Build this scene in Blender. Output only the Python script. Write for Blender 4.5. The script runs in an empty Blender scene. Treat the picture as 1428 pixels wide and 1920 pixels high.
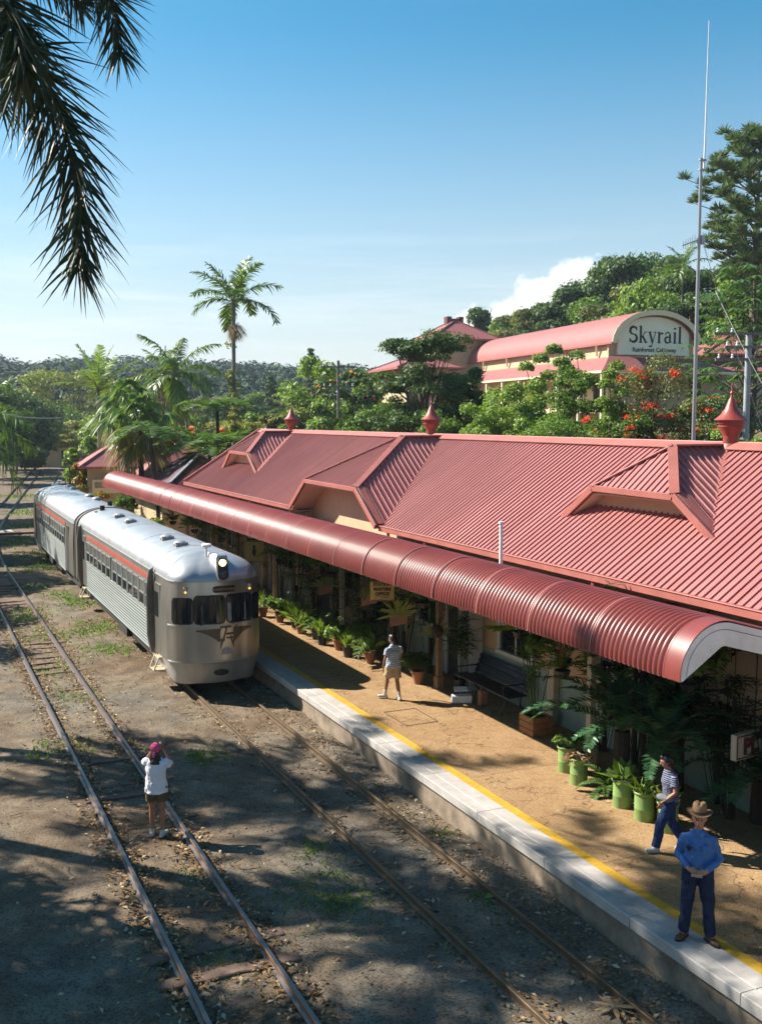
import bpy, bmesh, math, random
import numpy as np
from mathutils import Vector, Matrix
R = math.radians
rnd = random.Random(7)
scene = bpy.context.scene
COL = scene.collection

# ------------------------------------------------------------------ camera
F, CX, CY, CAMZ = 1920.0, 714.0, 960.0, 6.95
TH, PI_ = R(24.87), R(5.21)
FW = Vector((math.sin(TH)*math.cos(PI_), math.cos(TH)*math.cos(PI_), -math.sin(PI_)))
RT = Vector((math.cos(TH), -math.sin(TH), 0))
UP = Vector((math.sin(TH)*math.sin(PI_), math.cos(TH)*math.sin(PI_), math.cos(PI_)))
CAM = Vector((0, 0, CAMZ))
def bg(px, py, depth):
    """world point seen at a photograph position, at a real distance along the view"""
    return CAM + depth*(FW + (px-CX)/F*RT + (CY-py)/F*UP)
cd = bpy.data.cameras.new('camera'); cam = bpy.data.objects.new('camera', cd); COL.objects.link(cam)
cam.matrix_world = Matrix(((RT.x, UP.x, -FW.x, 0), (RT.y, UP.y, -FW.y, 0), (RT.z, UP.z, -FW.z, CAMZ), (0, 0, 0, 1)))
cd.sensor_fit = 'VERTICAL'; cd.sensor_height = 36; cd.lens = 36*F/1920.0
cd.clip_start = .05; cd.clip_end = 5000
scene.camera = cam
SUN = Vector((-.86, .88, 1.0)).normalized()          # towards the sun

# ------------------------------------------------------------------ materials
KB, KL = .72, 1.05          # the film held sunlit surfaces bright and shade dark: moderate albedos, generous exposure
def nodes(name):
    m = bpy.data.materials.new(name); m.use_nodes = True
    nt = m.node_tree; b = nt.nodes['Principled BSDF']
    return m, nt, b
def N(nt, t, **kw):
    n = nt.nodes.new(t)
    for k, v in kw.items():
        if k.startswith('i_'):
            key = k[2:]; key = int(key) if key.isdigit() else key.replace('_', ' ')
            n.inputs[key].default_value = v
        else: setattr(n, k, v)
    return n
def L(nt, a, b): nt.links.new(a, b)
def ramp(nt, fac, stops):
    r = N(nt, 'ShaderNodeValToRGB'); e = r.color_ramp.elements
    while len(e) < len(stops): e.new(.5)
    for el, (p, c) in zip(e, stops):
        el.position = p; el.color = c if len(c) == 4 else (*c, 1)
    L(nt, fac, r.inputs[0]); return r.outputs[0]
def mix(nt, fac, a, b, mode='MIX'):
    n = N(nt, 'ShaderNodeMix', data_type='RGBA', blend_type=mode)
    for s, v in ((n.inputs[0], fac), (n.inputs[6], a), (n.inputs[7], b)):
        if hasattr(v, 'is_output') or hasattr(v, 'links'): L(nt, v, s)
        else: s.default_value = v if isinstance(v, float) else (v if len(v) == 4 else (*v, 1))
    return n.outputs[2]
def noise(nt, scale, detail=4, rough=.6, coord='Object', vec=None):
    n = N(nt, 'ShaderNodeTexNoise'); n.inputs['Scale'].default_value = scale
    n.inputs['Detail'].default_value = detail; n.inputs['Roughness'].default_value = rough
    if vec is None:
        t = N(nt, 'ShaderNodeTexCoord'); vec = t.outputs[coord]
    L(nt, vec, n.inputs['Vector']); return n.outputs[0]
def bump(nt, b, h, strength, dist=.02):
    n = N(nt, 'ShaderNodeBump'); n.inputs['Strength'].default_value = strength; n.inputs['Distance'].default_value = dist
    L(nt, h, n.inputs['Height']); L(nt, n.outputs[0], b.inputs['Normal'])
def M(name, c, rough=.6, metal=0., var=.25, scale=3., bmp=0., bscale=60., spec=.5, emit=None, es=0.):
    m, nt, b = nodes(name); c = tuple(x*KB for x in c)
    f = noise(nt, scale, 6, .65)
    d = tuple(x*(1-var) for x in c); l = tuple(min(1, x*(1+var*.7)) for x in c)
    L(nt, ramp(nt, f, [(.3, d), (.7, l)]), b.inputs['Base Color'])
    b.inputs['Roughness'].default_value = rough; b.inputs['Metallic'].default_value = metal
    b.inputs['Specular IOR Level'].default_value = spec
    if bmp: bump(nt, b, noise(nt, bscale, 3), bmp)
    if emit:
        b.inputs['Emission Color'].default_value = (*emit, 1); b.inputs['Emission Strength'].default_value = es
    return m
def leafmat(name, c1, c2, rough=.42, trans=.3, c3=None, p3=.93):
    m, nt, b = nodes(name); c1 = tuple(x*KL for x in c1); c2 = tuple(x*KL for x in c2); c3 = tuple(x*KL for x in c3) if c3 else None
    g = N(nt, 'ShaderNodeNewGeometry')
    st = [(0, c1), (.75, c2)] + ([(p3, c2), (min(.999, p3+.01), c3)] if c3 else [])
    col = ramp(nt, g.outputs['Random Per Island'], st)
    f = noise(nt, .35, 3)
    col = mix(nt, f, mix(nt, .55, col, (0, 0, 0, 1)), mix(nt, .0, col, col)) if False else col
    L(nt, col, b.inputs['Base Color'])
    b.inputs['Roughness'].default_value = rough+.08; b.inputs['Specular IOR Level'].default_value = .28
    t = N(nt, 'ShaderNodeBsdfTranslucent'); L(nt, mix(nt, 1.0, col, (1.25, 1.3, .55, 1), 'MULTIPLY'), t.inputs[0])
    mx = N(nt, 'ShaderNodeMixShader'); mx.inputs[0].default_value = trans
    o = nt.nodes['Material Output']
    L(nt, b.outputs[0], mx.inputs[1]); L(nt, t.outputs[0], mx.inputs[2]); L(nt, mx.outputs[0], o.inputs[0])
    return m

# ------------------------------------------------------------------ mesh building
class MB:
    def __init__(s): s.v = []; s.f = []; s.mi = []; s.m = 0
    def add(s, vs, fs):
        o = len(s.v); s.v += [tuple(p) for p in vs]
        s.f += [tuple(i+o for i in f) for f in fs]; s.mi += [s.m]*len(fs); return s
    def box(s, a, b):
        (x0, y0, z0), (x1, y1, z1) = [min(p, q) for p, q in zip(a, b)], [max(p, q) for p, q in zip(a, b)]
        return s.add([(x0,y0,z0),(x1,y0,z0),(x1,y1,z0),(x0,y1,z0),(x0,y0,z1),(x1,y0,z1),(x1,y1,z1),(x0,y1,z1)],
                     [(0,3,2,1),(4,5,6,7),(0,1,5,4),(1,2,6,5),(2,3,7,6),(3,0,4,7)])
    def beam(s, p, q, w, h, up=(0, 0, 1), ext=0):
        p, q, up = Vector(p), Vector(q), Vector(up); d = (q-p).normalized(); p = p-d*ext; q = q+d*ext
        r = d.cross(up).normalized(); u = r.cross(d)
        c = [r*(-w/2)+u*(-h/2), r*(w/2)+u*(-h/2), r*(w/2)+u*(h/2), r*(-w/2)+u*(h/2)]
        return s.add([p+k for k in c]+[q+k for k in c], [(0,1,2,3),(7,6,5,4),(0,4,5,1),(1,5,6,2),(2,6,7,3),(3,7,4,0)])
    def tube(s, pts, rad, n=8, side=None, caps=True):
        pts = [Vector(p) for p in pts]; k = len(pts)
        rad = rad if isinstance(rad, (list, tuple)) else [rad]*k
        vs = []; ref = Vector(side) if side else None
        for i, p in enumerate(pts):
            d = (pts[min(i+1, k-1)]-pts[max(i-1, 0)]).normalized()
            if ref is None: ref = d.orthogonal()
            x = (ref-d*ref.dot(d))
            if x.length < 1e-5: x = d.orthogonal()
            x.normalize(); y = d.cross(x)
            if not side: ref = x
            r = rad[i]; rx, ry = r if isinstance(r, (tuple, list)) else (r, r)
            for j in range(n):
                a = 2*math.pi*j/n; vs.append(p+x*(rx*math.cos(a))+y*(ry*math.sin(a)))
        fs = [(i*n+j, i*n+(j+1) % n, (i+1)*n+(j+1) % n, (i+1)*n+j) for i in range(k-1) for j in range(n)]
        if caps: fs += [tuple(range(n-1, -1, -1)), tuple(range((k-1)*n, k*n))]
        return s.add(vs, fs)
    def lathe(s, prof, c=(0, 0, 0), n=20, caps=False):
        cx, cy, cz = c; k = len(prof)
        vs = [(cx+r*math.cos(2*math.pi*j/n), cy+r*math.sin(2*math.pi*j/n), cz+z) for r, z in prof for j in range(n)]
        fs = [(i*n+j, i*n+(j+1) % n, (i+1)*n+(j+1) % n, (i+1)*n+j) for i in range(k-1) for j in range(n)]
        if caps: fs += [tuple(range(n-1, -1, -1)), tuple(range((k-1)*n, k*n))]
        return s.add(vs, fs)
    def ball(s, c, r, n=12, m=8):
        r = r if isinstance(r, (tuple, list)) else (r, r, r); c = Vector(c)
        vs = [c+Vector((0, 0, -r[2]))]
        for i in range(1, m):
            t = math.pi*i/m-math.pi/2
            for j in range(n):
                a = 2*math.pi*j/n; vs.append(c+Vector((r[0]*math.cos(t)*math.cos(a), r[1]*math.cos(t)*math.sin(a), r[2]*math.sin(t))))
        vs.append(c+Vector((0, 0, r[2]))); q = len(vs)-1
        fs = [(0, 1+(j+1) % n, 1+j) for j in range(n)]
        for i in range(m-2):
            fs += [(1+i*n+j, 1+i*n+(j+1) % n, 1+(i+1)*n+(j+1) % n, 1+(i+1)*n+j) for j in range(n)]
        fs += [(1+(m-2)*n+j, 1+(m-2)*n+(j+1) % n, q) for j in range(n)]
        return s.add(vs, fs)
    def prism(s, poly, d):
        """closed polygon (3-D points) given thickness d (vector)"""
        d = Vector(d); p = [Vector(a) for a in poly]; n = len(p)
        return s.add(p+[a+d for a in p], [tuple(range(n)), tuple(range(2*n-1, n-1, -1))]+[(i, i+n, (i+1) % n+n, (i+1) % n) for i in range(n)])
    def grid(s, rows):
        n = len(rows[0]); o = [p for r in rows for p in r]
        return s.add(o, [(i*n+j, i*n+j+1, (i+1)*n+j+1, (i+1)*n+j) for i in range(len(rows)-1) for j in range(n-1)])
    def mesh(s, name, mats, smooth=None, bevel=0, fixn=True):
        me = bpy.data.meshes.new(name); me.from_pydata(s.v, [], s.f)
        for m in (mats if isinstance(mats, (list, tuple)) else [mats]): me.materials.append(m)
        if any(s.mi): me.polygons.foreach_set('material_index', s.mi)
        if fixn or bevel:
            b = bmesh.new(); b.from_mesh(me)
            if fixn: bmesh.ops.recalc_face_normals(b, faces=b.faces)
            if bevel:
                b.normal_update()
                es = [e for e in b.edges if len(e.link_faces) == 2 and e.calc_face_angle(0) > .5]
                bmesh.ops.bevel(b, geom=es, offset=bevel, segments=1, affect='EDGES', clamp_overlap=True)
            b.to_mesh(me); b.free()
        if smooth is not None:
            me.polygons.foreach_set('use_smooth', [True]*len(me.polygons)); me.set_sharp_from_angle(angle=R(smooth))
        me.update(); return me
    def build(s, name, mats, parent=None, smooth=None, bevel=0, fixn=True, **tg):
        return link(name, s.mesh(name, mats, smooth, bevel, fixn), parent, **tg)
def wm(o):
    m = Matrix.LocRotScale(o.location, o.rotation_euler, o.scale)
    return wm(o.parent) @ o.matrix_parent_inverse @ m if o.parent else m
def link(name, me, parent=None, label=None, cat=None, group=None, kind=None):
    o = bpy.data.objects.new(name, me); COL.objects.link(o)
    if parent:
        o.parent = parent; o.matrix_parent_inverse = wm(parent).inverted()
    return tag(o, label, cat, group, kind)
def tag(o, label=None, cat=None, group=None, kind=None):
    if label: o['label'] = label
    if cat: o['category'] = cat
    if group: o['group'] = group
    if kind: o['kind'] = kind
    return o
def thing(name, label, cat, loc=(0, 0, 0), group=None):
    o = bpy.data.objects.new(name, None); o.empty_display_size = .2; COL.objects.link(o); o.location = loc
    return tag(o, label, cat, group)
def dup(o, parent=None, loc=None, rotz=None, scale=None, label=None):
    c = o.copy(); COL.objects.link(c)
    if parent: c.parent = parent
    if loc is not None: c.location = loc
    if rotz is not None: c.rotation_euler = (0, 0, rotz)
    if scale is not None: c.scale = (scale,)*3 if isinstance(scale, (int, float)) else scale
    if label: c['label'] = label
    for ch in list(o.children): dup(ch, c)
    return c

class Acc:
    """numpy accumulator for leaves and leaflets"""
    def __init__(s): s.V = []; s.Q = []; s.n = 0
    def put(s, v, q):
        s.V.append(v.astype(np.float32)); s.Q.append(q+s.n); s.n += len(v)
    def leaves(s, C, Nn, T, size, asp=.5, fold=.12):
        n = len(C); size = np.broadcast_to(np.asarray(size), (n,))[:, None]
        B = np.cross(Nn, T); B /= np.linalg.norm(B, axis=1, keepdims=True)+1e-9
        v = np.empty((n, 4, 3)); w = size*asp/2
        v[:, 0] = C-T*size/2; v[:, 2] = C+T*size/2
        v[:, 1] = C+B*w+Nn*size*fold; v[:, 3] = C-B*w+Nn*size*fold
        i = np.arange(n)[:, None]*4
        q = np.concatenate([i+[0, 1, 2, 3]], 1)
        s.put(v.reshape(-1, 3), q)
    def strips(s, P, D, Ln, W, droop, side, prof=(.55, 1., .75, .08), curl=0.):
        n = len(P); ts = np.linspace(0, 1, len(prof)); k = len(ts)
        Ln = np.broadcast_to(np.asarray(Ln, float), (n,))[:, None]; W = np.broadcast_to(np.asarray(W, float), (n,))[:, None]
        dr = np.broadcast_to(np.asarray(droop, float), (n,))[:, None]
        v = np.empty((n, k, 2, 3))
        for a, t in enumerate(ts):
            c = P+D*Ln*t+np.array([0, 0, -1.])*(dr*Ln*t**1.8); w = side*W*prof[a]/2
            v[:, a, 0] = c-w; v[:, a, 1] = c+w
        i = np.arange(n)[:, None]*(2*k)
        q = np.concatenate([i+[2*a, 2*a+1, 2*a+3, 2*a+2] for a in range(k-1)], 0)
        s.put(v.reshape(-1, 3), q)
    def mesh(s, name, mat):
        v = np.concatenate(s.V); q = np.concatenate(s.Q)
        me = bpy.data.meshes.new(name); me.vertices.add(len(v)); me.vertices.foreach_set('co', v.ravel())
        me.loops.add(q.size); me.loops.foreach_set('vertex_index', q.ravel().astype(np.int32))
        me.polygons.add(len(q)); me.polygons.foreach_set('loop_start', np.arange(0, q.size, 4, dtype=np.int32))
        me.polygons.foreach_set('loop_total', np.full(len(q), 4, np.int32))
        me.update(calc_edges=True); me.validate()
        for m in (mat if isinstance(mat, (list, tuple)) else [mat]): me.materials.append(m)
        return me
    def build(s, name, mat, parent=None, **tg): return link(name, s.mesh(name, mat), parent, **tg)
def unit(a): return a/(np.linalg.norm(a, axis=-1, keepdims=True)+1e-9)
def smooth01(t): t = max(0., min(1., t)); return t*t*(3-2*t)
def text_mesh(s, size, name='text', bold=0.0, space=1.0):
    cu = bpy.data.curves.new(name, 'FONT'); cu.body = s; cu.size = size; cu.align_x = 'CENTER'; cu.align_y = 'CENTER'
    cu.offset = bold; cu.extrude = size*.02; cu.space_character = space; cu.resolution_u = 3
    o = bpy.data.objects.new(name, cu); COL.objects.link(o)
    bpy.context.view_layer.update()
    me = bpy.data.meshes.new_from_object(o.evaluated_get(bpy.context.evaluated_depsgraph_get()))
    bpy.data.objects.remove(o); bpy.data.curves.remove(cu); return me
def place_mesh(me, M4): me.transform(M4); return me
def frame(origin, xdir, zdir):
    """matrix that lays an x-y drawing in the plane of xdir / zdir"""
    x = Vector(xdir).normalized(); y = Vector(zdir).normalized(); z = x.cross(y); o = Vector(origin)
    return Matrix(((x.x, y.x, z.x, o.x), (x.y, y.y, z.y, o.y), (x.z, y.z, z.z, o.z), (0, 0, 0, 1)))

# ------------------------------------------------------------------ lie of the land
def cv(y):
    """sideways shift of the curving tracks"""
    if y < 48: return 0.
    if y < 75: return .15*(y-48)**2/54
    return 2.025+.15*(y-75)
def land(x, y):
    s = x-(23+cv(y))
    z = 6.3*smooth01(s/32)+5.5*smooth01((s-44)/50)
    s2 = -9-x+cv(y)
    z += .08*max(0, s2-4)
    z += .05*max(0, y-190)*smooth01((y-190)/60)
    return z
# ------------------------------------------------------------------ world and sun
W = bpy.data.worlds.new('World'); scene.world = W; W.use_nodes = True
nt = W.node_tree; bgn = nt.nodes['Background']
sky = N(nt, 'ShaderNodeTexSky', sky_type='NISHITA', sun_disc=False)
sky.sun_elevation = math.asin(SUN.z); sky.sun_rotation = math.atan2(SUN.x, SUN.y)
sky.altitude = 300; sky.air_density = 1.0; sky.dust_density = .5; sky.ozone_density = 3.0
tc = N(nt, 'ShaderNodeTexCoord')
def cdir(px, py): return bg(px, py, 1).__sub__(CAM).normalized()
def vmath(op, a, b=None, out=0):
    n = N(nt, 'ShaderNodeVectorMath', operation=op)
    for i, v in enumerate((a, b)):
        if v is None: continue
        if hasattr(v, 'is_output'): L(nt, v, n.inputs[i])
        else: n.inputs[i].default_value = v
    return n.outputs[out]
def fmath(op, a, b=None, clamp=False):
    n = N(nt, 'ShaderNodeMath', operation=op, use_clamp=clamp)
    for i, v in enumerate((a, b)):
        if v is None: continue
        if hasattr(v, 'is_output'): L(nt, v, n.inputs[i])
        else: n.inputs[i].default_value = v
    return n.outputs[0]
dirv = tc.outputs['Generated']
sep = N(nt, 'ShaderNodeSeparateXYZ'); L(nt, dirv, sep.inputs[0]); zz = sep.outputs[2]
# thin high cloud in long streaks near the horizon
stre = N(nt, 'ShaderNodeMapping'); L(nt, dirv, stre.inputs[0]); stre.inputs['Scale'].default_value = (2.2, 2.2, 26)
stre.inputs['Rotation'].default_value = (R(3), R(-4), 0)
s1 = noise(nt, 1.7, 6, .62, vec=stre.outputs[0])
band = N(nt, 'ShaderNodeMapRange'); L(nt, zz, band.inputs[0])
for i, v in ((1, .20), (2, .03), (3, 0.), (4, 1.)): band.inputs[i].default_value = v
cir = fmath('MULTIPLY', fmath('MULTIPLY', fmath('SUBTRACT', s1, .47, True), 3.2, True), band.outputs[0])
# one bank of cumulus beyond the hill
c0 = cdir(1040, 590)
cum = None
for (px, py, rr) in ((1075, 548, .040), (1015, 580, .040), (1115, 570, .040), (955, 608, .034), (890, 618, .026), (1060, 620, .05), (860, 640, .02), (1040, 560, .03)):
    d = vmath('DISTANCE', dirv, tuple(cdir(px, py)), 1)
    k = fmath('SUBTRACT', 1.0, fmath('DIVIDE', d, rr))
    cum = k if cum is None else fmath('MAXIMUM', cum, k)
n2 = noise(nt, 42, 6, .62, vec=dirv); 
cumf = fmath('MULTIPLY', fmath('ADD', fmath('SUBTRACT', cum, .12), fmath('MULTIPLY', fmath('SUBTRACT', n2, .5), 1.1)), 4.5, True)
haze_k = N(nt, 'ShaderNodeMapRange'); L(nt, zz, haze_k.inputs[0])
for i, v in ((1, .35), (2, .0), (3, 0.), (4, 1.)): haze_k.inputs[i].default_value = v
hs_ = N(nt, 'ShaderNodeHueSaturation'); hs_.inputs['Saturation'].default_value = 1.34; hs_.inputs['Hue'].default_value = .478; L(nt, sky.outputs[0], hs_.inputs['Color'])
c = mix(nt, fmath('MULTIPLY', fmath('POWER', haze_k.outputs[0], 1.4), .88), hs_.outputs[0], (5.7, 5.6, 5.35, 1))
c = mix(nt, fmath('MULTIPLY', cir, .7), c, (8.2, 8.3, 8.3, 1))
c = mix(nt, fmath('MULTIPLY', cumf, .9), c, (9.2, 9.3, 9.3, 1))
L(nt, c, bgn.inputs[0]); bgn.inputs[1].default_value = .058
sl = bpy.data.lights.new('sun', 'SUN'); sl.energy = 4.4; sl.angle = R(.53); sl.color = (1, .93, .82)
so = bpy.data.objects.new('sun', sl); COL.objects.link(so); so.rotation_euler = SUN.to_track_quat('Z', 'Y').to_euler()
so.location = (0, 0, 60)
scene.view_settings.view_transform = 'Standard'; scene.view_settings.look = 'None'
scene.view_settings.exposure = 1.42; scene.view_settings.gamma = 1
scene.cycles.max_bounces = 6; scene.cycles.transparent_max_bounces = 8

# ------------------------------------------------------------------ ground
def ground_mat():
    m, nt, b = nodes('dirt')
    t = N(nt, 'ShaderNodeTexCoord'); P = t.outputs['Object']
    big = noise(nt, .22, 5, .6, vec=P); mid = noise(nt, 1.6, 6, .65, vec=P); fine = noise(nt, 28, 4, .7, vec=P)
    col = ramp(nt, big, [(.36, (.28, .195, .125)), (.5, (.33, .26, .185)), (.64, (.28, .25, .205))])
    col = mix(nt, ramp(nt, mid, [(.42, (0, 0, 0)), (.62, (1, 1, 1))]), mix(nt, 1.0, col, (.62, .6, .6, 1), 'MULTIPLY'), col)
    col = mix(nt, ramp(nt, fine, [(.40, (1, 1, 1)), (.5, (0, 0, 0))]), col, mix(nt, 1.0, col, (.45, .43, .42, 1), 'MULTIPLY'))
    vo = N(nt, 'ShaderNodeTexVoronoi'); vo.inputs['Scale'].default_value = 26; L(nt, P, vo.inputs['Vector'])
    st = ramp(nt, vo.outputs['Distance'], [(.10, (1, 1, 1)), (.16, (0, 0, 0))])
    sel = ramp(nt, vo.outputs['Color'], [(.72, (0, 0, 0)), (.76, (1, 1, 1))])
    col = mix(nt, mix(nt, 1.0, st, sel, 'MULTIPLY'), col, (.46, .42, .36, 1))
    col = mix(nt, 1.0, col, (KB*1.05, KB*1.06, KB*1.05, 1), 'MULTIPLY')
    L(nt, col, b.inputs['Base Color']); b.inputs['Roughness'].default_value = .95; b.inputs['Specular IOR Level'].default_value = .15
    h = N(nt, 'ShaderNodeMath', operation='ADD'); L(nt, mid, h.inputs[0]); L(nt, fine, h.inputs[1])
    bump(nt, b, h.outputs[0], .55, .05); return m
def lin(a, b, n): return [a+(b-a)*i/n for i in range(n)]
xs = lin(-900, -80, 14)+lin(-80, -12, 17)+lin(-12, 14, 65)+lin(14, 90, 38)+lin(90, 300, 21)+lin(300, 1300, 15)+[1300]
ys = lin(-300, -20, 8)+lin(-20, 4, 12)+lin(4, 60, 112)+lin(60, 160, 50)+lin(160, 320, 20)+lin(320, 1600, 16)+[1600]
def nz(x, y):
    return .035*math.sin(x*1.7+1.3*math.sin(y*.6))*math.sin(y*1.1+.7*math.sin(x))+.02*math.sin(x*4.1+y*2.3)*math.sin(y*3.7-x*1.9)
def gz(x, y):
    z = land(x, y)
    if z == 0 and y > -20 and y < 170: z = nz(x, y)-.03
    for c0 in (3.5, 6.97):                                  # shallow bed below the rail heads
        d = abs(x-c0-cv(y))
        if d < 1.1 and 0 <= y < 170: z -= .035*smooth01((1.1-d)/.4)
    if 7.75+cv(y) < x < 8.35+cv(y) and y < 130: z += .05
    return z
g = MB(); g.grid([[(x, y, gz(x, y)) for x in xs] for y in ys])
GROUND = g.build('ground', ground_mat(), smooth=60, fixn=False, kind='structure')

# ------------------------------------------------------------------ rails, sleepers
def rail_mat():
    m, nt, b = nodes('rail_steel')
    g2 = N(nt, 'ShaderNodeNewGeometry'); s2 = N(nt, 'ShaderNodeSeparateXYZ'); L(nt, g2.outputs['Normal'], s2.inputs[0])
    k = ramp(nt, s2.outputs[2], [(.75, (0, 0, 0)), (.95, (1, 1, 1))])
    f = noise(nt, 9, 5)
    rust = ramp(nt, f, [(.3, (.10, .055, .032)), (.7, (.22, .12, .065))])
    L(nt, mix(nt, k, rust, (.17, .155, .15, 1)), b.inputs['Base Color'])
    mm = N(nt, 'ShaderNodeMath', operation='MULTIPLY'); L(nt, k, mm.inputs[0]); mm.inputs[1].default_value = .85
    L(nt, mm.outputs[0], b.inputs['Metallic']); b.inputs['Roughness'].default_value = .42
    return m
MRAIL = rail_mat()
MRAIL2 = M('dull_rail_steel', (.17, .115, .065), .5, .3, .3, 8)
def rail(x0, y0, y1, mt, label, grp):
    mb = MB(); prof = [(-.055, 0), (-.055, .015), (-.012, .03), (-.012, .085), (-.030, .095), (-.030, .122), (-.024, .13), (.024, .13), (.030, .122), (.030, .095), (.012, .085), (.012, .03), (.055, .015), (.055, 0)]
    rows = []; y = y0
    while True:
        dx = cv(y)
        rows.append([(x0+dx+a, y, b-.055) for a, b in prof]+[(x0+dx+prof[0][0], y, prof[0][1]-.055)])
        if y >= y1: break
        y = min(y1, y+(4 if y < 48 else 2))
    mb.grid(rows); return mb.build('rail', mt, label=label, cat='rail', group=grp, smooth=30)
rail(2.90, 2, 146, MRAIL, 'bright steel rail with leaf litter along it, leftmost of the four', 'rails of the left track')
rail(4.03, 2, 146, MRAIL, 'bright steel rail beside the woman with the pink headscarf', 'rails of the left track')
rail(6.42, 2, 146, MRAIL2, 'dull brown rail under the left wheels of the silver train', 'rails of the platform track')
rail(7.55, 2, 146, MRAIL2, 'dull brown rail nearest the platform wall', 'rails of the platform track')
MSLP = M('weathered_red_timber', (.20, .125, .09), .9, 0, .5, 5, .5, 30)
def slp(seed):
    q = random.Random(seed); mb = MB(); n = 9
    a = [(q.uniform(-.02, .02), q.uniform(-.02, .02), q.uniform(-.012, .012)) for _ in range(n+1)]
    rows = []
    for i in range(n+1):
        x = -.92+1.84*i/n; e0, e1, ez = a[i]
        rows.append([(x, -.11+e0, -.12), (x, -.11+e0, ez-.01), (x, -.095+e0, ez), (x, .095+e1, ez), (x, .11+e1, ez-.01), (x, .11+e1, -.12)])
    mb.grid(rows); mb.add(rows[0], [tuple(range(6))]); mb.add(rows[-1], [tuple(range(6))])
    return mb.mesh('sleeper', MSLP, smooth=30)
SL = [slp(i) for i in range(4)]
yy = 8.0; i = 0
while yy < 46:
    q = random.Random(i); zt = q.choice([-.05, -.05, -.02, -.06, -.035]) if yy < 26 else q.choice([-.01, -.02, -.015, -.04])
    if 12.7 < yy < 13.1 or 11.55 < yy < 12.3 or 20.6 < yy < 21.3: zt = .012
    if zt > -.045:
        o = link('sleeper', SL[i % 4], label='worn red timber sleeper part buried between the left track rails', cat='sleeper', group='sleepers of the left track')
        o.location = (3.465+q.uniform(-.04, .04), yy, zt-.034); o.rotation_euler = (0, 0, q.uniform(-.04, .04))
    yy += .68; i += 1
# timber boards of the foot crossing
MWH = M('worn_white_paint', (.62, .62, .58), .7, 0, .25, 6)
t = thing('foot_crossing', 'timber foot crossing with white painted boards over the far tracks', 'crossing', (6.5, 66, 0))
mb = MB(); mb.box((2.5, 65.2, -.02), (7.4, 66.9, .075)); mb.build('deck', MSLP, t, bevel=.01)
for k, x0 in enumerate((4.6, 5.1, 5.6, 7.6, 8.0, 8.4)):
    mb = MB(); mb.box((x0-.16, 65.3, .079 if x0 < 7.4 else .03), (x0+.16, 66.8, .1)); mb.build('white_board', MWH, t)

# ------------------------------------------------------------------ platform
PZ = .5
def plat_mat():
    m, nt, b = nodes('exposed_aggregate')
    t = N(nt, 'ShaderNodeTexCoord'); P = t.outputs['Object']
    big = noise(nt, .5, 5, .6, vec=P); mid = noise(nt, 3.5, 5, .6, vec=P)
    col = ramp(nt, big, [(.35, (.38, .245, .130)), (.65, (.45, .305, .170))])
    col = mix(nt, ramp(nt, mid, [(.35, (0, 0, 0)), (.6, (1, 1, 1))]), mix(nt, 1.0, col, (.86, .82, .78, 1), 'MULTIPLY'), col)
    vo = N(nt, 'ShaderNodeTexVoronoi'); vo.inputs['Scale'].default_value = 62; L(nt, P, vo.inputs['Vector'])
    col = mix(nt, ramp(nt, vo.outputs['Color'], [(.12, (1, 1, 1)), (.3, (0, 0, 0))]), col, mix(nt, 1.0, col, (.52, .46, .40, 1), 'MULTIPLY'))
    col = mix(nt, ramp(nt, vo.outputs['Color'], [(.8, (0, 0, 0)), (.9, (1, 1, 1))]), col, mix(nt, .5, col, (.7, .55, .35, 1)))
    # sawn joints and a few cracks
    s3 = N(nt, 'ShaderNodeSeparateXYZ'); L(nt, P, s3.inputs[0])
    md = N(nt, 'ShaderNodeMath', operation='PINGPONG'); L(nt, s3.outputs[1], md.inputs[0]); md.inputs[1].default_value = 1.95
    jt = ramp(nt, md.outputs[0], [(.004, (1, 1, 1)), (.010, (0, 0, 0))])
    v2 = N(nt, 'ShaderNodeTexVoronoi', feature='DISTANCE_TO_EDGE'); v2.inputs['Scale'].default_value = .42
    mp = N(nt, 'ShaderNodeVectorMath', operation='ADD'); L(nt, P, mp.inputs[0])
    nz2 = N(nt, 'ShaderNodeTexNoise'); nz2.inputs['Scale'].default_value = 2.5; L(nt, P, nz2.inputs['Vector']); L(nt, nz2.outputs[1], mp.inputs[1]); L(nt, mp.outputs[0], v2.inputs['Vector'])
    ck = ramp(nt, v2.outputs['Distance'], [(.004, (.7, .7, .7)), (.009, (0, 0, 0))])
    col = mix(nt, mix(nt, 1.0, jt, ck, 'ADD'), col, mix(nt, 1.0, col, (.4, .36, .33, 1), 'MULTIPLY'))
    col = mix(nt, 1.0, col, (KB*1.1, KB*1.07, KB*1.0, 1), 'MULTIPLY')
    L(nt, col, b.inputs['Base Color']); b.inputs['Roughness'].default_value = .85; b.inputs['Specular IOR Level'].default_value = .25
    bump(nt, b, vo.outputs['Distance'], .2, .006); return m
MPLAT = plat_mat()
MWALLC = M('stained_concrete', (.34, .265, .19), .9, 0, .5, 2.2, .5, 18)
MCOP = M('pale_coping_concrete', (.56, .52, .48), .75, 0, .22, 2.5, .15, 60)
MYEL = M('yellow_line_paint', (.72, .42, .03), .7, 0, .22, 7, .2, 80)
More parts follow.
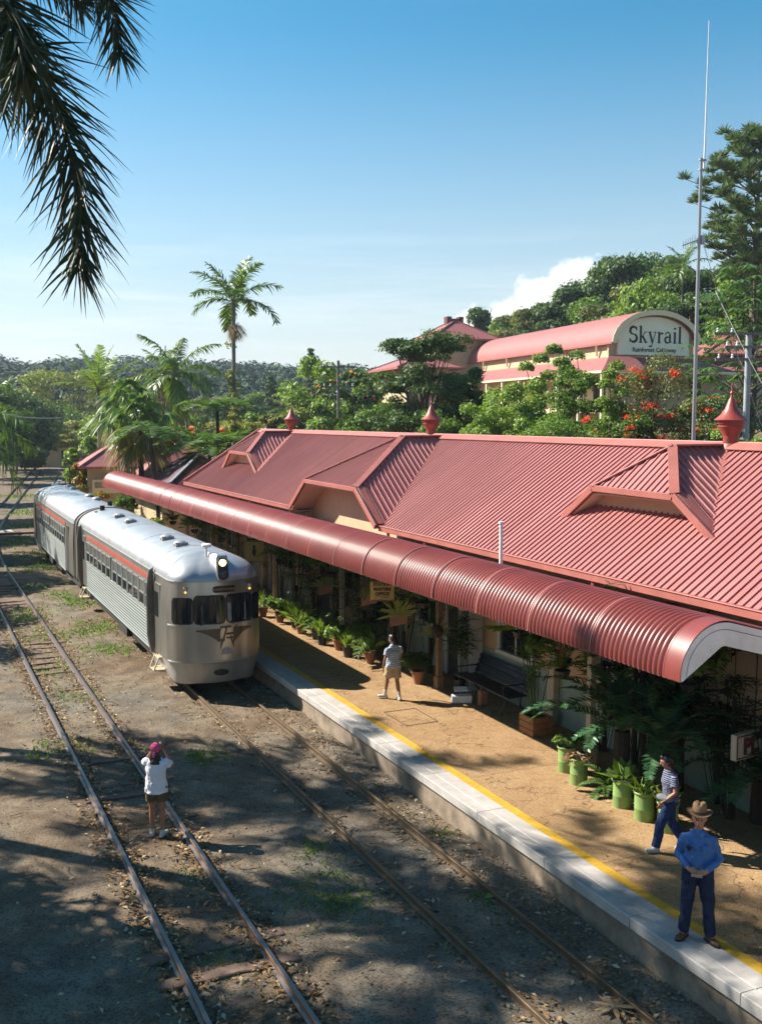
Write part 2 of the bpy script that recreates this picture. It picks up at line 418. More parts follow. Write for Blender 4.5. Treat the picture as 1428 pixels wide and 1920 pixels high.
def strip(mb, x0, x1, z0, z1, y0, y1, step=2.0):
    """box-section ribbon that follows the track curve"""
    ys_ = [y0]
    while ys_[-1] < y1-1e-6: ys_.append(min(y1, ys_[-1]+step))
    rows = [[(x0+cv(y), y, z0), (x0+cv(y), y, z1), (x1+cv(y), y, z1), (x1+cv(y), y, z0), (x0+cv(y), y, z0)] for y in ys_]
    mb.grid(rows); mb.add(rows[0][:4], [(0, 1, 2, 3)]); mb.add(rows[-1][:4], [(0, 1, 2, 3)])
mb = MB(); strip(mb, 8.40, 21.8, -.3, PZ, -6, 52); strip(mb, 8.40, 12.6, -.3, PZ, 52.02, 138)
mb.build('platform', MPLAT, kind='structure')
mb = MB(); strip(mb, 8.34, 8.398, -.3, PZ-.13, -6, 138); mb.build('platform_wall', MWALLC, kind='structure')
mb = MB(); y = -5.4
while y < 137:
    a = y+.006; b = y+1.95-.006; mb2 = MB()
    strip(mb, 8.27, 8.50, PZ-.128, PZ+.022, a, b, 3); strip(mb, 8.505, 8.795, PZ-.1, PZ+.018, a, b, 3)
    y += 1.95
mb.build('platform_coping', MCOP, kind='structure', bevel=.012)
mb = MB(); strip(mb, 8.80, 8.975, PZ-.05, PZ+.006, -6, 138); mb.build('platform_edge_line', MYEL, kind='structure')
# ------------------------------------------------------------------ station building
MROOF = M('red_painted_roof_steel', (.43, .165, .16), .50, 0, .16, 1.1, .0, 50, .45)
def roofmat():
    m, nt, b = nodes('red_ribbed_roof_steel'); t = N(nt, 'ShaderNodeTexCoord'); P = t.outputs['Object']
    mp = N(nt, 'ShaderNodeMapping'); L(nt, P, mp.inputs[0]); mp.inputs['Scale'].default_value = (.35, 3.2, .35)
    f = noise(nt, 1.0, 6, .65, vec=mp.outputs[0]); f2 = noise(nt, .45, 4, .6, vec=P); f3 = noise(nt, 7, 5, .7, vec=P)
    col = ramp(nt, f, [(.32, (.42, .135, .125)), (.55, (.50, .18, .168)), (.72, (.54, .205, .195))])
    col = mix(nt, ramp(nt, f2, [(.4, (0, 0, 0)), (.65, (.7, .7, .7))]), col, (.40, .135, .125, 1))
    col = mix(nt, ramp(nt, f3, [(.62, (0, 0, 0)), (.74, (.5, .5, .5))]), col, (.28, .095, .08, 1))
    s = N(nt, 'ShaderNodeSeparateXYZ'); L(nt, P, s.inputs[0]); md = N(nt, 'ShaderNodeMath', operation='PINGPONG'); L(nt, s.outputs[1], md.inputs[0]); md.inputs[1].default_value = .383
    col = mix(nt, ramp(nt, md.outputs[0], [(.02, (.6, .6, .6)), (.03, (0, 0, 0))]), col, mix(nt, 1.0, col, (.8, .75, .75, 1), 'MULTIPLY'))
    col = mix(nt, 1.0, col, (KB, KB, KB, 1), 'MULTIPLY'); L(nt, col, b.inputs['Base Color'])
    rr = N(nt, 'ShaderNodeMapRange'); L(nt, f3, rr.inputs[0]); rr.inputs[3].default_value = .42; rr.inputs[4].default_value = .68; L(nt, rr.outputs[0], b.inputs['Roughness']); b.inputs['Specular IOR Level'].default_value = .4
    return m
MROOF = roofmat()
MTRIM = M('red_trim_paint', (.46, .155, .125), .5, 0, .18, 2.5, 0, 50, .4)
MVENT = M('red_vent_paint', (.40, .075, .055), .42, 0, .2, 3, 0, 50, .5)
MWALL = M('cream_render', (.72, .50, .31), .85, 0, .12, 1.2, .15, 45)
MSOFF = M('cream_soffit', (.70, .58, .42), .8, 0, .1, 2)
MPOST = M('cream_post_paint', (.62, .52, .36), .6, 0, .15, 4)
MGRN = M('pale_green_wall', (.34, .42, .34), .8, 0, .15, 2)
MGLASS, _nt, _b = nodes('dark_window_glass')
_b.inputs['Base Color'].default_value = (.012, .016, .018, 1); _b.inputs['Roughness'].default_value = .06; _b.inputs['Specular IOR Level'].default_value = .6
MDARK = M('dark_timber', (.03, .026, .022), .7, 0, .3, 4)
XE, ZE, XR, ZR = 11.9, 3.985, 15.6, 6.39      # eave and ridge
MS = (ZR-ZE)/(XR-XE); Y0, Y1 = 2.0, 47.4
GAB = [dict(yc=16.5, w=2.38, wt=1.27, xf=13.18, cut=False), dict(yc=29.0, w=3.42, wt=2.05, xf=11.68, cut=True), dict(yc=42.75, w=2.38, wt=1.27, xf=13.05, cut=False)]
MC = .69; XA = 14.2
def zmain(x): return ZE+MS*(x-XE)
nrm = Vector((-MS, 0, 1)).normalized()
def ribs(mb, a0, a1, pitch, start, end, nv, h=.028):
    """ribbed steel sheet: start(a)/end(a) give the ends of the strip at spacing coordinate a"""
    prof = [(0, 0), (.70, 0), (.75, 1), (.92, 1), (.97, 0)]
    a = a0; rows = []
    while a < a1:
        for t, k in prof:
            q = a+t*pitch
            if q > a1: break
            s, e = start(q), end(q)
            if s is None: continue
            rows.append((Vector(s)+nv*h*k, Vector(e)+nv*h*k))
        a += pitch
    vs = [p for r in rows for p in r]
    mb.add(vs, [(2*i, 2*i+1, 2*i+3, 2*i+2) for i in range(len(rows)-1)])
ST = thing('station_building', 'long cream railway station under a pink red ribbed steel roof', 'building', (14, 25, PZ))
def x_start(y):
    x = XE
    for g in GAB:
        if g['cut']:
            d = abs(y-g['yc'])
            if d < g['w']-.02:
                x = max(x, XE+(ZR-MC*d-ZE)/MS-.12)
    return min(x, XR-.05)
mb = MB()
ribs(mb, Y0, Y1, .178, lambda y: (x_start(y), y, zmain(x_start(y))), lambda y: (XR, y, ZR), nrm)
XB = 2*XR-XE
mb.add([(XR, Y0, ZR), (XB, Y0, ZE), (XB, Y1, ZE), (XR, Y1, ZR)], [(0, 1, 2, 3)])
roof = mb.build('roof', MROOF, ST)
mb = MB()                                                     # ridge cap, barge at the far gable, underside
mb.beam((XR-.1, Y0, ZR+.0), (XR-.1, Y1+.12, ZR+.0), .28, .03, (-MS, 0, 1)); mb.beam((XR+.1, Y0, ZR+.0), (XR+.1, Y1+.12, ZR+.0), .28, .03, (MS, 0, 1))
mb.beam((XE-.05, Y1+.03, ZE+.03), (XR, Y1+.03, ZR+.03), .10, .2, (0, 0, 1)); mb.beam((XB, Y1+.03, ZE+.03), (XR, Y1+.03, ZR+.03), .10, .2, (0, 0, 1))
mb.build('ridge_cap', MTRIM, roof, bevel=.006)
for gi, g in enumerate(GAB):
    yc, w, wt, xf, cut = g['yc'], g['w'], g['wt'], g['xf'], g['cut']
    zt = ZR-MC*wt; zb = ZR-MC*w; hs = (ZR-zt)/(XA-xf)
    mb = MB()
    def top(x): 
        d = wt*max(0., (XA-x)/(XA-xf)); return d
    for sgn in (-1, 1):
        def s_(x): 
            return (x, yc+sgn*top(x), ZR-MC*top(x))
        def e_(x):
            dv = min(w, (ZR-zmain(x))/MC+.04); dv = max(dv, top(x)+.001)
            return (x, yc+sgn*dv, ZR-MC*dv)
        ribs(mb, xf, XR-.02, .178, s_, e_, Vector((0, sgn*MC, 1)).normalized())
    nh = Vector((-hs, 0, 1)).normalized()
    ribs(mb, yc-wt, yc+wt, .178, lambda y: (xf, y, zt), lambda y: (xf+(1-abs(y-yc)/wt)*(XA-xf), y, ZR-MC*abs(y-yc)), nh)
    gb = mb.build('gablet_roof', MROOF, ST)
    mb = MB()
    for sgn in (-1, 1):                                          # hip caps, barge boards
        mb.beam((xf, yc+sgn*wt, zt+.025), (XA, yc, ZR+.03), .2, .03, Vector((-hs, sgn*MC, 1.3)))
        mb.beam((xf-.02, yc+sgn*wt, zt-.04), (xf-.02, yc+sgn*(w+.04), zb-.04), .06, .15, (0, sgn*.6, 1), .02)
        mb.beam((xf+.16, yc+sgn*(wt+.03), zt+.01), (xf+.16, yc+sgn*w, zb+.015), .24, .03, (0, sgn*MC, 1))
        if not cut: mb.beam((xf, yc+sgn*w, zb+.03), (XR, yc+sgn*.05, ZR+.02), .24, .02, Vector((-MS, sgn*.5, 1)))
    mb.beam((xf-.02, yc-wt, zt-.05), (xf-.02, yc+wt, zt-.03), .06, .13, (0, 0, 1))
    mb.beam((XA, yc, ZR+.02), (XR, yc, ZR+.02), .26, .04, (0, 0, 1))
    mb.build('barge_board', MTRIM, gb, bevel=.006)
    # recessed wall and soffit
    xr = xf+.40 if not cut else 12.5
    th = .13
    zr_ = min(ZR, zt+hs*(xr-xf))-th; wr = (ZR-th-zr_)/MC
    zlow = zmain(xr)-.3 if not cut else 2.9
    dl = w-.02 if cut else (ZR-th-zlow)/MC
    mb = MB(); zl2 = ZR-th-MC*dl
    poly = [(xr, yc-dl, zlow), (xr, yc-dl, zl2), (xr, yc-wr, zr_), (xr, yc+wr, zr_), (xr, yc+dl, zl2), (xr, yc+dl, zlow)] if cut else [(xr, yc-dl, zl2), (xr, yc-wr, zr_), (xr, yc+wr, zr_), (xr, yc+dl, zl2)]
    mb.prism(poly, (.15, 0, 0)); mb.build('gable_wall', MWALL, gb)
    mb = MB()
    for sgn in (-1, 1):
        mb.prism([(xf+.03, yc+sgn*wt, zt-th), (xf+.03, yc+sgn*w*.985, zb-th+.04), (xr, yc+sgn*(dl if not cut else w*.985), (zl2 if not cut else zb-th+.04)), (xr, yc+sgn*wr, zr_)], (0, 0, -.025))
    mb.prism([(xf+.03, yc-wt, zt-th), (xr, yc-wr, zr_), (xr, yc+wr, zr_), (xf+.03, yc+wt, zt-th)], (0, 0, -.025))
    mb.build('soffit', MSOFF, gb)
# eave fascia, gutter and downpipes
mb = MB()
segs = [(Y0, GAB[1]['yc']-GAB[1]['w']), (GAB[1]['yc']+GAB[1]['w'], Y1)]
for a, b in segs:
    mb.box((XE-.13, a, ZE-.13), (XE-.01, b, ZE+.02)); mb.box((XE-.15, a, ZE+.005), (XE-.13, b, ZE+.03))
mb.build('gutter', MTRIM, ST, bevel=.01)
mb = MB()
for a, b in segs: mb.box((XE+.0, a, ZE-.16), (12.36, b, ZE-.12))
mb.build('eave_soffit', MSOFF, ST)
XW = 12.35
for y in (44.2, 37.4, 32.9, 25.1, 22.9, 15.9, 8.0):
    mb = MB(); mb.tube([(XE-.05, y, ZE-.1), (XE-.05, y, ZE-.28), (XE-.02, y-.05, ZE-.33), (XW-.1, y-.42, ZE-.37), (XW-.06, y-.45, ZE-.42), (XW-.06, y-.45, 3.0)], .045, 8)
    mb.build('downpipe', MTRIM, ST, smooth=40)
mb = MB(); mb.box((XW, Y0+.3, PZ), (XB-.5, 25.6, ZE-.1)); mb.box((XW, 32.4, PZ), (XB-.5, Y1-.4, ZE-.1)); mb.box((12.66, 25.5, PZ), (XB-.5, 32.5, ZE-.1))
mb.box((12.5, 25.58, PZ), (12.66, 32.42, 2.95))
mb.prism([(XW+.1, Y1-.42, ZE-.1), (XR, Y1-.42, ZR-.16), (XB-.6, Y1-.42, ZE-.1)], (0, .02, 0))
wall = mb.build('wall', MWALL, ST)
mb = MB()
for k, y in enumerate(np.arange(34.6, 47, 2.1)): mb.box((XW-.015, y, 2.6), (XW-.002, y+.05, ZE-.17))
mb.build('cover_strip', MPOST, wall)
mb = MB(); mb.box((XW-.03, Y0+.4, PZ), (XW-.002, 25.5, PZ+1.05)); mb.box((XW-.03, 32.5, PZ), (XW-.002, 46.9, PZ+1.05)); mb.build('dado', MGRN, wall)
for y in (10.2, 14.2, 17.75, 21.0, 24.6, 33.2, 37.0, 40.6, 44.2):
    mb = MB(); mb.box((XW-.19, y-.12, PZ), (XW-.035, y+.12, 3.3)); mb.box((XW-.23, y-.16, PZ), (XW-.192, y+.16, PZ+.35)); mb.box((XW-.24, y-.15, 2.75), (XW-.192, y+.15, 2.95))
    mb.build('pilaster', MPOST, wall, bevel=.012)
def window_unit(y, w, z0, z1, door=False, x=XW):
    mb = MB(); mb.box((x-.05, y-w/2, z0), (x-.035, y+w/2, z1)); wd = mb.build('door' if door else 'window', MDARK if door else MGLASS, wall)
    mb = MB(); e = .09
    for a, b in (((y-w/2-e, z0-e*(not door)), (y-w/2, z1+e)), ((y+w/2, z0-e*(not door)), (y+w/2+e, z1+e)), ((y-w/2, z1), (y+w/2, z1+e))): mb.box((x-.1, a[0], a[1]), (x-.034, b[0], b[1]))
    if not door:
        mb.box((x-.13, y-w/2-e-.03, z0-e), (x-.034, y+w/2+e+.03, z0-.002))
        mb.box((x-.075, y-.02, z0), (x-.052, y+.02, z1)); mb.box((x-.074, y-w/2, (z0+z1)/2-.02), (x-.053, y+w/2, (z0+z1)/2+.02))
    mb.build('frame', MWH2, wd)
MWH2 = M('white_joinery_paint', (.62, .62, .58), .55, 0, .1, 4)
for y, w, d in ((15.6, 1.1, 0), (19.3, 1.3, 0), (22.0, .95, 1), (23.5, 1.1, 0), (34.4, 1.2, 0), (35.8, .95, 1), (38.6, 1.3, 0), (42.0, 1.3, 0), (45.6, 1.0, 1)):
    window_unit(y, w, PZ+.01 if d else PZ+1.15, PZ+2.35, bool(d))
for y, w, d in ((26.8, 1.0, 1), (28.9, 1.3, 0), (31.2, .95, 1)): window_unit(y, w, PZ+.01 if d else PZ+1.15, PZ+2.35, bool(d), 12.5)
for y in (20.55, 20.95, 21.3): # pale door leaves standing open by the door
    pass
# roof ventilators
VP = [(.30, -.35), (.30, .42), (.31, .45), (.52, .82), (.53, .84), (.50, .86), (.50, .93), (.55, .94), (.56, .97), (.52, .99), (.52, 1.06), (.64, 1.08), (.66, 1.11), (.42, 1.32), (.27, 1.55), (.13, 1.92), (.05, 2.08), (.045, 2.16), (.075, 2.22), (.045, 2.28), (.03, 2.32), (.04, 2.42), (.012, 2.62), (.001, 2.64)]
me = MB().lathe(VP, n=24).mesh('ventilator', MVENT, smooth=28)
skirt = MB().lathe([(.62, -.42), (.34, .06), (.315, .12), (.306, .13)], n=24).mesh('flashing', MTRIM, smooth=40)
for y in (16.35, 29.75, 43.1):
    v = link('roof_ventilator', me, ST); v.location = (XR, y, ZR-.02); v.scale = (.52, .52, .50); v.matrix_parent_inverse = wm(ST).inverted()
    f = link('flashing', skirt, None); f.parent = v
# ------------------------------------------------------------------ curved platform awning
MAWN = M('glossy_dark_red_awning_steel', (.29, .060, .050), .38, 0, .22, .9, 0, 50, .5)
MBRD = M('white_barge_paint', (1.0, 1.0, .97), .6, 0, .15, 4)
AW = thing('platform_awning', 'rounded dark red corrugated awning running along the platform', 'awning', (10.5, 30, PZ))
AY0, AY1, AR, AXC, AZC = 9.62, 49.9, .64, 9.14, 3.78
arc = [(AXC-AR*math.cos(t), AZC+AR*math.sin(t)) for t in np.linspace(-.06, math.pi/2+.26, 22)]
arcn = [(-math.cos(t), math.sin(t)) for t in np.linspace(-.06, math.pi/2+.26, 22)]
xl, zl = arc[-1]; 
tail = [(xl+(12.3-xl)*k, zl-(12.3-xl)*k*.265) for k in (.33, .66, 1)]
def aprof(dz): return [(x+n[0]*dz, z+n[1]*dz) for (x, z), n in zip(arc, arcn)]+[(x+.26*dz, z+.96*dz) for x, z in tail]
mb = MB(); rows = []; y = AY0+.25; k = 0; per = .098
lap = 0
while y < AY1:
    sheet = int((y-AY0)/1.56); o = .004*(sheet % 2)
    h = [.0, .6, 1., .6][k % 4]
    rows.append([(x, y, z) for x, z in aprof(.019*(h*2-1)+o+.012)]); y += per/4; k += 1
mb.grid(rows); sheet_o = mb.build('roof_sheet', MAWN, AW, smooth=70, fixn=False)
mb = MB(); pr = aprof(.006); mb.grid([[(x, AY0-.02, z) for x, z in aprof(.03)], [(x, AY0+.27, z) for x, z in aprof(.03)]]); mb.build('end_flashing', MAWN, AW, smooth=60, fixn=False); mb = MB(); mb.grid([[(x, AY1-.12, z) for x, z in aprof(.03)], [(x, AY1, z) for x, z in aprof(.03)]])
mb.build('end_flashing', MAWN, AW, smooth=60, fixn=False)
MLAP = M('awning_lap_highlight_paint', (.46, .17, .15), .4, 0, .1, 3)  # highlight along the raised laps, put in as a paler red
y = AY0+1.8
while y < AY1-.3:
    mb = MB(); mb.grid([[(x, y-.012, z) for x, z in aprof(.037)[:22]], [(x, y+.012, z) for x, z in aprof(.037)[:22]]]); y += 1.56; mb.build('lap_seam', MLAP, sheet_o, smooth=60, fixn=False)
mb = MB(); rows = [[(x, AY0+.2, z) for x, z in aprof(-.03)], [(x, AY1-.1, z) for x, z in aprof(-.03)]]; mb.grid(rows); mb.build('lining', M('brown_boarded_lining', (.16, .11, .07), .85, 0, .25, 3), AW, fixn=False)
for ye, nm in ((AY0, 1), (AY1-.02, 0)):
    mb = MB(); up_ = aprof(.0); low = [(8.62, 3.74), (9.16, 4.14), (9.8, 3.94), (12.3, 3.28)]
    pts = [(x, z) for x, z in up_]; poly = [(8.50, 3.735)]+pts+[(12.3, 3.28), (9.8, 3.945), (9.16, 4.13)]
    # split into convex strips so the concave board fills cleanly
    upn = len(pts); lo = []
    for x, z in pts:
        if x < 9.16: lo.append((max(x, 8.53), 3.735+(4.13-3.735)*max(0, (x-8.53))/(9.16-8.53)))
        else: lo.append((x, 4.13-.272*(x-9.16)))
    vs = [(x, ye, z) for x, z in pts]+[(x, ye, min(z2, z-.01)) for (x2, z2), (x, z) in zip(lo, pts)]
    vs += [(x, ye+.045, z) for x, y_, z in vs]; n2_ = 2*upn
    fs = []
    for i in range(upn-1):
        fs += [(i, i+1, upn+i+1, upn+i), (n2_+i, n2_+upn+i, n2_+upn+i+1, n2_+i+1), (upn+i, upn+i+1, n2_+upn+i+1, n2_+upn+i), (i, n2_+i, n2_+i+1, i+1)]
    mb.add(vs, fs); eb = mb.build('end_board', MBRD, AW)
    mb = MB(); mb.grid([[(x, ye-.006, z-.07*0-.0) for x, z in aprof(-.085)], [(x, ye-.001, z) for x, z in aprof(-.092)]]); mb.build('board_groove', MDARK, eb, fixn=False)
mb = MB(); mb.box((8.515, AY0+.05, 3.715), (8.56, AY1-.05, 3.77)); mb.build('edge_beam', MTRIM, AW)
for y in (10.2, 15.3, 21.3, 27.3, 33.3, 39.3, 45.3):
    mb = MB(); mb.box((11.34, y-.07, PZ), (11.46, y+.07, 3.46)); mb.box((11.31, y-.1, PZ), (11.49, y+.1, PZ+.3)); mb.box((11.30, y-.11, 2.9), (11.50, y+.11, 2.97))
    mb.beam((11.4, y, 3.44), (8.6, y, 3.72), .08, .14); mb.beam((11.4, y, 2.6), (10.3, y, 3.5), .07, .09)
    if y == 10.2: mb = MB(); mb.box((11.34, y-.07, PZ), (11.46, y+.07, 3.46))
    mb.build('post', MPOST if y != 21.3 else M('bare_brown_timber', (.27, .16, .08), .8, 0, .3, 6), AW, bevel=.008)
# thin vent pipe standing up through the awning
mb = MB(); mb.tube([(9.75, 15.85, 3.3), (9.75, 15.85, 5.05)], .035, 10); mb.tube([(9.75, 15.85, 5.05), (9.75, 15.85, 5.09)], .05, 10)
mb.build('vent_pipe', MBRD, label='thin white pipe standing up through the red awning', cat='pipe', smooth=40)
# signs hung from the awning
MSGN = M('ochre_sign_board', (.95, .62, .18), .6, 0, .15, 5)
MTXT = M('brown_sign_paint', (.10, .035, .02), .6)
def hung_sign(name, label, c, w, h, lines, sz, mboard=MSGN, mtext=MTXT, yaw=0., th=.05):
    t = thing(name, label, 'sign', c)
    xd = Vector((math.cos(yaw), math.sin(yaw), 0)); zd = Vector((0, 0, 1)); nd = xd.cross(zd); c = Vector(c)
    mb = MB(); mb.prism([c+xd*sx*w/2+zd*sz_*h/2 for sx, sz_ in ((-1, -1), (1, -1), (1, 1), (-1, 1))], nd*(-th)); mb.build('board', mboard, t, bevel=.008)
    mb = MB(); e = .02
    for (a, b) in (((-w/2, -h/2), (w/2, -h/2)), ((w/2, -h/2), (w/2, h/2)), ((w/2, h/2), (-w/2, h/2)), ((-w/2, h/2), (-w/2, -h/2))):
        mb.beam(c+xd*a[0]*.93+zd*a[1]*.93+nd*.004, c+xd*b[0]*.93+zd*b[1]*.93+nd*.004, .006, .018, nd.cross(xd))
    mb.build('border', mtext, t)
    for i, s in enumerate(lines):
        me = text_mesh(s, sz, 'lettering', .006); me.materials.append(mtext)
        place_mesh(me, frame(c+zd*(h*.33-i*sz*1.12)+nd*.008, xd, zd)); link('lettering', me, t)
    mb = MB()
    for s in (-1, 1): mb.tube([c+xd*s*w*.35+zd*h/2-nd*th/2, c+xd*s*w*.35+zd*(h/2+.45)-nd*th/2], .008, 6)
    mb.build('hanger', MDARK, t); return t
s1_ = hung_sign('hanging_sign', 'ochre hanging sign reading STATION MASTERS OFFICE under the awning', (10.0, 21.5, 2.93), .56, .47, ['STATION', 'MASTERS', 'OFFICE'], .10, yaw=R(-24))
mb = MB(); c = Vector((10.0, 21.5, 2.765)); xd = Vector((math.cos(R(-24)), math.sin(R(-24)), 0)); nd = Vector((xd.y, -xd.x, 0))
for a, b in (((-.16, -.05), (-.16, .05)), ((-.16, .05), (-.08, .05)), ((-.16, -.05), (-.08, -.05)), ((-.08, .04), (.16, .02)), ((.16, .02), (.0, 0)), ((.02, -.01), (-.08, -.05))):
    mb.beam(c+xd*a[0]+Vector((0, 0, a[1]))+nd*.012, c+xd*b[0]+Vector((0, 0, b[1]))+nd*.012, .006, .012, nd)
mb.build('pointing_hand', MTXT, s1_)
s2_ = hung_sign('hanging_sign', 'darker ochre hanging sign with a small standing figure beside the train nose', (10.0, 31.2, 2.72), .62, .7, [], .13, yaw=R(-24))
mb = MB(); c = Vector((10.0, 31.2, 2.72))+nd*.01; mb.ball(c+Vector((0, 0, .16)), .045, 8, 6); mb.tube([c+Vector((0, 0, .12)), c+Vector((0, 0, -.02)), c+Vector((0, 0, -.16))], [.03, .07, .03], 6); mb.build('figure', MTXT, s2_)
MPLS = M('cream_sign_paint', (.68, .62, .48), .5, 0, .1, 5); MPLT = M('maroon_sign_paint', (.19, .05, .045), .5)
# the sign at the right edge: the photograph shows only its first letters
t = thing('projecting_sign', 'cream sign with maroon border whose letters begin PL', 'sign', (11.6, 11.6, 1.95))
yw = R(-1); xd = Vector((math.cos(R(8)), math.sin(R(8)), 0)); nd = Vector((xd.y, -xd.x, 0)); o = Vector((11.27, 11.5, 1.75)); zd = Vector((0, 0, 1))
mb = MB(); mb.prism([o, o+xd*1.3, o+xd*1.3+zd*.4, o+zd*.4], -nd*.1); mb.build('board', MPLS, t, bevel=.006)
mb = MB()
for a, b in (((.03, .03), (1.27, .03)), ((1.27, .03), (1.27, .37)), ((1.27, .37), (.03, .37)), ((.03, .37), (.03, .03))): mb.beam(o+xd*a[0]+zd*a[1]+nd*.004, o+xd*b[0]+zd*b[1]+nd*.004, .006, .022, nd.cross(xd) if a[1] == b[1] else xd)
mb.build('border', MPLT, t)
for s, dx, mm, off in (('PL', .008, MDARK, (.012, -.014)), ('PL', .014, MPLT, (0, 0))):
    me = text_mesh(s, .34, 'lettering', .012); me.materials.append(mm); place_mesh(me, frame(o+xd*(.33+off[0])+zd*(.2+off[1])+nd*dx, xd, zd)); link('lettering', me, t)
mb = MB(); mb.tube([o+xd*.5+zd*.4-nd*.05, o+xd*.5+zd*1.9-nd*.05], .012, 6); mb.tube([o+xd*1.1+zd*.4-nd*.05, o+xd*1.1+zd*1.8-nd*.05], .012, 6); mb.build('hanger', MDARK, t)
# ------------------------------------------------------------------ silver railcars (built nose at y=0 pointing to -y, track centre x=0, rail top z=0)
def steel(name, c, rough, aniso_bump, sc=(1, 1, 1), metal=.85):
    m, nt, b = nodes(name)
    t = N(nt, 'ShaderNodeTexCoord'); mp = N(nt, 'ShaderNodeMapping'); L(nt, t.outputs['Object'], mp.inputs[0]); mp.inputs['Scale'].default_value = sc
    f = noise(nt, 1.0, 6, .65, vec=mp.outputs[0]); f2 = noise(nt, 5, 5, .7)
    L(nt, ramp(nt, f, [(.3, tuple(x*.72 for x in c)), (.7, c)]), b.inputs['Base Color'])
    r = N(nt, 'ShaderNodeMapRange'); L(nt, f2, r.inputs[0]); r.inputs[3].default_value = rough*.75; r.inputs[4].default_value = rough*1.35
    L(nt, r.outputs[0], b.inputs['Roughness']); b.inputs['Metallic'].default_value = metal
    bump(nt, b, f, aniso_bump, .02); return m
MBODY = steel('brushed_stainless_steel', (.50, .485, .45), .30, .10, (2, 2, .35))
MTOP = steel('weathered_roof_aluminium', (.44, .46, .48), .40, .03, (.6, 2.2, 1), .55)
MFLUTE = steel('fluted_stainless_steel', (.25, .28, .275), .40, .04, (1, .3, 6), .45)
MAPR = steel('scuffed_apron_steel', (.52, .50, .46), .48, .25, (3, 3, 2), .6)
MFRM = M('aluminium_window_frame', (.52, .54, .52), .4, .5, .1, 5)
MSTR = M('red_letter_band', (.40, .085, .06), .5, 0, .2, 3)
MYLT = M('dull_yellow_lettering', (.50, .27, .06), .6)
MBLK = M('black_rubber', (.015, .015, .015), .5, 0, .2, 6)
MDOOR = M('tan_grey_door_edge', (.26, .20, .15), .6, .2, .25, 4)
MEMB = M('bronze_emblem_paint', (.17, .125, .075), .45, .3, .15, 6)
MLIT = M('lit_headlamp', (1, .7, .35), .3, emit=(1, .55, .16), es=2.6)
MAMB = M('amber_marker_lamp', (.8, .35, .08), .3, emit=(1, .42, .08), es=.8)
MLENS = M('dark_lamp_lens', (.12, .13, .14), .08, .6)
MUND = M('underframe_black', (.025, .022, .02), .8, 0, .3, 5)
HW, LEN, CR = 1.2, 15.4, .62
ZS, ZB, ZC, ZT = .66, .80, 2.84, 3.47
def plan():
    """points and outward normals along the U-shaped plan, from rear left round the nose to rear right, with arc length"""
    P = []
    for y in np.linspace(LEN, 3.0, 26): P.append((-HW, y))
    for y in np.linspace(2.9, CR+.12, 8): P.append((-HW, y))
    for a in np.linspace(0, 1, 12):
        t = a*math.pi/2; P.append((-(HW-CR)-CR*math.cos(t), .12+CR-CR*math.sin(t)))
    for x in np.linspace(-(HW-CR), HW-CR, 16)[1:-1]: P.append((x, .12*(x/(HW-CR))**2))
    for a in np.linspace(1, 0, 12):
        t = a*math.pi/2; P.append(((HW-CR)+CR*math.cos(t), .12+CR-CR*math.sin(t)))
    for y in np.linspace(CR+.12, 2.9, 8): P.append((HW, y))
    for y in np.linspace(3.0, LEN, 26): P.append((HW, y))
    return P
PL = plan()
def on_front(s):
    """point and normal on the nose plan: s = arc length from the centre line (+ to the right)"""
    pts = PL[26+2:-28]
    mid = min(range(len(pts)), key=lambda i: abs(pts[i][0])+(100 if pts[i][1] > .2 else 0))
    i = mid; acc = 0; step = 1 if s >= 0 else -1; rem = abs(s)
    p = Vector((0, 0)); 
    seq = [Vector((0, 0))]+[Vector(q) for q in (pts[mid+1:] if step > 0 else pts[:mid][::-1]) if (q[0] > .01 if step > 0 else q[0] < -.01)]
    for a, b in zip(seq, seq[1:]):
        l = (b-a).length
        if rem <= l:
            d = (b-a)/l; n = Vector((d.y, -d.x))*step
            return a+d*rem, n
        rem -= l
    d = (seq[-1]-seq[-2]).normalized(); return seq[-1]+d*rem, Vector((d.y, -d.x))*step
def tumble(z):
    """slight lean of the walls"""
    return 0.0 if z < 2.0 else -.05*((z-2.0)/.87)**1.5
def patch(mb, s0, s1, top, bot, off, th=.012, n=14):
    """curved panel on the nose between the heights bot(s) and top(s)"""
    ss = np.linspace(s0, s1, n); vs = []
    for s in ss:
        p, nn = on_front(s)
        for z in (bot(s), top(s)):
            q = p+nn*(off+tumble(z)); vs.append((q.x, q.y, z))
        for z in (bot(s), top(s)):
            q = p+nn*(off-th+tumble(z)); vs.append((q.x, q.y, z))
    fs = []
    for i in range(n-1):
        a, b = 4*i, 4*i+4
        fs += [(a, a+1, b+1, b), (a+2, b+2, b+3, a+3), (a, b, b+2, a+2), (a+1, a+3, b+3, b+1)]
    fs += [(0, 2, 3, 1), (4*n-4, 4*n-3, 4*n-1, 4*n-2)]
    mb.add(vs, fs)
def rrect(s0, s1, z0, z1, r):
    def e(s):
        d = max(0, r-min(s-s0, s1-s)); return r-math.sqrt(max(0, r*r-d*d))
    return (lambda s: z1-e(s)), (lambda s: z0+e(s))
def cos_space(a, b, n): return [a+(b-a)*(.5-.5*math.cos(math.pi*i/(n-1))) for i in range(n)]
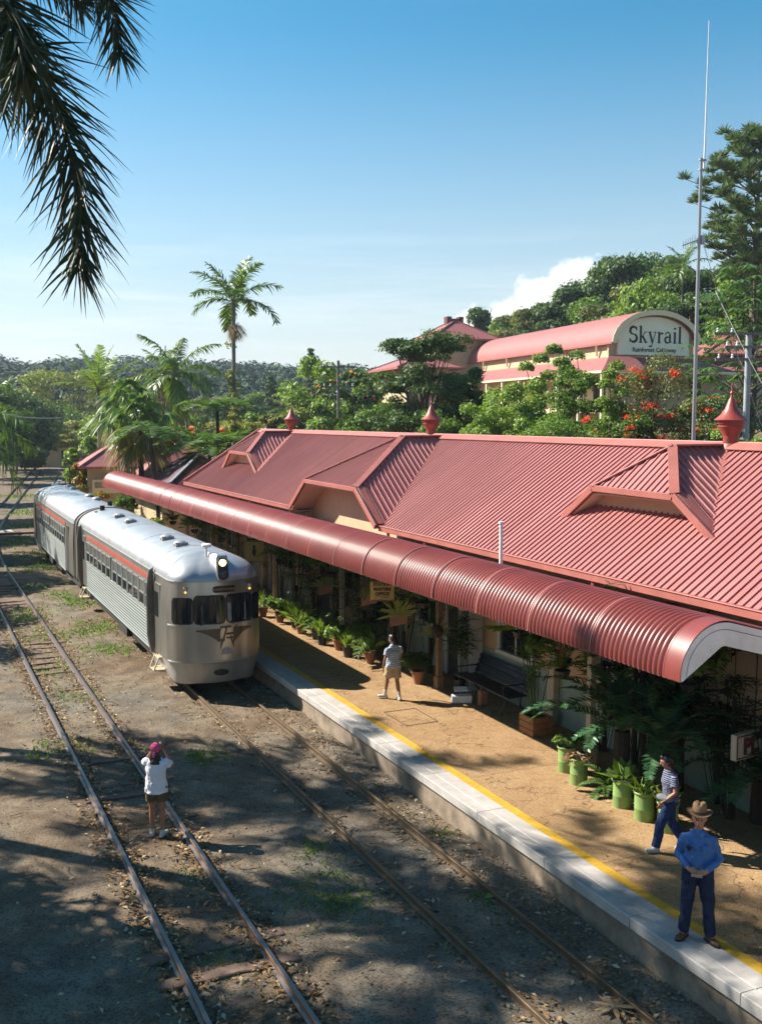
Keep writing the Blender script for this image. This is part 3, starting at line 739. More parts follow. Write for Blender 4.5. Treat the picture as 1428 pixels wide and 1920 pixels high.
def railcar(label, tailed):
    T = thing('railcar', label, 'train carriage', (0, 0, 0), 'carriages of the silver train')
    # body walls
    mb = MB(); zs = [ZB+(ZC-ZB)*i/14 for i in range(15)]
    rows = []
    for z in zs:
        r = []
        for i, (x, y) in enumerate(PL):
            k = tumble(z); n_ = Vector((x, 0)).normalized() if y > CR+.12 else None
            if n_ is None:
                a = PL[max(0, i-1)]; b = PL[min(len(PL)-1, i+1)]; d = Vector((b[0]-a[0], b[1]-a[1])).normalized(); n_ = Vector((d.y, -d.x))
            r.append((x+n_.x*k, y+n_.y*k, z))
        rows.append(r)
    mb.grid(rows); last = len(PL)-1
    mb.add([(-HW, LEN, ZB), (HW, LEN, ZB), (HW-.05, LEN, ZC), (-HW+.05, LEN, ZC)], [(0, 1, 2, 3)])
    body = mb.build('body', MBODY, T, smooth=40)
    # domed roof
    mb = MB(); rows = []
    base = rows
    tops = []
    for t in np.linspace(0, 1, 13):
        th_ = t*math.pi/2; r = []
        for i, (x, y) in enumerate(PL):
            z0 = ZC; k = tumble(ZC)
            sy = min(max(y, 1.55), LEN-.02); sx = 0
            f = 1-math.cos(th_)
            bx, by = x*(1+k/HW), y
            f = f if y > 1.6 else f
            px_ = bx+(sx-bx)*f; py_ = by+(sy-by)*(f if y < 1.6 else 0)
            r.append((px_, py_, z0+(ZT-ZC)*math.sin(th_)))
        rows.append(r)
    mb.grid(rows)
    rr = [r[0] for r in rows]+[r[-1] for r in rows[::-1]]; mb.add(rr, [tuple(range(len(rr)))])
    roof = mb.build('roof', MTOP, T, smooth=50)
    mb = MB()                                                   # drip rail and brow band
    for i in range(len(PL)-1):
        (x, y), (x2, y2) = PL[i], PL[i+1]; k = .968
        mb.beam((x*k, y+(.02 if y < .8 else 0), ZC+.005), (x2*k, y2+(.02 if y2 < .8 else 0), ZC+.005), .035, .03)
    mb.build('drip_rail', MFRM, roof)
    for y in (2.4, 5.5, 8.7, 11.9, 14.9):
        mb = MB(); pts = []
        for a in np.linspace(0, math.pi, 15): pts.append((-(HW-.05)*math.cos(a), y, ZC+(ZT-ZC)*math.sin(a)+.004))
        for p, q in zip(pts, pts[1:]): mb.beam(p, q, .05, .006, (0, 0, 1))
        mb.build('roof_seam', MTOP, roof)
    # skirt apron under the nose
    mb = MB(); rows = []
    zz_ = (.24, .28, .5, .74, .78, .80)
    for z, ins in zip(zz_, (.18, .155, .11, .055, .03, .0)):
        r = []
        for i, (x, y) in enumerate(PL[26:-26]):
            a = PL[26+i-1]; b = PL[min(26+i+1, last)]; d = Vector((b[0]-a[0], b[1]-a[1])).normalized(); n_ = Vector((d.y, -d.x))
            r.append((x-n_.x*ins, y-n_.y*ins, z))
        rows.append(r)
    keep = range(0, len(rows[0])); mb.grid(rows); mb.build('apron', MAPR, T, smooth=50)
    mb = MB(); patch(mb, -1.5, 1.5, lambda s: .835, lambda s: .80, .018, .03, 40); mb.build('bumper_strip', MFRM, T)
    mb = MB(); t_, b_ = rrect(-.2, .2, .44, .62, .08); ss = None
    pts = [( -.0+.19*math.cos(a)*(1 if abs(math.cos(a)) < .8 else 1), .55+.075*math.sin(a)) for a in np.linspace(0, 2*math.pi, 20)[:-1]]
    mb.prism([(x+.02, -.0+.035+.115*(x/.58)**2, z-.03) for x, z in pts], (0, .06, 0)); mb.build('coupling_pocket', MBLK, T)
    # fluted side panels
    for sg in (-1, 1):
        mb = MB(); prof = []
        z = ZB-.12
        while z < 1.70:
            for q, o in ((0, -.012), (.014, -.012), (.022, .012), (.045, .02), (.068, .014)): prof.append((z+q, o))
            z += .083
        mb.grid([[(sg*(HW+o), y, zz2) for zz2, o in prof] for y in (2.35, 5.5, 8.7, 11.6, 13.1)]); mb.add([(sg*(HW+.022), 2.35, ZB-.12), (sg*(HW), 2.35, ZB-.12), (sg*HW, 2.35, 1.7), (sg*(HW+.022), 2.35, 1.7)], [(0, 1, 2, 3)])
        mb.build('fluted_panel', MFLUTE, T, smooth=60)
        mb = MB(); mb.box((sg*(HW-.02), 2.35, 1.715), (sg*(HW+.03), 13.1, 1.765)); mb.build('window_sill_rail', MFRM, T, bevel=.005)
        mb = MB(); mb.prism([(sg*(HW-.015), 2.4, 2.56), (sg*(HW-.035), 2.4, 2.71), (sg*(HW-.035), 13.1, 2.71), (sg*(HW-.015), 13.1, 2.56)], (sg*.012, 0, 0)); bd = mb.build('letter_band', MSTR, T)
        if sg < 0:
            for y0 in (2.9, 12.6):
                me = text_mesh('KURANDA' if False else 'RAIL', .13, 'lettering', .003) if False else None
                mb = MB()
                for k in range(7): mb.prism([(-(HW-.014), y0-.42+k*.12, 2.59), (-(HW-.026), y0-.42+k*.12, 2.69), (-(HW-.026), y0-.42+k*.12+.065, 2.69), (-(HW-.014), y0-.42+k*.12+.065, 2.59)], (-.006, 0, 0))
                mb.build('lettering', MYLT, bd)
    # sash windows
    wy = [2.62+.40, 3.86, 4.66, 5.46, 6.26, 7.06, 7.86, 9.1, 9.9, 10.7, 11.5, 12.3, 12.85]
    wy = [2.72+i*.80 for i in range(7)]+[8.62+i*.80 for i in range(6)]
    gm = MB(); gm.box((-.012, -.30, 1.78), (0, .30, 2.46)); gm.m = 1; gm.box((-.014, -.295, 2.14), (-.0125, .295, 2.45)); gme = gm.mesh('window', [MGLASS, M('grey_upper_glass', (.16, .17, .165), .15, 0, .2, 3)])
    fm = MB()
    for a, b in (((-.34, 1.77), (-.30, 2.49)), ((.30, 1.77), (.34, 2.49)), ((-.30, 2.455), (.30, 2.49)), ((-.30, 1.77), (.30, 1.80)), ((-.30, 2.10), (.30, 2.135))): fm.box((-.03, a[0], a[1]), (.006, b[0], b[1]))
    fme = fm.mesh('window_frame', MFRM)
    for sg in (-1, 1):
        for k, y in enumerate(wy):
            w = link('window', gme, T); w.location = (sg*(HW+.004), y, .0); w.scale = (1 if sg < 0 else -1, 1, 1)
            f = link('window_frame', fme); f.parent = w
            if k in (1, 5, 8, 10):
                mb = MB(); mb.box((-.011, -.29, 1.81), (-.001, .29, 1.97)); l = mb.build('lowered_sash', MFRM if k != 5 else MBLK); l.parent = w
    # doors: recessed dark openings, standing door edges and folding steps
    for sg in (-1, 1):
        for y in (1.78, 13.75):
            mb = MB(); mb.box((sg*(HW-.2), y-.36, ZB), (sg*(HW+.004), y+.36, 2.62)); dr = mb.build('door', MDARK if sg > 0 else MBODY, T)
            if sg < 0:
                mb = MB(); mb.box((-(HW+.012), y-.2, 1.75), (-(HW+.003), y+.2, 2.4)); mb.build('door_window', MGLASS, dr)
                mb = MB(); pr = [(-(HW-.02), ZB-.1), (-(HW+.08), ZB-.1), (-(HW+.17), 1.2), (-(HW+.17), 2.45), (-(HW+.10), 2.9), (-(HW-.02), 2.98)]
                yy_ = y+.42; mb.prism([(a, yy_, b) for a, b in pr], (0, .05, 0)); de = mb.build('door_edge', MDOOR, dr, bevel=.01)
                mb = MB()
                for a, b in zip(pr[1:], pr[2:]): mb.beam((a[0], yy_-.012, a[1]), (b[0], yy_-.012, b[1]), .03, .02, (0, 1, 0))
                mb.build('door_trim', MFRM, de)
                mb = MB(); x0 = -(HW+.02)
                for dy in (-.22, .22):
                    for p, q in (((x0, ZB-.1), (x0-.13, ZB-.42)), ((x0-.13, ZB-.42), (x0+.16, ZB-.48)), ((x0+.16, ZB-.1), (x0+.16, ZB-.48)), ((x0, ZB-.11), (x0+.16, ZB-.11))):
                        mb.beam((p[0], y+dy, p[1]), (q[0], y+dy, q[1]), .03, .05, (0, 1, 0))
                mb.box((x0-.14, y-.26, ZB-.45), (x0+.16, y+.26, ZB-.42)); mb.box((x0-.02, y-.26, ZB-.14), (x0+.18, y+.26, ZB-.11))
                mb.build('step', MDOOR if False else MPOST, T, bevel=.004)
    # nose: windows with black rubbers, headboard, emblem, lamps
    for s0, s1, z0, z1 in ((-1.235, -.70, 1.81, 2.42), (-.645, .10, 1.80, 2.47), (.17, .86, 1.80, 2.47), (.915, 1.235, 1.81, 2.42)):
        mb = MB(); t_, b_ = rrect(s0-.03, s1+.03, z0-.03, z1+.03, .11); patch(mb, s0-.03, s1+.03, t_, b_, .012, .02, 26); wr = mb.build('windscreen_rubber', MBLK, T)
        mb = MB(); t_, b_ = rrect(s0, s1, z0, z1, .09); patch(mb, s0, s1, t_, b_, .018, .015, 26); mb.build('windscreen', MGLASS, wr)
    mb = MB(); patch(mb, -1.45, 1.45, lambda s: 1.755, lambda s: 1.715, .022, .03, 44); mb.build('belt_rail', MFRM, T)
    for s in (-.5, .3):
        p, n_ = on_front(s); mb = MB(); mb.beam((p.x+.0, p.y-.045, 1.78), (p.x+.13, p.y-.04, 2.25), .012, .012); mb.tube([(p.x, p.y-.05, 1.77), (p.x, p.y+.01, 1.77)], .02, 8); mb.build('wiper', MBLK, T)
    mb = MB(); t_, b_ = rrect(-.20, .42, 2.555, 2.715, .08); patch(mb, -.20, .42, t_, b_, .03, .045, 26); hb = mb.build('headboard', MBLK, T)
    me = text_mesh('SAVANNAHLANDER', .072, 'lettering', .002, .92); me.materials.append(MYLT)
    p, n_ = on_front(.11); place_mesh(me, frame((p.x, p.y-.006-.0, 2.635), (1, 0, 0), (0, 0, 1))); o = link('lettering', me, hb); o.location.y = -.0
    # winged emblem
    em = MB()
    def wing(s0, s1, z_out, flip):
        f = lambda s: (s-s0)/(s1-s0)
        k = (lambda s: f(s)) if not flip else (lambda s: 1-f(s))
        return (lambda s: 1.655-.03*(1-k(s))), (lambda s: 1.655-.03*(1-k(s))-.035-.33*k(s)**1.6)
    a, b = wing(-.62, -.02, 0, False); patch(em, -.62, -.02, a, b, .014, .012, 16)
    a, b = wing(.36, .86, 0, True); patch(em, .34, .86, a, b, .014, .012, 16)
    def bar(p, q, w):
        (s0, z0), (s1, z1) = p, q
        if s1 < s0: s0, z0, s1, z1 = s1, z1, s0, z0
        if abs(s1-s0) < .03: s1 = s0+.03
        patch(em, s0, s1, lambda s: max(z0, z1)+w/2 if abs(z1-z0) < .05 else z0+(z1-z0)*(s-s0)/(s1-s0)+w, lambda s: min(z0, z1)-w/2 if abs(z1-z0) < .05 else z0+(z1-z0)*(s-s0)/(s1-s0)-w, .018, .014, 5)
    for p, q, w in (((-.02, 1.68), (.28, 1.68), .05), ((-.1, 1.36), (.1, 1.36), .05), ((-.1, 1.36), (.0, 1.68), .06), ((.06, 1.36), (.16, 1.68), .06), ((.14, 1.50), (.38, 1.50), .05), ((.34, 1.50), (.42, 1.66), .06), ((.14, 1.40), (.36, 1.40), .04), ((-.02, 1.18), (.05, 1.36), .06), ((.26, 1.40), (.34, 1.20), .06)): bar(p, q, w)
    em.build('winged_emblem', MEMB, T)
    mb = MB(); cz = 1.02
    patch(mb, .0, .30, lambda s: cz+math.sqrt(max(.0001, .15**2-(s-.15)**2)), lambda s: cz-.035, .012, .01, 16); mb.build('round_plate', M('worn_white_plate', (.5, .47, .44), .5, .2, .2, 6), T)
    # headlamp fairing on the dome
    mb = MB(); fx = .07
    mb.prism([(fx-.15, .25, 2.80), (fx-.15, -.06, 2.84), (fx-.15, .08, 3.46), (fx-.15, .22, 3.51), (fx-.15, 1.3, 3.44)], (.30, 0, 0)); fr = mb.build('headlamp_fairing', MTOP, T, bevel=.03)
    zf = lambda z: -.06+(z-2.84)*.14/.62
    mb = MB(); poly = [(fx+.135*math.cos(a), 0, 3.15+(.15 if math.sin(a) > 0 else -.15)+.125*math.sin(a)) for a in np.linspace(0, 2*math.pi, 24)[:-1]]
    mb.prism([(x, zf(z)-.03, z) for x, _, z in poly], (0, .06, 0)); fp = mb.build('lamp_panel', MBLK, fr)
    for z, mt, nm in ((3.29, MLIT, 'headlamp'), (3.02, MLENS, 'headlamp')):
        mb = MB(); mb.lathe([(.0, -.035), (.05, -.03), (.078, -.012), (.085, 0), (.095, .002), (.095, .02)], n=18); me = mb.mesh(nm, mt, smooth=50)
        me.transform(Matrix.Rotation(R(90+17), 4, 'X').inverted() @ Matrix.Scale(-1, 4, (0, 0, 1)) if False else Matrix.Rotation(R(-90), 4, 'X')); me.transform(Matrix.Translation((fx, zf(z)-.035, z))); link(nm, me, fr)
    mb = MB(); mb.tube([(fx-.2, .8, 3.36), (fx-.2, .8, 3.62)], [.03, .03], 8); mb.lathe([(.001, .05), (.1, .045), (.13, .02), (.12, -.03), (.06, -.06), (.001, -.06)], (fx-.2, .76, 3.66), 16); mb.build('horn_dish', MBRD, T, smooth=50)
    for s in (-.86, .80):
        p, n_ = on_front(s); mb = MB(); q = p+n_*.03; mb.box((q.x-.045, q.y-.01, 2.56), (q.x+.045, q.y+.06, 2.72)); ml = mb.build('marker_lamp', MBODY, T, bevel=.015)
        mb = MB(); mb.ball((q.x, q.y-.015, 2.595), (.03, .02, .03), 10, 6); mb.build('bulb', MAMB, ml, smooth=60)
    # roof scoops
    for x, y in ((-.3, 2.8), (-.3, 4.4), (-.3, 9.6), (-.3, 11.6)):
        z = ZC+(ZT-ZC)*math.sqrt(1-(x/HW)**2); mb = MB()
        mb.ball((x, y, z+.02), (.2, .26, .12), 14, 8); mb.box((x-.17, y-.2, z-.1), (x+.17, y-.08, z+.09)); mb.build('roof_scoop', M('grey_roof_scoop', (.40, .40, .41), .5, .3, .15, 4) if y == 2.8 else bpy.data.materials['grey_roof_scoop'], T, smooth=40)
    mb = MB(); mb.tube([(-.35, 14.6, 3.3), (-.35, 14.6, 3.62)], .09, 12); mb.box((-.62, 14.45, 3.33), (-.15, 14.75, 3.40)); mb.build('exhaust_stub', MBLK, T)
    # wheels and underframe
    mb = MB(); mb.box((-.95, .9, .30), (.95, LEN-.3, .7)); mb.build('underframe', MUND, T)
    for y in (2.9, 4.9, LEN-4.6, LEN-2.6):
        for sg in (-1, 1):
            mb = MB(); mb.tube([(sg*.49, y, .42-.02), (sg*.62, y, .42-.02)], .40, 24); mb.tube([(sg*.62, y, .40), (sg*.66, y, .40)], .12, 12); mb.build('wheel', MUND, T, smooth=40)
    for sg in (-1, 1):
        for y in (3.9, LEN-3.6):
            mb = MB(); mb.box((sg*.7, y-1.35, .34), (sg*.84, y+1.35, .52)); mb.box((sg*.72, y-.35, .24), (sg*.86, y+.35, .6)); mb.build('bogie_frame', MUND, T, bevel=.02)
        mb = MB(); mb.box((sg*.75, 6.4, .28), (sg*1.1, 7.7, .66)); mb.build('underfloor_box', MUND, T, bevel=.02)
    if tailed:
        mb = MB(); mb.box((-.95, LEN, ZB+.1), (.95, LEN+.3, 2.8)); mb.build('gangway_bellows', MBLK, T)
        pts = []
        mb = MB()
        for a in np.linspace(0, math.pi, 17): pts.append((-(HW+.0)*math.cos(a), LEN-.06, ZC-.02+(ZT-ZC+.03)*math.sin(a)))
        pts = [(-HW-.01, LEN-.06, ZB)]+pts+[(HW+.01, LEN-.06, ZB)]
        for p, q in zip(pts, pts[1:]): mb.beam(p, q, .16, .05, (0, 0, 1) if abs(p[0]) < 1.1 else (1, 0, 0), .01)
        mb.build('end_hoop', MDOOR, T)
    return T
car1 = railcar('silver railcar with lit headlamp and winged emblem on its rounded nose', True)
car1.location = (6.98, 24.55, .08)
car2 = railcar('second silver railcar coupled behind, tapering away under tree shade', False)
car2.rotation_euler = (0, 0, math.pi-R(.6)); car2.location = (7.02+.05, 52.2+3.6, .08)
# ------------------------------------------------------------------ foliage kit
G_MID = leafmat('mid_green_leaf', (0.062, 0.118, 0.02), (0.165, 0.265, 0.045))
G_DARK = leafmat('dark_green_leaf', (0.03, 0.066, 0.018), (0.082, 0.142, 0.036))
G_LIGHT = leafmat('light_green_leaf', (0.1, 0.175, 0.028), (0.235, 0.335, 0.06))
G_YEL = leafmat('yellow_green_leaf', (0.119, 0.154, 0.025), (0.266, 0.280, 0.049))
G_OLIVE = leafmat('olive_leaf', (0.08, 0.104, 0.03), (0.185, 0.2, 0.064))
G_PINE = leafmat('pine_needles', (0.050, 0.105, 0.038), (0.14, 0.20, 0.075), .6, .15)
G_PALM = leafmat('palm_leaflet', (0.058, 0.112, 0.024), (0.135, 0.216, 0.046), .32, .3)
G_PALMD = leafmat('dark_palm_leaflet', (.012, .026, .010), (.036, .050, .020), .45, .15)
G_FAN = leafmat('yellowing_palm_leaflet', (.075, .105, .018), (.17, .17, .03), .38, .35, (.42, .26, .03), .90)
G_DEAD = leafmat('dead_frond', (.20, .13, .07), (.34, .25, .15), .8, .25)
G_FERN = leafmat('fern_leaflet', (.050, .110, .022), (.115, .20, .045), .5, .4)
G_CROTON = leafmat('croton_leaf', (.10, .15, .02), (.32, .30, .03), .4, .25, (.42, .06, .02), .72)
G_CREAM = leafmat('cream_flower', (.45, .38, .18), (.62, .52, .26), .7, .3)
G_RED = leafmat('red_flower', (.62, .035, .025), (.80, .10, .05), .6, .3)
G_ORANGE = leafmat('orange_flower', (.75, .17, .05), (.85, .33, .12), .6, .3)
G_FAR = leafmat('forest_leaf', (.018, .042, .020), (.048, .088, .038), .9, .0)
BARK = M('grey_brown_bark', (.17, .13, .095), .9, 0, .4, 7, .6, 14)
BARKP = M('pale_palm_trunk', (.27, .23, .19), .85, 0, .35, 3, .4, 9)
BARKD = M('dark_fern_trunk', (.055, .038, .026), .95, 0, .4, 9, .7, 20)
CSHAFT = M('green_crown_shaft', (.16, .21, .07), .5, 0, .2, 3)
NR = np.random.default_rng(11)
def sph(n, r=NR):
    v = r.normal(size=(n, 3)); return unit(v)
def clump_leaves(acc, c, rad, n, size, asp=.5, r=NR, up=.5, droop=.3, shell=.55):
    """leaves spread through one ellipsoidal clump"""
    rad = np.asarray(rad, float); d = sph(n, r); d[:, 2] = np.where(d[:, 2] < -.45, -d[:, 2]*.4, d[:, 2])
    t = shell+(1-shell)*r.random((n, 1))**.6; t *= 1+.22*r.normal(size=(n, 1))*(r.random((n, 1)) < .3)
    C = np.asarray(c)+d*rad*t
    Nn = unit(d*.7+np.array([0, 0, up])+r.normal(size=(n, 3))*.55)
    T = unit(np.cross(Nn, sph(n, r)))+np.array([0, 0, -droop]); T = unit(T-Nn*np.sum(T*Nn, 1, keepdims=True)*.6)
    acc.leaves(C, Nn, T, size*(.65+.7*r.random(n)), asp)
def limb_pts(a, b, r, k=4, sag=.0, wob=.06):
    a, b = np.asarray(a, float), np.asarray(b, float); L_ = np.linalg.norm(b-a); out = []
    for i in range(k+1):
        t = i/k; p = a+(b-a)*t+np.array([0, 0, 1])*sag*L_*math.sin(math.pi*t)
        if 0 < i < k: p = p+r.normal(size=3)*wob*L_*.5
        out.append(tuple(p))
    return out
def tree_proto(seed, H, Rx, mat, leaf=.3, ncl=22, per=220, kind='round', bark=BARK, asp=.5, trunk_r=.16, bare=.25, flowers=None, nfl=0):
    """one tree about the origin: tapered trunk with limbs, and a crown of leaf clumps with gaps"""
    r = np.random.default_rng(seed); tb = MB(); acc = Acc(); fl = Acc() if flowers else None
    zc = H*(bare+1)/2; rz = H*(1-bare)/2; top = (r.normal()*.03*H, r.normal()*.03*H, H*.72)
    tb.tube(limb_pts((0, 0, -.3), top, r, 5, 0, .05), [trunk_r*1.25, trunk_r, trunk_r*.85, trunk_r*.65, trunk_r*.45, trunk_r*.2], 7)
    cs = []
    for i in range(ncl):
        if kind == 'flat':
            lv = r.choice([.55, .72, .9]); a = r.random()*2*math.pi; q = Rx*(.35+.6*r.random()**.7)*(1.0 if lv < .85 else .72)
            c = np.array([q*math.cos(a), q*math.sin(a), H*lv+r.normal()*.03*H]); cr = np.array([1, 1, .42])*Rx*(.26+.12*r.random())
        elif kind == 'cone':
            t = (i+.5)/ncl; a = i*2.4+r.random(); q = Rx*(1-t)**.8*(.55+.4*r.random()); c = np.array([q*math.cos(a), q*math.sin(a), H*(bare+(1-bare)*t*.96)]); cr = np.array([1, 1, .55])*Rx*(.34-.16*t)
        elif kind == 'column':
            t = (i+.5)/ncl; a = i*2.4; q = Rx*.5*r.random(); c = np.array([q*math.cos(a), q*math.sin(a), H*(bare+(1-bare)*t*.97)]); cr = np.array([1, 1, .8])*Rx*(.42-.15*t)
        else:
            d = sph(1, r)[0]; d[2] = d[2]*.9+.12; q = .5+.32*r.random()
            c = np.array([d[0]*Rx*q, d[1]*Rx*q, zc+d[2]*rz*q*1.1]); cr = np.array([1, 1, .78])*Rx*(.27+.15*r.random())
        cs.append((c, cr))
        clump_leaves(acc, c, cr, int(per*(.6+.8*r.random())), leaf, asp, r)
        if i % 2 == 0 or kind == 'flat':
            t0 = .35+.5*r.random(); p0 = np.array([top[0]*t0, top[1]*t0, max(.15*H, min(c[2]*.8, H*.72*t0))])
            tb.tube(limb_pts(p0, c, r, 3, .06, .08), [trunk_r*.42, trunk_r*.3, trunk_r*.2, trunk_r*.08], 5)
        if fl and r.random() < .75:
            n = max(1, nfl//ncl); k = r.integers(1, 4)
            for _ in range(k):
                d = sph(1, r)[0]; d[2] = abs(d[2])*.8; clump_leaves(fl, c+d*cr*.95, cr*.22+.05, n, leaf*.75, .8, r)
    me_t = tb.mesh('trunk', bark, smooth=60); me_c = acc.mesh('crown', mat)
    me_f = fl.mesh('blossom', flowers) if fl else None
    return me_t, me_c, me_f
def plant(proto, name, label, cat, loc, scale=1, rotz=0., group=None, sz=None):
    t = thing(name, label, cat, loc, group); t.rotation_euler = (0, 0, rotz); t.scale = (scale, scale, sz if sz else scale)
    for nm, me in zip(('trunk', 'crown', 'blossom'), proto):
        if me: o = bpy.data.objects.new(nm, me); COL.objects.link(o); o.parent = t
    return t
def at_px(px, pytop, depth):
    p = bg(px, pytop, depth); z = land(p.x, p.y); return (p.x, p.y, z), p.z-z
def tree_px(proto_fn, px, pytop, depth, wpx, name, label, cat, group=None, **kw):
    """builds a tree of its own whose height and spread suit that distance"""
    (x, y, z), H = at_px(px, pytop, depth); Rx = wpx/2/F*depth
    pr = tree_proto(hash_(px, pytop), H, Rx, **kw)
    return plant(pr, name, label, cat, (x, y, z), 1, 0, group)
def hash_(*a): return int(abs(sum((i+1)*7919*v for i, v in enumerate(a)))) % 100003
# ---- palms
def frond(acc, o, az, el, Ln, bend, leaf, n=34, W=.05, droop=.35, plum=0., r=NR, twist=.0, fw=.55, base=.12):
    """feather frond: an arching midrib with two ranks of leaflets; returns the midrib"""
    k = 16; p = np.array(o, float); pts = [p.copy()]; dirs = []
    h = np.array([math.cos(az), math.sin(az), 0]); e = el
    for i in range(k):
        e = el-bend*((i+.5)/k)**1.25; d = h*math.cos(e)+np.array([0, 0, math.sin(e)]); dirs.append(d); p = p+d*Ln/k; pts.append(p.copy())
    pts = np.array(pts); dirs.append(dirs[-1]); dirs = np.array(dirs)
    side = np.array([-h[1], h[0], 0.])
    ts = np.linspace(base, .985, n); idx = ts*k; i0 = np.minimum(idx.astype(int), k-1); f = (idx-i0)[:, None]
    P = pts[i0]*(1-f)+pts[i0+1]*f; D = unit(dirs[i0]*(1-f)+dirs[i0+1]*f)
    upn = unit(np.cross(D, np.broadcast_to(side, D.shape))*-1); upn = np.where(upn[:, 2:3] < 0, -upn, upn)
    for sg in (-1, 1):
        rot = r.normal(size=(n, 1))*plum
        sd = side*sg*np.cos(rot)+upn*np.sin(rot)
        q = fw+.25*(ts[:, None]-.3)+.12*r.normal(size=(n, 1))
        d = unit(sd*.8+D*q+upn*.18+r.normal(size=(n, 3))*.07)
        Ll = leaf*(np.sin(np.pi*(.12+.82*ts))**.7)*(.85+.3*r.random(n))
        wd = unit(np.cross(d, upn)+r.normal(size=(n, 3))*.25)
        acc.strips(P, d, Ll, W, droop*(.7+.6*r.random(n)), wd)
    return pts
def ribtube(mb, pts, r0, r1): mb.tube([tuple(p) for p in pts[::2]], [r0+(r1-r0)*i/(len(pts[::2])-1) for i in range(len(pts[::2]))], 5)
MRACH = M('green_frond_midrib', (.13, .15, .05), .5, 0, .2, 4)
def palm(label, loc, H, Ln, nf=12, leaf=.55, mat=None, lean=(0, 0), trunk_r=.14, seed=1, dead=0, els=(75, -25), bend=1.35, group=None, name='palm_tree', n=30, plum=.25, W=.05, shaft=True, droop=.35, rot0=0., fl_az=None):
    r = np.random.default_rng(seed); T = thing(name, label, 'palm tree', loc, group); x, y, z = loc
    tp = np.array([x+lean[0], y+lean[1], z+H]); mb = MB(); pts = []
    for i in range(9):
        t = i/8; pts.append((x+lean[0]*t**1.6, y+lean[1]*t**1.6, z-.3+(H+.3)*t))
    mb.tube(pts, [trunk_r*(1.35 if i == 0 else 1.08-.35*i/8) for i in range(9)], 10); mb.build('trunk', BARKP, T, smooth=50)
    if shaft:
        mb = MB(); mb.tube([tuple(tp-np.array([0, 0, .1])), tuple(tp+np.array([0, 0, .45])), tuple(tp+np.array([0, 0, .95]))], [trunk_r*.85, trunk_r*.95, trunk_r*.35], 10); mb.build('crown_shaft', CSHAFT, T, smooth=50)
    tp = tp+np.array([0, 0, .75 if shaft else .1])
    for i in range(nf):
        t = i/(nf-1); el = R(els[0]+(els[1]-els[0])*t); az = rot0+i*2.399+r.normal()*.12
        acc = Acc(); b_ = bend*(.55+.6*t)
        pts = frond(acc, tp, az, el, Ln*(.85+.25*r.random()), b_, leaf, n, W, droop, plum, r)
        f = acc.build('frond', mat or G_PALM, T); mb = MB(); ribtube(mb, pts, .035*Ln/3.5, .006); mb.build('midrib', MRACH, f)
    for i in range(dead):
        acc = Acc(); az = i*2.1+.4; frond(acc, tp-np.array([0, 0, .3]), az, R(-58), Ln*.6, .5, leaf*.8, 18, W, .6, .5, r); acc.build('dead_frond', G_DEAD, T)
    return T
def fan_palm(label, loc, H, Rr, nf=26, seed=3, trunk_r=.16, group=None, mat=None):
    """fan-leaved palm with drooping split tips"""
    r = np.random.default_rng(seed); T = thing('fan_palm', label, 'palm tree', loc, group); x, y, z = loc
    mb = MB(); mb.tube([(x, y, z-.3), (x+.05, y, z+H*.5), (x, y, z+H)], [trunk_r*1.2, trunk_r, trunk_r*.9], 9); mb.build('trunk', BARKD, T, smooth=50)
    tp = np.array([x, y, z+H]); stalks = MB()
    for i in range(nf):
        t = i/(nf-1); el = R(80-135*t); az = i*2.399; h = np.array([math.cos(az), math.sin(az), 0])
        d = h*math.cos(el)+np.array([0, 0, math.sin(el)]); hub = tp+d*Rr*(.36+.32*r.random()); stalks.tube([tuple(tp), tuple(hub)], [.03, .018], 5)
        acc = Acc(); m = 30; a = np.linspace(-1.9, 1.9, m); side = np.array([-h[1], h[0], 0.]); upv = np.cross(side, d)
        D = unit(d[None]*np.cos(a)[:, None]+side[None]*np.sin(a)[:, None]+upv*-.12); Wd = unit(np.cross(D, np.broadcast_to(upv, D.shape))+r.normal(size=D.shape)*.15)
        acc.strips(np.broadcast_to(hub, D.shape), D, Rr*.46*(.75+.25*np.cos(a*.7))*(.85+.3*r.random(m)), Rr*.05, Rr*.34*(.6+.8*r.random(m)), Wd, (.3, 1., .9, .5, .05))
        mt = mat or (G_PALM if t < .55 else G_FAN); acc.build('fan_leaf', mt if t < .86 else G_DEAD, T)
    stalks.build('leaf_stalk', MRACH, T); return T
def tree_fern(label, loc, H, Rr, nf=14, seed=5, group=None, el=28, name='tree_fern', trunk_r=.11, lean=(0, 0)):
    r = np.random.default_rng(seed); T = thing(name, label, 'tree fern', loc, group); x, y, z = loc
    mb = MB(); mb.tube([(x, y, z-.3), (x+lean[0]*.4, y+lean[1]*.4, z+H*.5), (x+lean[0], y+lean[1], z+H)], [trunk_r*1.3, trunk_r, trunk_r*.9], 8); mb.build('trunk', BARKD, T, smooth=50)
    tp = (x+lean[0], y+lean[1], z+H)
    for i in range(nf):
        acc = Acc(); pts = frond(acc, tp, i*2*math.pi/nf+r.normal()*.12, R(el+r.normal()*7), Rr*(.9+.2*r.random()), .95, Rr*.26, 34, Rr*.035, .12, .05, r, fw=.25, base=.08)
        f = acc.build('frond', G_FERN, T); mb = MB(); ribtube(mb, pts, .022, .004); mb.build('midrib', MRACH, f)
    return T
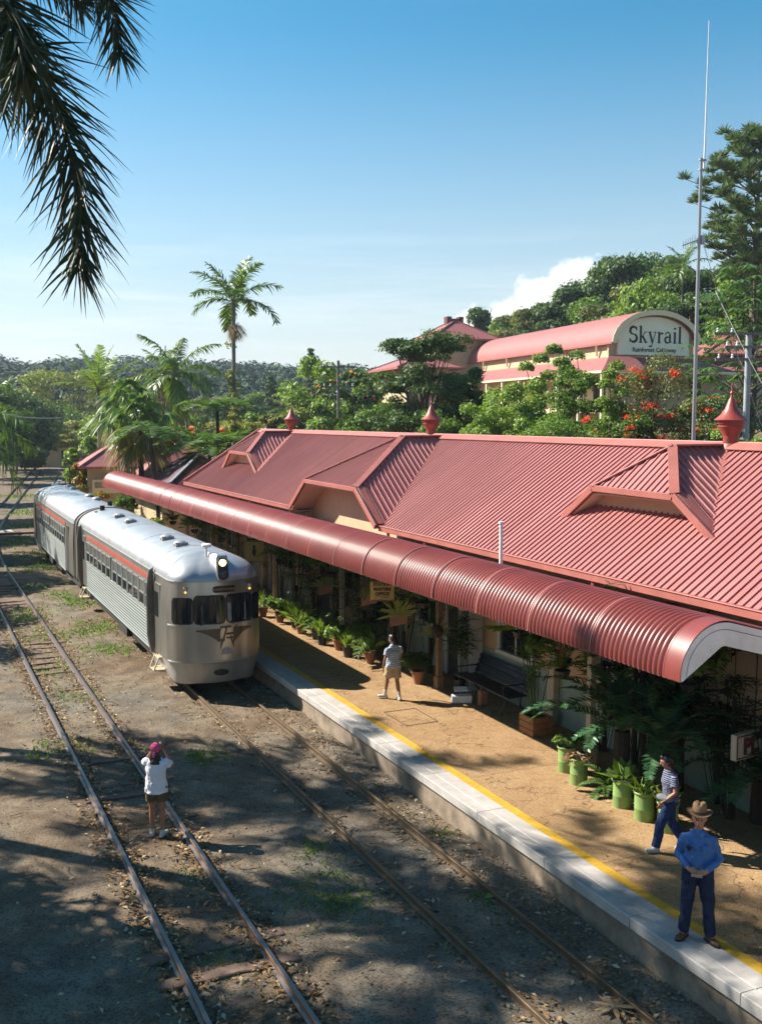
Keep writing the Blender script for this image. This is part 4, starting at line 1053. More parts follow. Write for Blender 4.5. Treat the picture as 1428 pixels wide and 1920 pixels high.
# ------------------------------------------------------------------ the long rainforest station on the bank (57, 69)
MPINK = M('faded_pink_roof_steel', (.47, .17, .155), .55, 0, .1, .5, 0, 50, .35)
MCREAM = M('cream_boards', (.66, .52, .32), .75, 0, .1, 1.5)
MYCR = M('pale_yellow_trim', (.95, .84, .55), .6, 0, .1, 2)
MSIGNG = M('pale_sage_sign', (1.05, 1.08, .84), .6, 0, .06, 1)
MINK = M('dark_sign_ink', (.022, .024, .026), .5)
SK = thing('skyrail_building' if False else 'hillside_terminal', 'long pink barrel roofed terminal with an arched gable sign on the hillside', 'building', (57, 69, land(57, 69)))
AX = Vector((math.sin(R(8.3)), math.cos(R(8.3)), 0)); PX = Vector((AX.y, -AX.x, 0)); O = Vector((57.3, 69.3, 0)); ZV = Vector((0, 0, 1))
def sk(u, v, z): return O+PX*u+AX*v+ZV*z
HWK, ZA, RISE, LK = 4.1, 13.15, 2.7, 46
def archp(a, k=1., d=0): return (-(HWK+d)*math.cos(a)*k, ZA+(RISE+d)*math.sin(a)*k)
mb = MB(); aa = np.linspace(0, math.pi, 25)
mb.grid([[sk(*(archp(a, 1, .1)[0], v, archp(a, 1, .1)[1])) for a in aa] for v in (-.7, LK)]); mb.grid([[sk(archp(a, 1, -.05)[0], v, archp(a, 1, -.05)[1]) for a in aa] for v in (-.7, LK)])
rf = mb.build('barrel_roof', MPINK, SK, smooth=40, fixn=False)
mb = MB(); ya = [sk(archp(a, 1, .1)[0], -.72, archp(a, 1, .1)[1]) for a in aa]; yb = [sk(archp(a, 1, -.32)[0], -.72, archp(a, 1, -.32)[1]) for a in aa]
yc = [p+AX*.12 for p in ya]; yd = [p+AX*.12 for p in yb]; mb.grid([ya, yb, yd, yc, ya]); mb.build('arch_fascia', MYCR, rf, smooth=40)
mb = MB(); pts = [(archp(a, 1, -.06)) for a in aa]; mb.prism([sk(x, .25, z) for x, z in pts]+[sk(HWK-.06, .25, 11.0), sk(-HWK+.06, .25, 11.0)], AX*.2); gw = mb.build('gable_wall', MCREAM, SK)
pts = [(x, z) for x, z in [archp(a, 1, -.42) for a in np.linspace(.42, math.pi-.42, 21)]]
mb = MB(); mb.prism([sk(x, -.12, z) for x, z in pts]+[sk(pts[-1][0], -.12, 12.25), sk(pts[0][0], -.12, 12.25)], AX*.3); sg_ = mb.build('sign_panel', MSIGNG, gw)
# serif lettering drawn as strokes
def strokes(mb, segs, x0, z0, s, v=-.135):
    for (x1, z1, x2, z2, w) in segs: mb.beam(sk(x0+x1*s, v, z0+z1*s), sk(x0+x2*s, v, z0+z2*s), w*s, .02, AX, w*s*.25)
def arcs(cx, cz, rx, rz, a0, a1, w0, w1, n=9):
    o = []; 
    for i in range(n):
        t, u = i/n, (i+1)/n; A, B = R(a0+(a1-a0)*t), R(a0+(a1-a0)*u)
        o.append((cx+rx*math.cos(A), cz+rz*math.sin(A), cx+rx*math.cos(B), cz+rz*math.sin(B), w0+(w1-w0)*math.sin(math.pi*(t+.5/n))))
    return o
GL = {
 'S': (.62, arcs(.3, .74, .23, .24, 20, 265, .06, .17)+arcs(.3, .27, .25, .25, 85, -160, .06, .17)+[(.53, .98, .53, .76, .05), (.05, .02, .05, .26, .05)]),
 'k': (.62, [(.14, 0, .14, 1.02, .15), (.02, .0, .27, .0, .04), (.03, 1.02, .14, 1.02, .04), (.18, .30, .46, .64, .05), (.27, .40, .52, .0, .14), (.36, .66, .58, .66, .04), (.4, 0, .64, 0, .04)]),
 'y': (.58, [(.10, .66, .30, .02, .14), (.52, .66, .24, -.24, .05), (.24, -.24, .08, -.24, .10), (.0, .67, .24, .67, .04), (.38, .67, .6, .67, .04)]),
 'r': (.46, [(.14, 0, .14, .66, .15), (.02, 0, .28, 0, .04), (.03, .67, .14, .67, .04), (.18, .46, .30, .62, .05), (.30, .62, .40, .58, .11)]),
 'a': (.55, arcs(.22, .19, .17, .19, 60, 300, .07, .13)+[(.40, .04, .40, .50, .14), (.40, .02, .54, .05, .05)]+arcs(.24, .48, .17, .19, 10, 170, .05, .08)+[(.30, .36, .40, .40, .04)]),
 'i': (.30, [(.14, 0, .14, .66, .15), (.02, 0, .27, 0, .04), (.03, .67, .14, .67, .04), (.14, .90, .141, .93, .16)]),
 'l': (.30, [(.14, 0, .14, 1.02, .15), (.02, 0, .27, 0, .04), (.03, 1.02, .14, 1.02, .04)])}
mb = MB(); x = -2.35; s = 1.30
for ch in 'Skyrail':
    w, sg = GL[ch]; strokes(mb, sg, x, 13.30, s); x += (w+.07)*s
mb.build('lettering', MINK, sg_)
me = text_mesh('Rainforest Cableway', .50, 'lettering', .008); me.materials.append(MINK); place_mesh(me, frame(sk(0.05, -.14, 12.68), PX, ZV)); link('lettering', me, sg_)
mb = MB(); mb.prism([sk(-HWK+.25, .5, 5), sk(HWK-.25, .5, 5), sk(HWK-.25, LK-.5, 5), sk(-HWK+.25, LK-.5, 5)], ZV*8.1); mb.build('wall', MCREAM, SK)
mb = MB(); mb.beam(sk(-HWK-.12, -.7, ZA+.02), sk(-HWK-.12, LK, ZA+.02), .16, .16); mb.build('gutter', MTRIM, rf)
for k in range(7):
    mb = MB(); v = 2+k*6.3; mb.tube([sk(-HWK-.12, v, ZA), sk(-HWK+.0, v+.2, ZA-.5), sk(-HWK+.1, v+.3, ZA-.9)], .09, 6); mb.build('downpipe', MYCR, rf)
# verandah roofs lower down
mb = MB(); zi, zo = 12.1, 10.75; e = HWK-.25; o_ = HWK+2.3; f0, f1 = .2, -3.0
A = [sk(-e, f0+.2, zi), sk(-e, LK, zi)]; B = [sk(-o_, f1, zo), sk(-o_, LK, zo)]
mb.grid([A, B]); mb.grid([[sk(-e, f0+.2, zi), sk(e, f0+.2, zi)], [sk(-o_, f1, zo), sk(o_, f1, zo)]]); mb.grid([[sk(e, f0+.2, zi), sk(e, LK, zi)], [sk(o_, f1, zo), sk(o_, LK, zo)]])
mb.grid([[sk(-e-1.2, -1.6, zi-.1), sk(-e+1.2, -1.6, zi-.1)], [sk(-o_, f1-.3, zo+.02), sk(-o_+4, f1-.3, zo+.02)]])
vr = mb.build('verandah_roof', MPINK, SK, fixn=False)
mb = MB(); mb.beam(sk(-o_, f1, zo-.06), sk(-o_, LK, zo-.06), .1, .2); mb.beam(sk(-o_, f1, zo-.06), sk(o_, f1, zo-.06), .1, .2); mb.build('verandah_fascia', MYCR, vr)
for v in range(0, 44, 4):
    mb = MB(); mb.beam(sk(-o_+.15, f1+.2+v, 4.5), sk(-o_+.15, f1+.2+v, zo), .2, .2, (0, 1, 0)); mb.build('verandah_post', MYCR, vr)
mb = MB(); mb.prism([sk(-o_+.4, -2, 7.4), sk(-e, -2, 7.4), sk(-e, LK, 7.4), sk(-o_+.4, LK, 7.4)], ZV*.18); mb.build('deck', MYCR, SK)
for v in range(1, 40, 4):
    mb = MB(); mb.prism([sk(-e-.0, v, 8.2), sk(-e, v+2, 8.2), sk(-e, v+2, 10), sk(-e, v, 10)], -PX*.05); mb.build('window', MGLASS, SK)
def hip_roof(name, c, wx, wy, z0, z1, mat, parent, ridge=.3, eave=.6, walls=None, wz=3):
    cx, cy = c; P_ = lambda u, v, z: Vector((cx, cy, 0))+PX*u+AX*v+ZV*z
    mb = MB(); a, b = wx/2+eave, wy/2+eave; r_ = max(0, b-a)*1.0+ridge
    q = [P_(-a, -b, z0), P_(a, -b, z0), P_(a, b, z0), P_(-a, b, z0), P_(0, -r_, z1), P_(0, r_, z1)]
    mb.add(q, [(0, 1, 4), (1, 2, 5, 4), (2, 3, 5), (3, 0, 4, 5)]); o = mb.build(name, mat, parent)
    mb = MB()
    for i, j in ((0, 4), (1, 4), (2, 5), (3, 5), (4, 5)): mb.beam(q[i]+ZV*.04, q[j]+ZV*.04, .25, .07)
    for i, j in ((0, 1), (1, 2), (2, 3), (3, 0)): mb.beam(q[i]-ZV*.1, q[j]-ZV*.1, .12, .2)
    mb.build('hip_cap', MTRIM, o)
    mb = MB(); mb.prism([P_(-wx/2, -wy/2, z0-wz), P_(wx/2, -wy/2, z0-wz), P_(wx/2, wy/2, z0-wz), P_(-wx/2, wy/2, z0-wz)], ZV*(wz-.05)); w = mb.build('wall', walls or MCREAM, parent); return o, P_, w
# square hip roofed tower at the far end of the terminal
tc_ = bg(850, 640, 118); TW = thing('hip_roof_tower', 'square tower with pink hip roof and a boxy cap at its peak beyond the terminal', 'building', (tc_.x, tc_.y, land(tc_.x, tc_.y)))
o, P_, w = hip_roof('hip_roof', (tc_.x, tc_.y), 6.6, 6.6, bg(835, 640, 118).z, bg(835, 601, 118).z, MPINK, TW, .4, 1.0, MCREAM, 9)
zt = bg(835, 601, 118).z; mb = MB(); mb.prism([P_(-1.0, -.5, zt-.6), P_(1.0, -.5, zt-.6), P_(1., .5, zt-.6), P_(-1., .5, zt-.6)], ZV*.75); mb.prism([P_(-1.0, -.55, zt+.1), P_(-.45, -.55, zt+.1), P_(-.45, .55, zt+.1), P_(-1., .55, zt+.1)], ZV*.28); mb.prism([P_(.45, -.55, zt+.1), P_(1.0, -.55, zt+.1), P_(1., .55, zt+.1), P_(.45, .55, zt+.1)], ZV*.28); mb.build('ridge_vent', M('dull_maroon_steel', (.16, .05, .05), .6, 0, .2, 2), o)
# low wing with skillion awning left of the tower
lw = bg(742, 690, 100); LW = thing('terminal_wing', 'low pink roofed wing with propped awning left of the flat topped tree', 'building', (lw.x, lw.y, land(lw.x, lw.y)))
o, P2, w = hip_roof('roof', (lw.x+2.0, lw.y), 4.2, 8, bg(742, 692, 100).z, bg(742, 666, 100).z, MPINK, LW, .4, 1.2, MCREAM, 6)
for k in (-3, 0, 3):
    mb = MB(); mb.beam(P2(-3.3, k, bg(742, 694, 100).z), P2(-2.15, k, bg(742, 716, 100).z), .1, .1); mb.build('awning_prop', MYCR, o)
br = bg(741, 648, 98); t = thing('rooftop_bracket', 'dark steel rail bracket standing above the terminal wing roof', 'bracket', (br.x, br.y, bg(741, 670, 98).z)); mb = MB()
for a, b in (((-.7, -.35), (.75, -.35)), ((-.55, -.33), (-.72, .4)), ((-.72, .4), (1.0, .25)), ((-.5, .1), (1.0, .0)), ((.75, -.35), (1.1, .5)), ((1.1, .5), (1.5, .5)), ((1.5, .5), (1.5, 0)), ((.9, -.35), (.9, -2.0))): mb.beam(br+RT*a[0]*.8+ZV*a[1], br+RT*b[0]*.8+ZV*b[1], .09, .09)
mb.build('frame', MDARK, t)
# hip roofed pavilion right of the terminal with its own ventilator
pv = bg(1345, 660, 98); PV = thing('hip_roof_pavilion', 'pink hip roofed pavilion with small spired ventilator right of the terminal', 'building', (pv.x, pv.y, land(pv.x, pv.y)))
o, P3, w = hip_roof('roof', (pv.x, pv.y), 10.5, 12, bg(1345, 672, 98).z, bg(1345, 632, 98).z, MPINK, PV, .8, .9, MCREAM, 5)
hip_roof('lower_roof', (pv.x-.5, pv.y-.5), 13.5, 15, bg(1345, 704, 98).z, bg(1345, 660, 98).z, MPINK, PV, .8, 1.0, MCREAM, 4)
v = link('roof_ventilator', bpy.data.meshes['ventilator'], PV); q = bg(1291, 645, 97); v.location = (q.x, q.y, q.z); v.matrix_parent_inverse = wm(PV).inverted()
for k in (-2.5, 0, 2.5):
    mb = MB(); c = P3(k, -6.05, bg(1345, 682, 98).z); mb.prism([c-PX*.8-ZV*.4, c+PX*.8-ZV*.4, c+PX*.8+ZV*.4, c-PX*.8+ZV*.4], -AX*.06); mb.build('window', MGLASS, w)
# ------------------------------------------------------------------ small buildings beyond the station
def shed(name, label, c, wx, wy, zw, zr, roofm, wallm, yaw, cat='building', hip=True, gable_cap=None):
    t = thing(name, label, cat, (c[0], c[1], land(c[0], c[1]))); xa = Vector((math.cos(yaw), math.sin(yaw), 0)); ya = Vector((-xa.y, xa.x, 0)); o = Vector((c[0], c[1], 0))
    P = lambda u, v, z: o+xa*u+ya*v+ZV*z
    a, b = wx/2+.55, wy/2+.55; rr = b-a if hip else b
    q = [P(-a, -b, zw), P(a, -b, zw), P(a, b, zw), P(-a, b, zw), P(0, -rr, zr), P(0, rr, zr)]
    mb = MB(); nvL = Vector((-(zr-zw), 0, a)).normalized()
    mb.add(q, [(0, 1, 4), (1, 2, 5, 4), (2, 3, 5), (3, 0, 4, 5)]); rf = mb.build('roof', roofm, t)
    mb = MB()
    for i, j in ((0, 4), (1, 4), (2, 5), (3, 5), (4, 5)): mb.beam(q[i]+ZV*.03, q[j]+ZV*.03, .16, .05)
    for i, j in ((0, 1), (1, 2), (2, 3), (3, 0)): mb.beam(q[i]-ZV*.05, q[j]-ZV*.05, .08, .14)
    mb.build('roof_trim', gable_cap or MTRIM, rf)
    mb = MB(); mb.prism([P(-wx/2, -wy/2, -.2), P(wx/2, -wy/2, -.2), P(wx/2, wy/2, -.2), P(-wx/2, wy/2, -.2)], ZV*(zw+.1)); w = mb.build('wall', wallm, t)
    return t, P, w, rf
t, P, w, rf = shed('ticket_kiosk', 'small cream kiosk with pink ribbed roof beyond the platform end', (13.6, 73.2), 4.4, 6.4, 3.75, 5.5, MROOF, MCREAM, R(-8))
mb = MB(); mb.prism([P(-2.33, -1.0, 1.2), P(-2.33, .4, 1.2), P(-2.33, .4, 2.3), P(-2.33, -1.0, 2.3)], P(0, 0, 0)-P(.05, 0, 0)); mb.build('window', MGLASS, w)
mb = MB(); mb.prism([P(-2.0, -3.24, .9), P(2.0, -3.24, .9), P(2.0, -3.24, 0), P(-2.0, -3.24, 0)], P(0, 0, 0)-P(0, .04, 0)); mb.build('dado', MGRN, w)
mb = MB(); mb.prism([P(-1.9, -3.85, 2.0), P(-.1, -3.85, 2.0), P(-.1, -3.85, 2.9), P(-1.9, -3.85, 2.9)], P(0, 0, 0)-P(0, .06, 0)); mb.build('notice_board', MYCR, w)
mb = MB()
for i in range(2): mb.prism([P(-1.75+i*.85, -3.92, 2.35), P(-1.1+i*.85, -3.92, 2.35), P(-1.1+i*.85, -3.92, 2.75), P(-1.75+i*.85, -3.92, 2.75)], P(0, 0, 0)-P(0, .01, 0))
mb.build('notice', M('faded_notice_paper', (.40, .36, .26), .8), bpy.data.objects['notice_board'])
MPUR = M('dark_purple_roof', (.145, .055, .075), .5, 0, .2, .8, 0, 50, .4)  # dark purple is the hall roof's own colour
MBLC = M('pale_blue_ridge_cap', (.42, .46, .55), .4, .2, .1, 3)
shed('dark_roofed_hall', 'hall with dark purple roof and pale ridge cap behind the awning end', (14.6, 56.0), 5.4, 7.0, 2.9, 5.0, MPUR, MCREAM, R(0), hip=True, gable_cap=MBLC)
shed('dark_roofed_annexe', 'second pink roofed annexe with white window behind the fan palm', (16.2, 65.5), 4.6, 6.5, 3.5, 5.6, MROOF, MCREAM, R(-10))
c = bg(118, 845, 150); t, P, w, rf = shed('trackside_shed', 'low cream shed at the far bend of the tracks under trees', (c.x+1.5, c.y), 7.0, 5, 2.9, 4.0, M('grey_shed_roof', (.26, .24, .22), .7, 0, .2, 1), MCREAM, R(-18), hip=False)
mb = MB(); mb.prism([P(-1.2, -2.53, 1.2), P(.6, -2.53, 1.2), P(.6, -2.53, 2.3), P(-1.2, -2.53, 2.3)], P(0, 0, 0)-P(0, .04, 0)); mb.build('window', MGLASS, w)
# ------------------------------------------------------------------ poles, masts, wires
MPOLE = M('grey_timber_pole', (.25, .22, .19), .9, 0, .3, 4); MGALV = M('galvanised_steel', (.46, .46, .46), .4, .6, .1, 4); MCONC = M('pale_concrete_pole', (.40, .43, .45), .8, 0, .15, 2)
def pole(label, px, pytop, depth, arms, rad=.15, mat=None, cat='utility pole', armlen=1.2, name='utility_pole'):
    p = bg(px, pytop, depth); z0 = land(p.x, p.y); t = thing(name, label, cat, (p.x, p.y, z0))
    mb = MB(); mb.tube([(p.x, p.y, z0-.3), (p.x, p.y, p.z)], [rad, rad*.75], 8); mb.build('shaft', mat or MPOLE, t, smooth=50)
    for dz, l in arms:
        mb = MB(); c = Vector((p.x, p.y, p.z-dz)); d = RT; mb.beam(c-d*l-FW*.1, c+d*l-FW*.1, .1, .12); ar = mb.build('crossarm', MPOLE, t)
        for k in (-.9, -.5, .5, .9):
            mb = MB(); mb.lathe([(.05, 0), (.06, .06), (.03, .1), (.055, .15), (.02, .2)], (c.x+d.x*l*k-FW.x*.1, c.y+d.y*l*k-FW.y*.1, c.z+.06), 8); mb.build('insulator', MBRD, ar)
    return t
pole('grey utility pole with crossarms among the trees left of centre', 634, 676, 78, ((.5, 1.3), (2.0, 1.2)))
pole('pale utility pole with three crossarms at the right edge', 1403, 624, 46, ((.05, 1.6), (.65, 1.1), (1.2, 1.5)), .17, MCONC)
pole('small dark pole with one crossarm beside the far shed', 84, 784, 152, ((.1, 1.3),), .12)
pole('short grey post behind the tree ferns', 350, 752, 74, (), .12, MPOLE, 'pole', name='post')
pole('very thin tall aerial mast beside the leaning palm', 310, 648, 82, (), .06, MGALV, 'aerial', name='aerial_mast')
# tall whip antenna on the station ridge
t = thing('antenna_mast', 'tall thin whip antenna mast rising from behind the station ridge', 'antenna', (16.9, 19.0, 5.2)); x, y = 16.9, 19.0
b0 = bg(1299, 826, 24.2); 
zt1 = bg(1313, 308, 24.2).z; zt2 = bg(1322, 64, 24.2).z; x, y = b0.x, b0.y
t.location = (x, y, 5.0)
mb = MB(); mb.tube([(x, y, 4.9), (x, y, zt1)], [.052, .036], 10); mb.build('mast', MGALV, t, smooth=50)
mb = MB(); mb.tube([(x+.09, y, zt1-.3), (x+.10, y, zt1+.4), (x+.12, y, zt2)], [.022, .018, .009], 8); mb.build('whip', MBRD, t, smooth=50)
for z in (zt1-.04, zt1-.26):
    mb = MB(); mb.box((x-.05, y-.03, z-.02), (x+.14, y+.03, z+.02)); mb.build('clamp', MGALV, t)
zy = bg(1307, 455, 24.2).z; mb = MB(); e = Vector((x, y, zy))-RT*.38-ZV*.14; mb.beam((x, y, zy), e, .025, .025)
for k in range(6):
    p = Vector((x, y, zy)).lerp(e, .25+.14*k); mb.beam(p-ZV*(.14-.01*k), p+ZV*(.14-.01*k), .01, .01, RT)
mb.build('yagi', MGALV, t)
mb = MB(); mb.box((x+.03, y-.06, zy-.1), (x+.14, y+.06, zy+.08)); mb.build('junction_box', MGALV, t, bevel=.01)
def wire(label, a, b, sag, rad=.012, mat=None, k=14):
    mb = MB(); a, b = Vector(a), Vector(b); mb.tube([a.lerp(b, i/k)-ZV*sag*4*(i/k)*(1-i/k) for i in range(k+1)], rad, 5); return mb.build('wire', mat or MGALV, label=label, cat='wire')
wire('thin stay wire from the antenna mast down past the umbrella tree', (x+.1, y, zy), bg(1428, 800, 30), .15, .008)
wire('pale power line crossing right corner steeply', bg(1340, 545, 40), bg(1428, 720, 38), .05, .012)
wire('whitish cable crossing the tracks at far left', bg(-60, 768, 60), bg(116, 783, 139), .25, .05)
wire('dark cable falling from the left pole to the station roof', bg(640, 690, 77), bg(578, 805, 52), .5, .014, MDARK)
wire('second cable from the pole toward the palms', bg(630, 690, 77), bg(440, 770, 80), .5, .014, MDARK)
# ------------------------------------------------------------------ forest hill far off (one mass nobody could count)
acc = Acc(); r = np.random.default_rng(5); tops = []
fh = MB(); rows = []
def ridge_z(px):
    pts = ((-120, 672), (0, 682), (60, 690), (120, 684), (250, 683), (330, 692), (420, 688), (470, 693), (560, 700), (640, 698), (760, 712), (900, 722))
    for (a, b), (c_, d) in zip(pts, pts[1:]):
        if a <= px <= c_: return b+(d-b)*(px-a)/(c_-a)
    return pts[0][1] if px < 0 else pts[-1][1]
for i in range(46):
    px = -160+i*24; row = []
    zt = bg(px, ridge_z(px)+5, 520).z
    for dp, k in ((210, .0), (270, .18), (340, .42), (420, .72), (500, .95), (560, 1.0), (700, .7)):
        p = bg(px, 785, dp); row.append((p.x, p.y, 2+(zt-9)*k))
    rows.append(row)
fh.grid(rows); hill = fh.build('hill', M('forest_floor', (.022, .036, .018), .95, 0, .4, .1), smooth=80, fixn=False, kind='structure')
for i in range(2100):
    px = r.uniform(-150, 900); k = r.random()**.75; dp = 215+300*k
    zt = bg(px, ridge_z(px)+5, 520).z; kk = np.interp(dp, (210, 270, 340, 420, 500, 560), (.0, .18, .42, .72, .95, 1.0))
    p = bg(px, 785, dp); R0 = r.choice([3., 4., 5.5, 8.])*r.uniform(.8, 1.15); z = 2+(zt-9)*kk+R0*.55
    n = int(70*R0/5); d = sph(n, r); d[:, 2] = np.abs(d[:, 2]); C = np.array([p.x, p.y, z])+d*np.array([R0, R0, R0*.85])*(.8+.3*r.random((n, 1)))
    Nn = unit(d+r.normal(size=(n, 3))*.28); T = unit(np.cross(Nn, sph(n, r))); acc.leaves(C, Nn, T, r.uniform(1.0, 2.2, n), .8)
acc.build('forest', G_FAR, kind='stuff')
# ------------------------------------------------------------------ palms in view
def base(px, depth):
    p = bg(px, 785, depth); return (p.x, p.y, land(p.x, p.y))
def Hof(px, py, depth): return at_px(px, py, depth)[1]
palm('tall slender palm with upright crown and a skirt of dead fronds on its trunk', base(438, 72), Hof(438, 588, 72), 3.7, 12, .9, None, (.1, 0), .17, 21, 0, (82, 4), 1.35, n=50, plum=.35, W=.11, droop=.3, rot0=.4)
T = thing('trunk_vine', 'greenery and dead fronds hanging round the trunk of the tall slender palm', 'vine', base(438, 72)); q = bg(440, 618, 71.6); acc = Acc(); r = np.random.default_rng(8)
for k in range(11): frond(acc, (q.x, q.y, q.z+.5), k*1.3, R(-5-50*r.random()), 1.1, 1.3, .6, 12, .04, .7, .8, r)
acc.build('dead_frond', G_DEAD, T); acc = Acc()
for k in range(26):
    p = bg(438+r.uniform(-7, 7), 640+175*r.random()**.6, 71.8); clump_leaves(acc, (p.x, p.y, p.z), (.35, .35, .4), 14, .3, .7, r)
acc.build('foliage', G_YEL, T)
palm('medium palm with arching crown standing left of the tall slender palm', base(330, 70), Hof(331, 725, 70), 3.9, 14, .8, None, (0, 0), .15, 31, 0, (80, -30), 1.75, n=44, plum=.25, W=.11, droop=.7, rot0=1.0)
palm('leaning palm with browned lower fronds beside the thin aerial mast', base(300, 76), Hof(303, 722, 76), 3.2, 11, .7, None, (.4, 0), .14, 33, 5, (80, -40), 1.4, n=34, plum=.3, W=.08)
palm('palm with stiff upright fronds rising behind the drooping fan palm', base(186, 92), Hof(186, 752, 92), 4.6, 12, 1.0, G_LIGHT, (0, 0), .2, 35, 0, (84, 22), .9, n=36, plum=.1, W=.12, droop=.3)
fan_palm('big drooping fan palm with yellowed lower leaves over the kiosk roof', base(262, 58), Hof(258, 800, 58), 2.6, 34, 41)
fan_palm('taller fan palm with glossy weeping leaves behind the yellowed one', base(240, 62), Hof(236, 765, 62), 2.5, 26, 43, mat=G_PALM)
tree_fern('tree fern with flat table of fronds over the dark purple roof', base(299, 53), Hof(292, 806, 53), 2.1, 15, 51, el=12, lean=(-.5, .2))
tree_fern('tree fern with dark trunk behind the station roof end', base(408, 62), Hof(404, 768, 62), 2.5, 14, 53, el=30)
tree_fern('spreading pale fern crown just behind the far gable of the station', base(392, 54.5), Hof(392, 838, 54.5), 3.2, 16, 55, el=26, name='tree_fern')
palm('small palm high on the hill beside the antenna mast', base(1272, 106), Hof(1275, 515, 106), 2.9, 13, .7, None, (0, 0), .14, 61, 0, (80, -30), 1.3, n=34, plum=.2, W=.09)
palm('broad dark palm hanging over the tracks at the left edge', base(-100, 52), Hof(-100, 815, 52), 5.4, 24, 1.0, None, (0, 0), .2, 63, 0, (42, -70), 1.2, n=46, plum=.5, W=.075, droop=.6)
palm('low dark palm below the broad one at the left edge', base(-110, 60), Hof(-110, 850, 60), 5.6, 20, 1.0, None, (0, 0), .2, 65, 0, (35, -60), 1.2, n=40, plum=.5, W=.08, droop=.6)
# ------------------------------------------------------------------ single trees
def tr(px, pytop, depth, w, label, mat, kind='round', leaf=.34, ncl=24, per=230, cat='tree', name='broadleaf_tree', **kw):
    if depth < 70: leaf *= .72; per = int(per*1.75)
    return tree_px(None, px, pytop, depth, w, name, label, cat, mat=mat, kind=kind, leaf=leaf, ncl=ncl, per=per, **kw)
tr(800, 612, 58, 185, 'open flat topped tree with layered crown in front of the terminal', G_DARK, 'flat', .24, 60, 250, bare=.3, trunk_r=.17)
tr(860, 690, 60, 130, 'dark rounded tree under the flat topped one', G_DARK, 'round', .24, 18, 230, bare=.1)
tr(590, 668, 96, 150, 'tall bright green tree left of the utility pole', G_LIGHT, 'round', .45, 30, 230, bare=.1)
tr(583, 645, 118, 62, 'narrow conifer top showing above the bright green tree', G_PINE, 'cone', .4, 26, 160, name='conifer_tree', bare=.1)
tr(508, 700, 135, 62, 'dark pine on the skyline right of the tall palm', G_PINE, 'cone', .45, 26, 170, name='pine_tree', bare=.1)
tr(655, 690, 88, 150, 'dark tree with scattered orange flowers behind the utility pole', G_DARK, 'round', .42, 26, 220, flowers=G_ORANGE, nfl=150, bare=.1)
tr(692, 684, 122, 80, 'thin pale green tree on the skyline left of the terminal wing', G_LIGHT, 'round', .45, 16, 120, bare=.2)
tr(592, 742, 74, 84, 'rounded light green tree behind the far roof ventilator', G_LIGHT, 'round', .34, 18, 220, bare=.05)
tr(700, 742, 66, 140, 'broad bush with glossy leaves between the two ventilators', G_MID, 'round', .30, 24, 230, name='bush', cat='bush', bare=.0)
tr(748, 762, 62, 90, 'lower bush at the foot of the terminal wall', G_OLIVE, 'round', .28, 16, 200, name='bush', cat='bush', bare=.0)
tr(630, 770, 70, 90, 'yellowish bush behind the station ridge', G_YEL, 'round', .3, 16, 200, name='bush', cat='bush', bare=.0)
tr(512, 752, 82, 74, 'cream flowered bush right of the tall palm trunk', G_OLIVE, 'round', .34, 16, 190, name='flowering_bush', cat='bush', flowers=G_CREAM, nfl=700, bare=.0)
tr(470, 745, 90, 80, 'mid green tree just behind the tall palm trunk', G_MID, 'round', .36, 16, 200, bare=.05)
tr(545, 770, 76, 76, 'dark green shrub between cream flowers and the far ventilator', G_MID, 'round', .3, 14, 210, name='bush', cat='bush', bare=0.)
tr(372, 786, 78, 175, 'hedge of orange flowered shrubs behind the tree fern', G_OLIVE, 'round', .32, 22, 170, name='flowering_hedge', cat='hedge', flowers=G_ORANGE, nfl=1500, bare=0.)
tr(135, 700, 185, 215, 'broad yellow green tree with domed crown below the far hill', G_YEL, 'flat', .55, 44, 260, bare=.25)
tr(215, 712, 170, 130, 'rounded olive tree right of the broad yellow green one', G_OLIVE, 'flat', .5, 26, 240, bare=.2)
tr(120, 762, 165, 140, 'bushy mid green tree over the far bend', G_MID, 'round', .42, 24, 230, bare=.15)
tr(60, 735, 152, 120, 'dense dark tree at the left side of the far tracks', G_DARK, 'round', .38, 30, 280, bare=.12)
tr(84, 795, 158, 100, 'dark shrubby tree overhanging the far bend', G_DARK, 'round', .36, 20, 260, bare=.1)
tr(22, 722, 140, 120, 'dark tree behind the overhanging palm', G_DARK, 'round', .42, 22, 240, bare=.1)
tr(150, 800, 84, 70, 'leafy shrub with pale new leaves by the kiosk', G_LIGHT, 'round', .42, 14, 120, name='bush', cat='bush', bare=.0, asp=.8)
tr(134, 838, 74, 46, 'pale glossy leaved shrub beside the track left of the kiosk', G_LIGHT, 'column', .42, 12, 90, name='bush', cat='bush', bare=0., asp=.8)
tr(158, 862, 69, 76, 'croton shrub with yellow and red leaves at the platform end', G_CROTON, 'column', .26, 14, 130, name='croton_shrub', cat='shrub', bare=0., asp=.7)
tr(190, 910, 62, 70, 'yellow croton below the kiosk wall', G_CROTON, 'round', .22, 10, 120, name='croton_shrub', cat='shrub', bare=0., asp=.7)
tr(205, 930, 60, 30, 'scarlet flowered plant at the kiosk corner', G_MID, 'round', .18, 7, 60, name='flowering_bush', cat='bush', flowers=G_RED, nfl=400, bare=0.)
tr(232, 925, 57, 62, 'green shrub under the far end of the awning', G_MID, 'round', .22, 12, 150, name='bush', cat='bush', bare=0.)
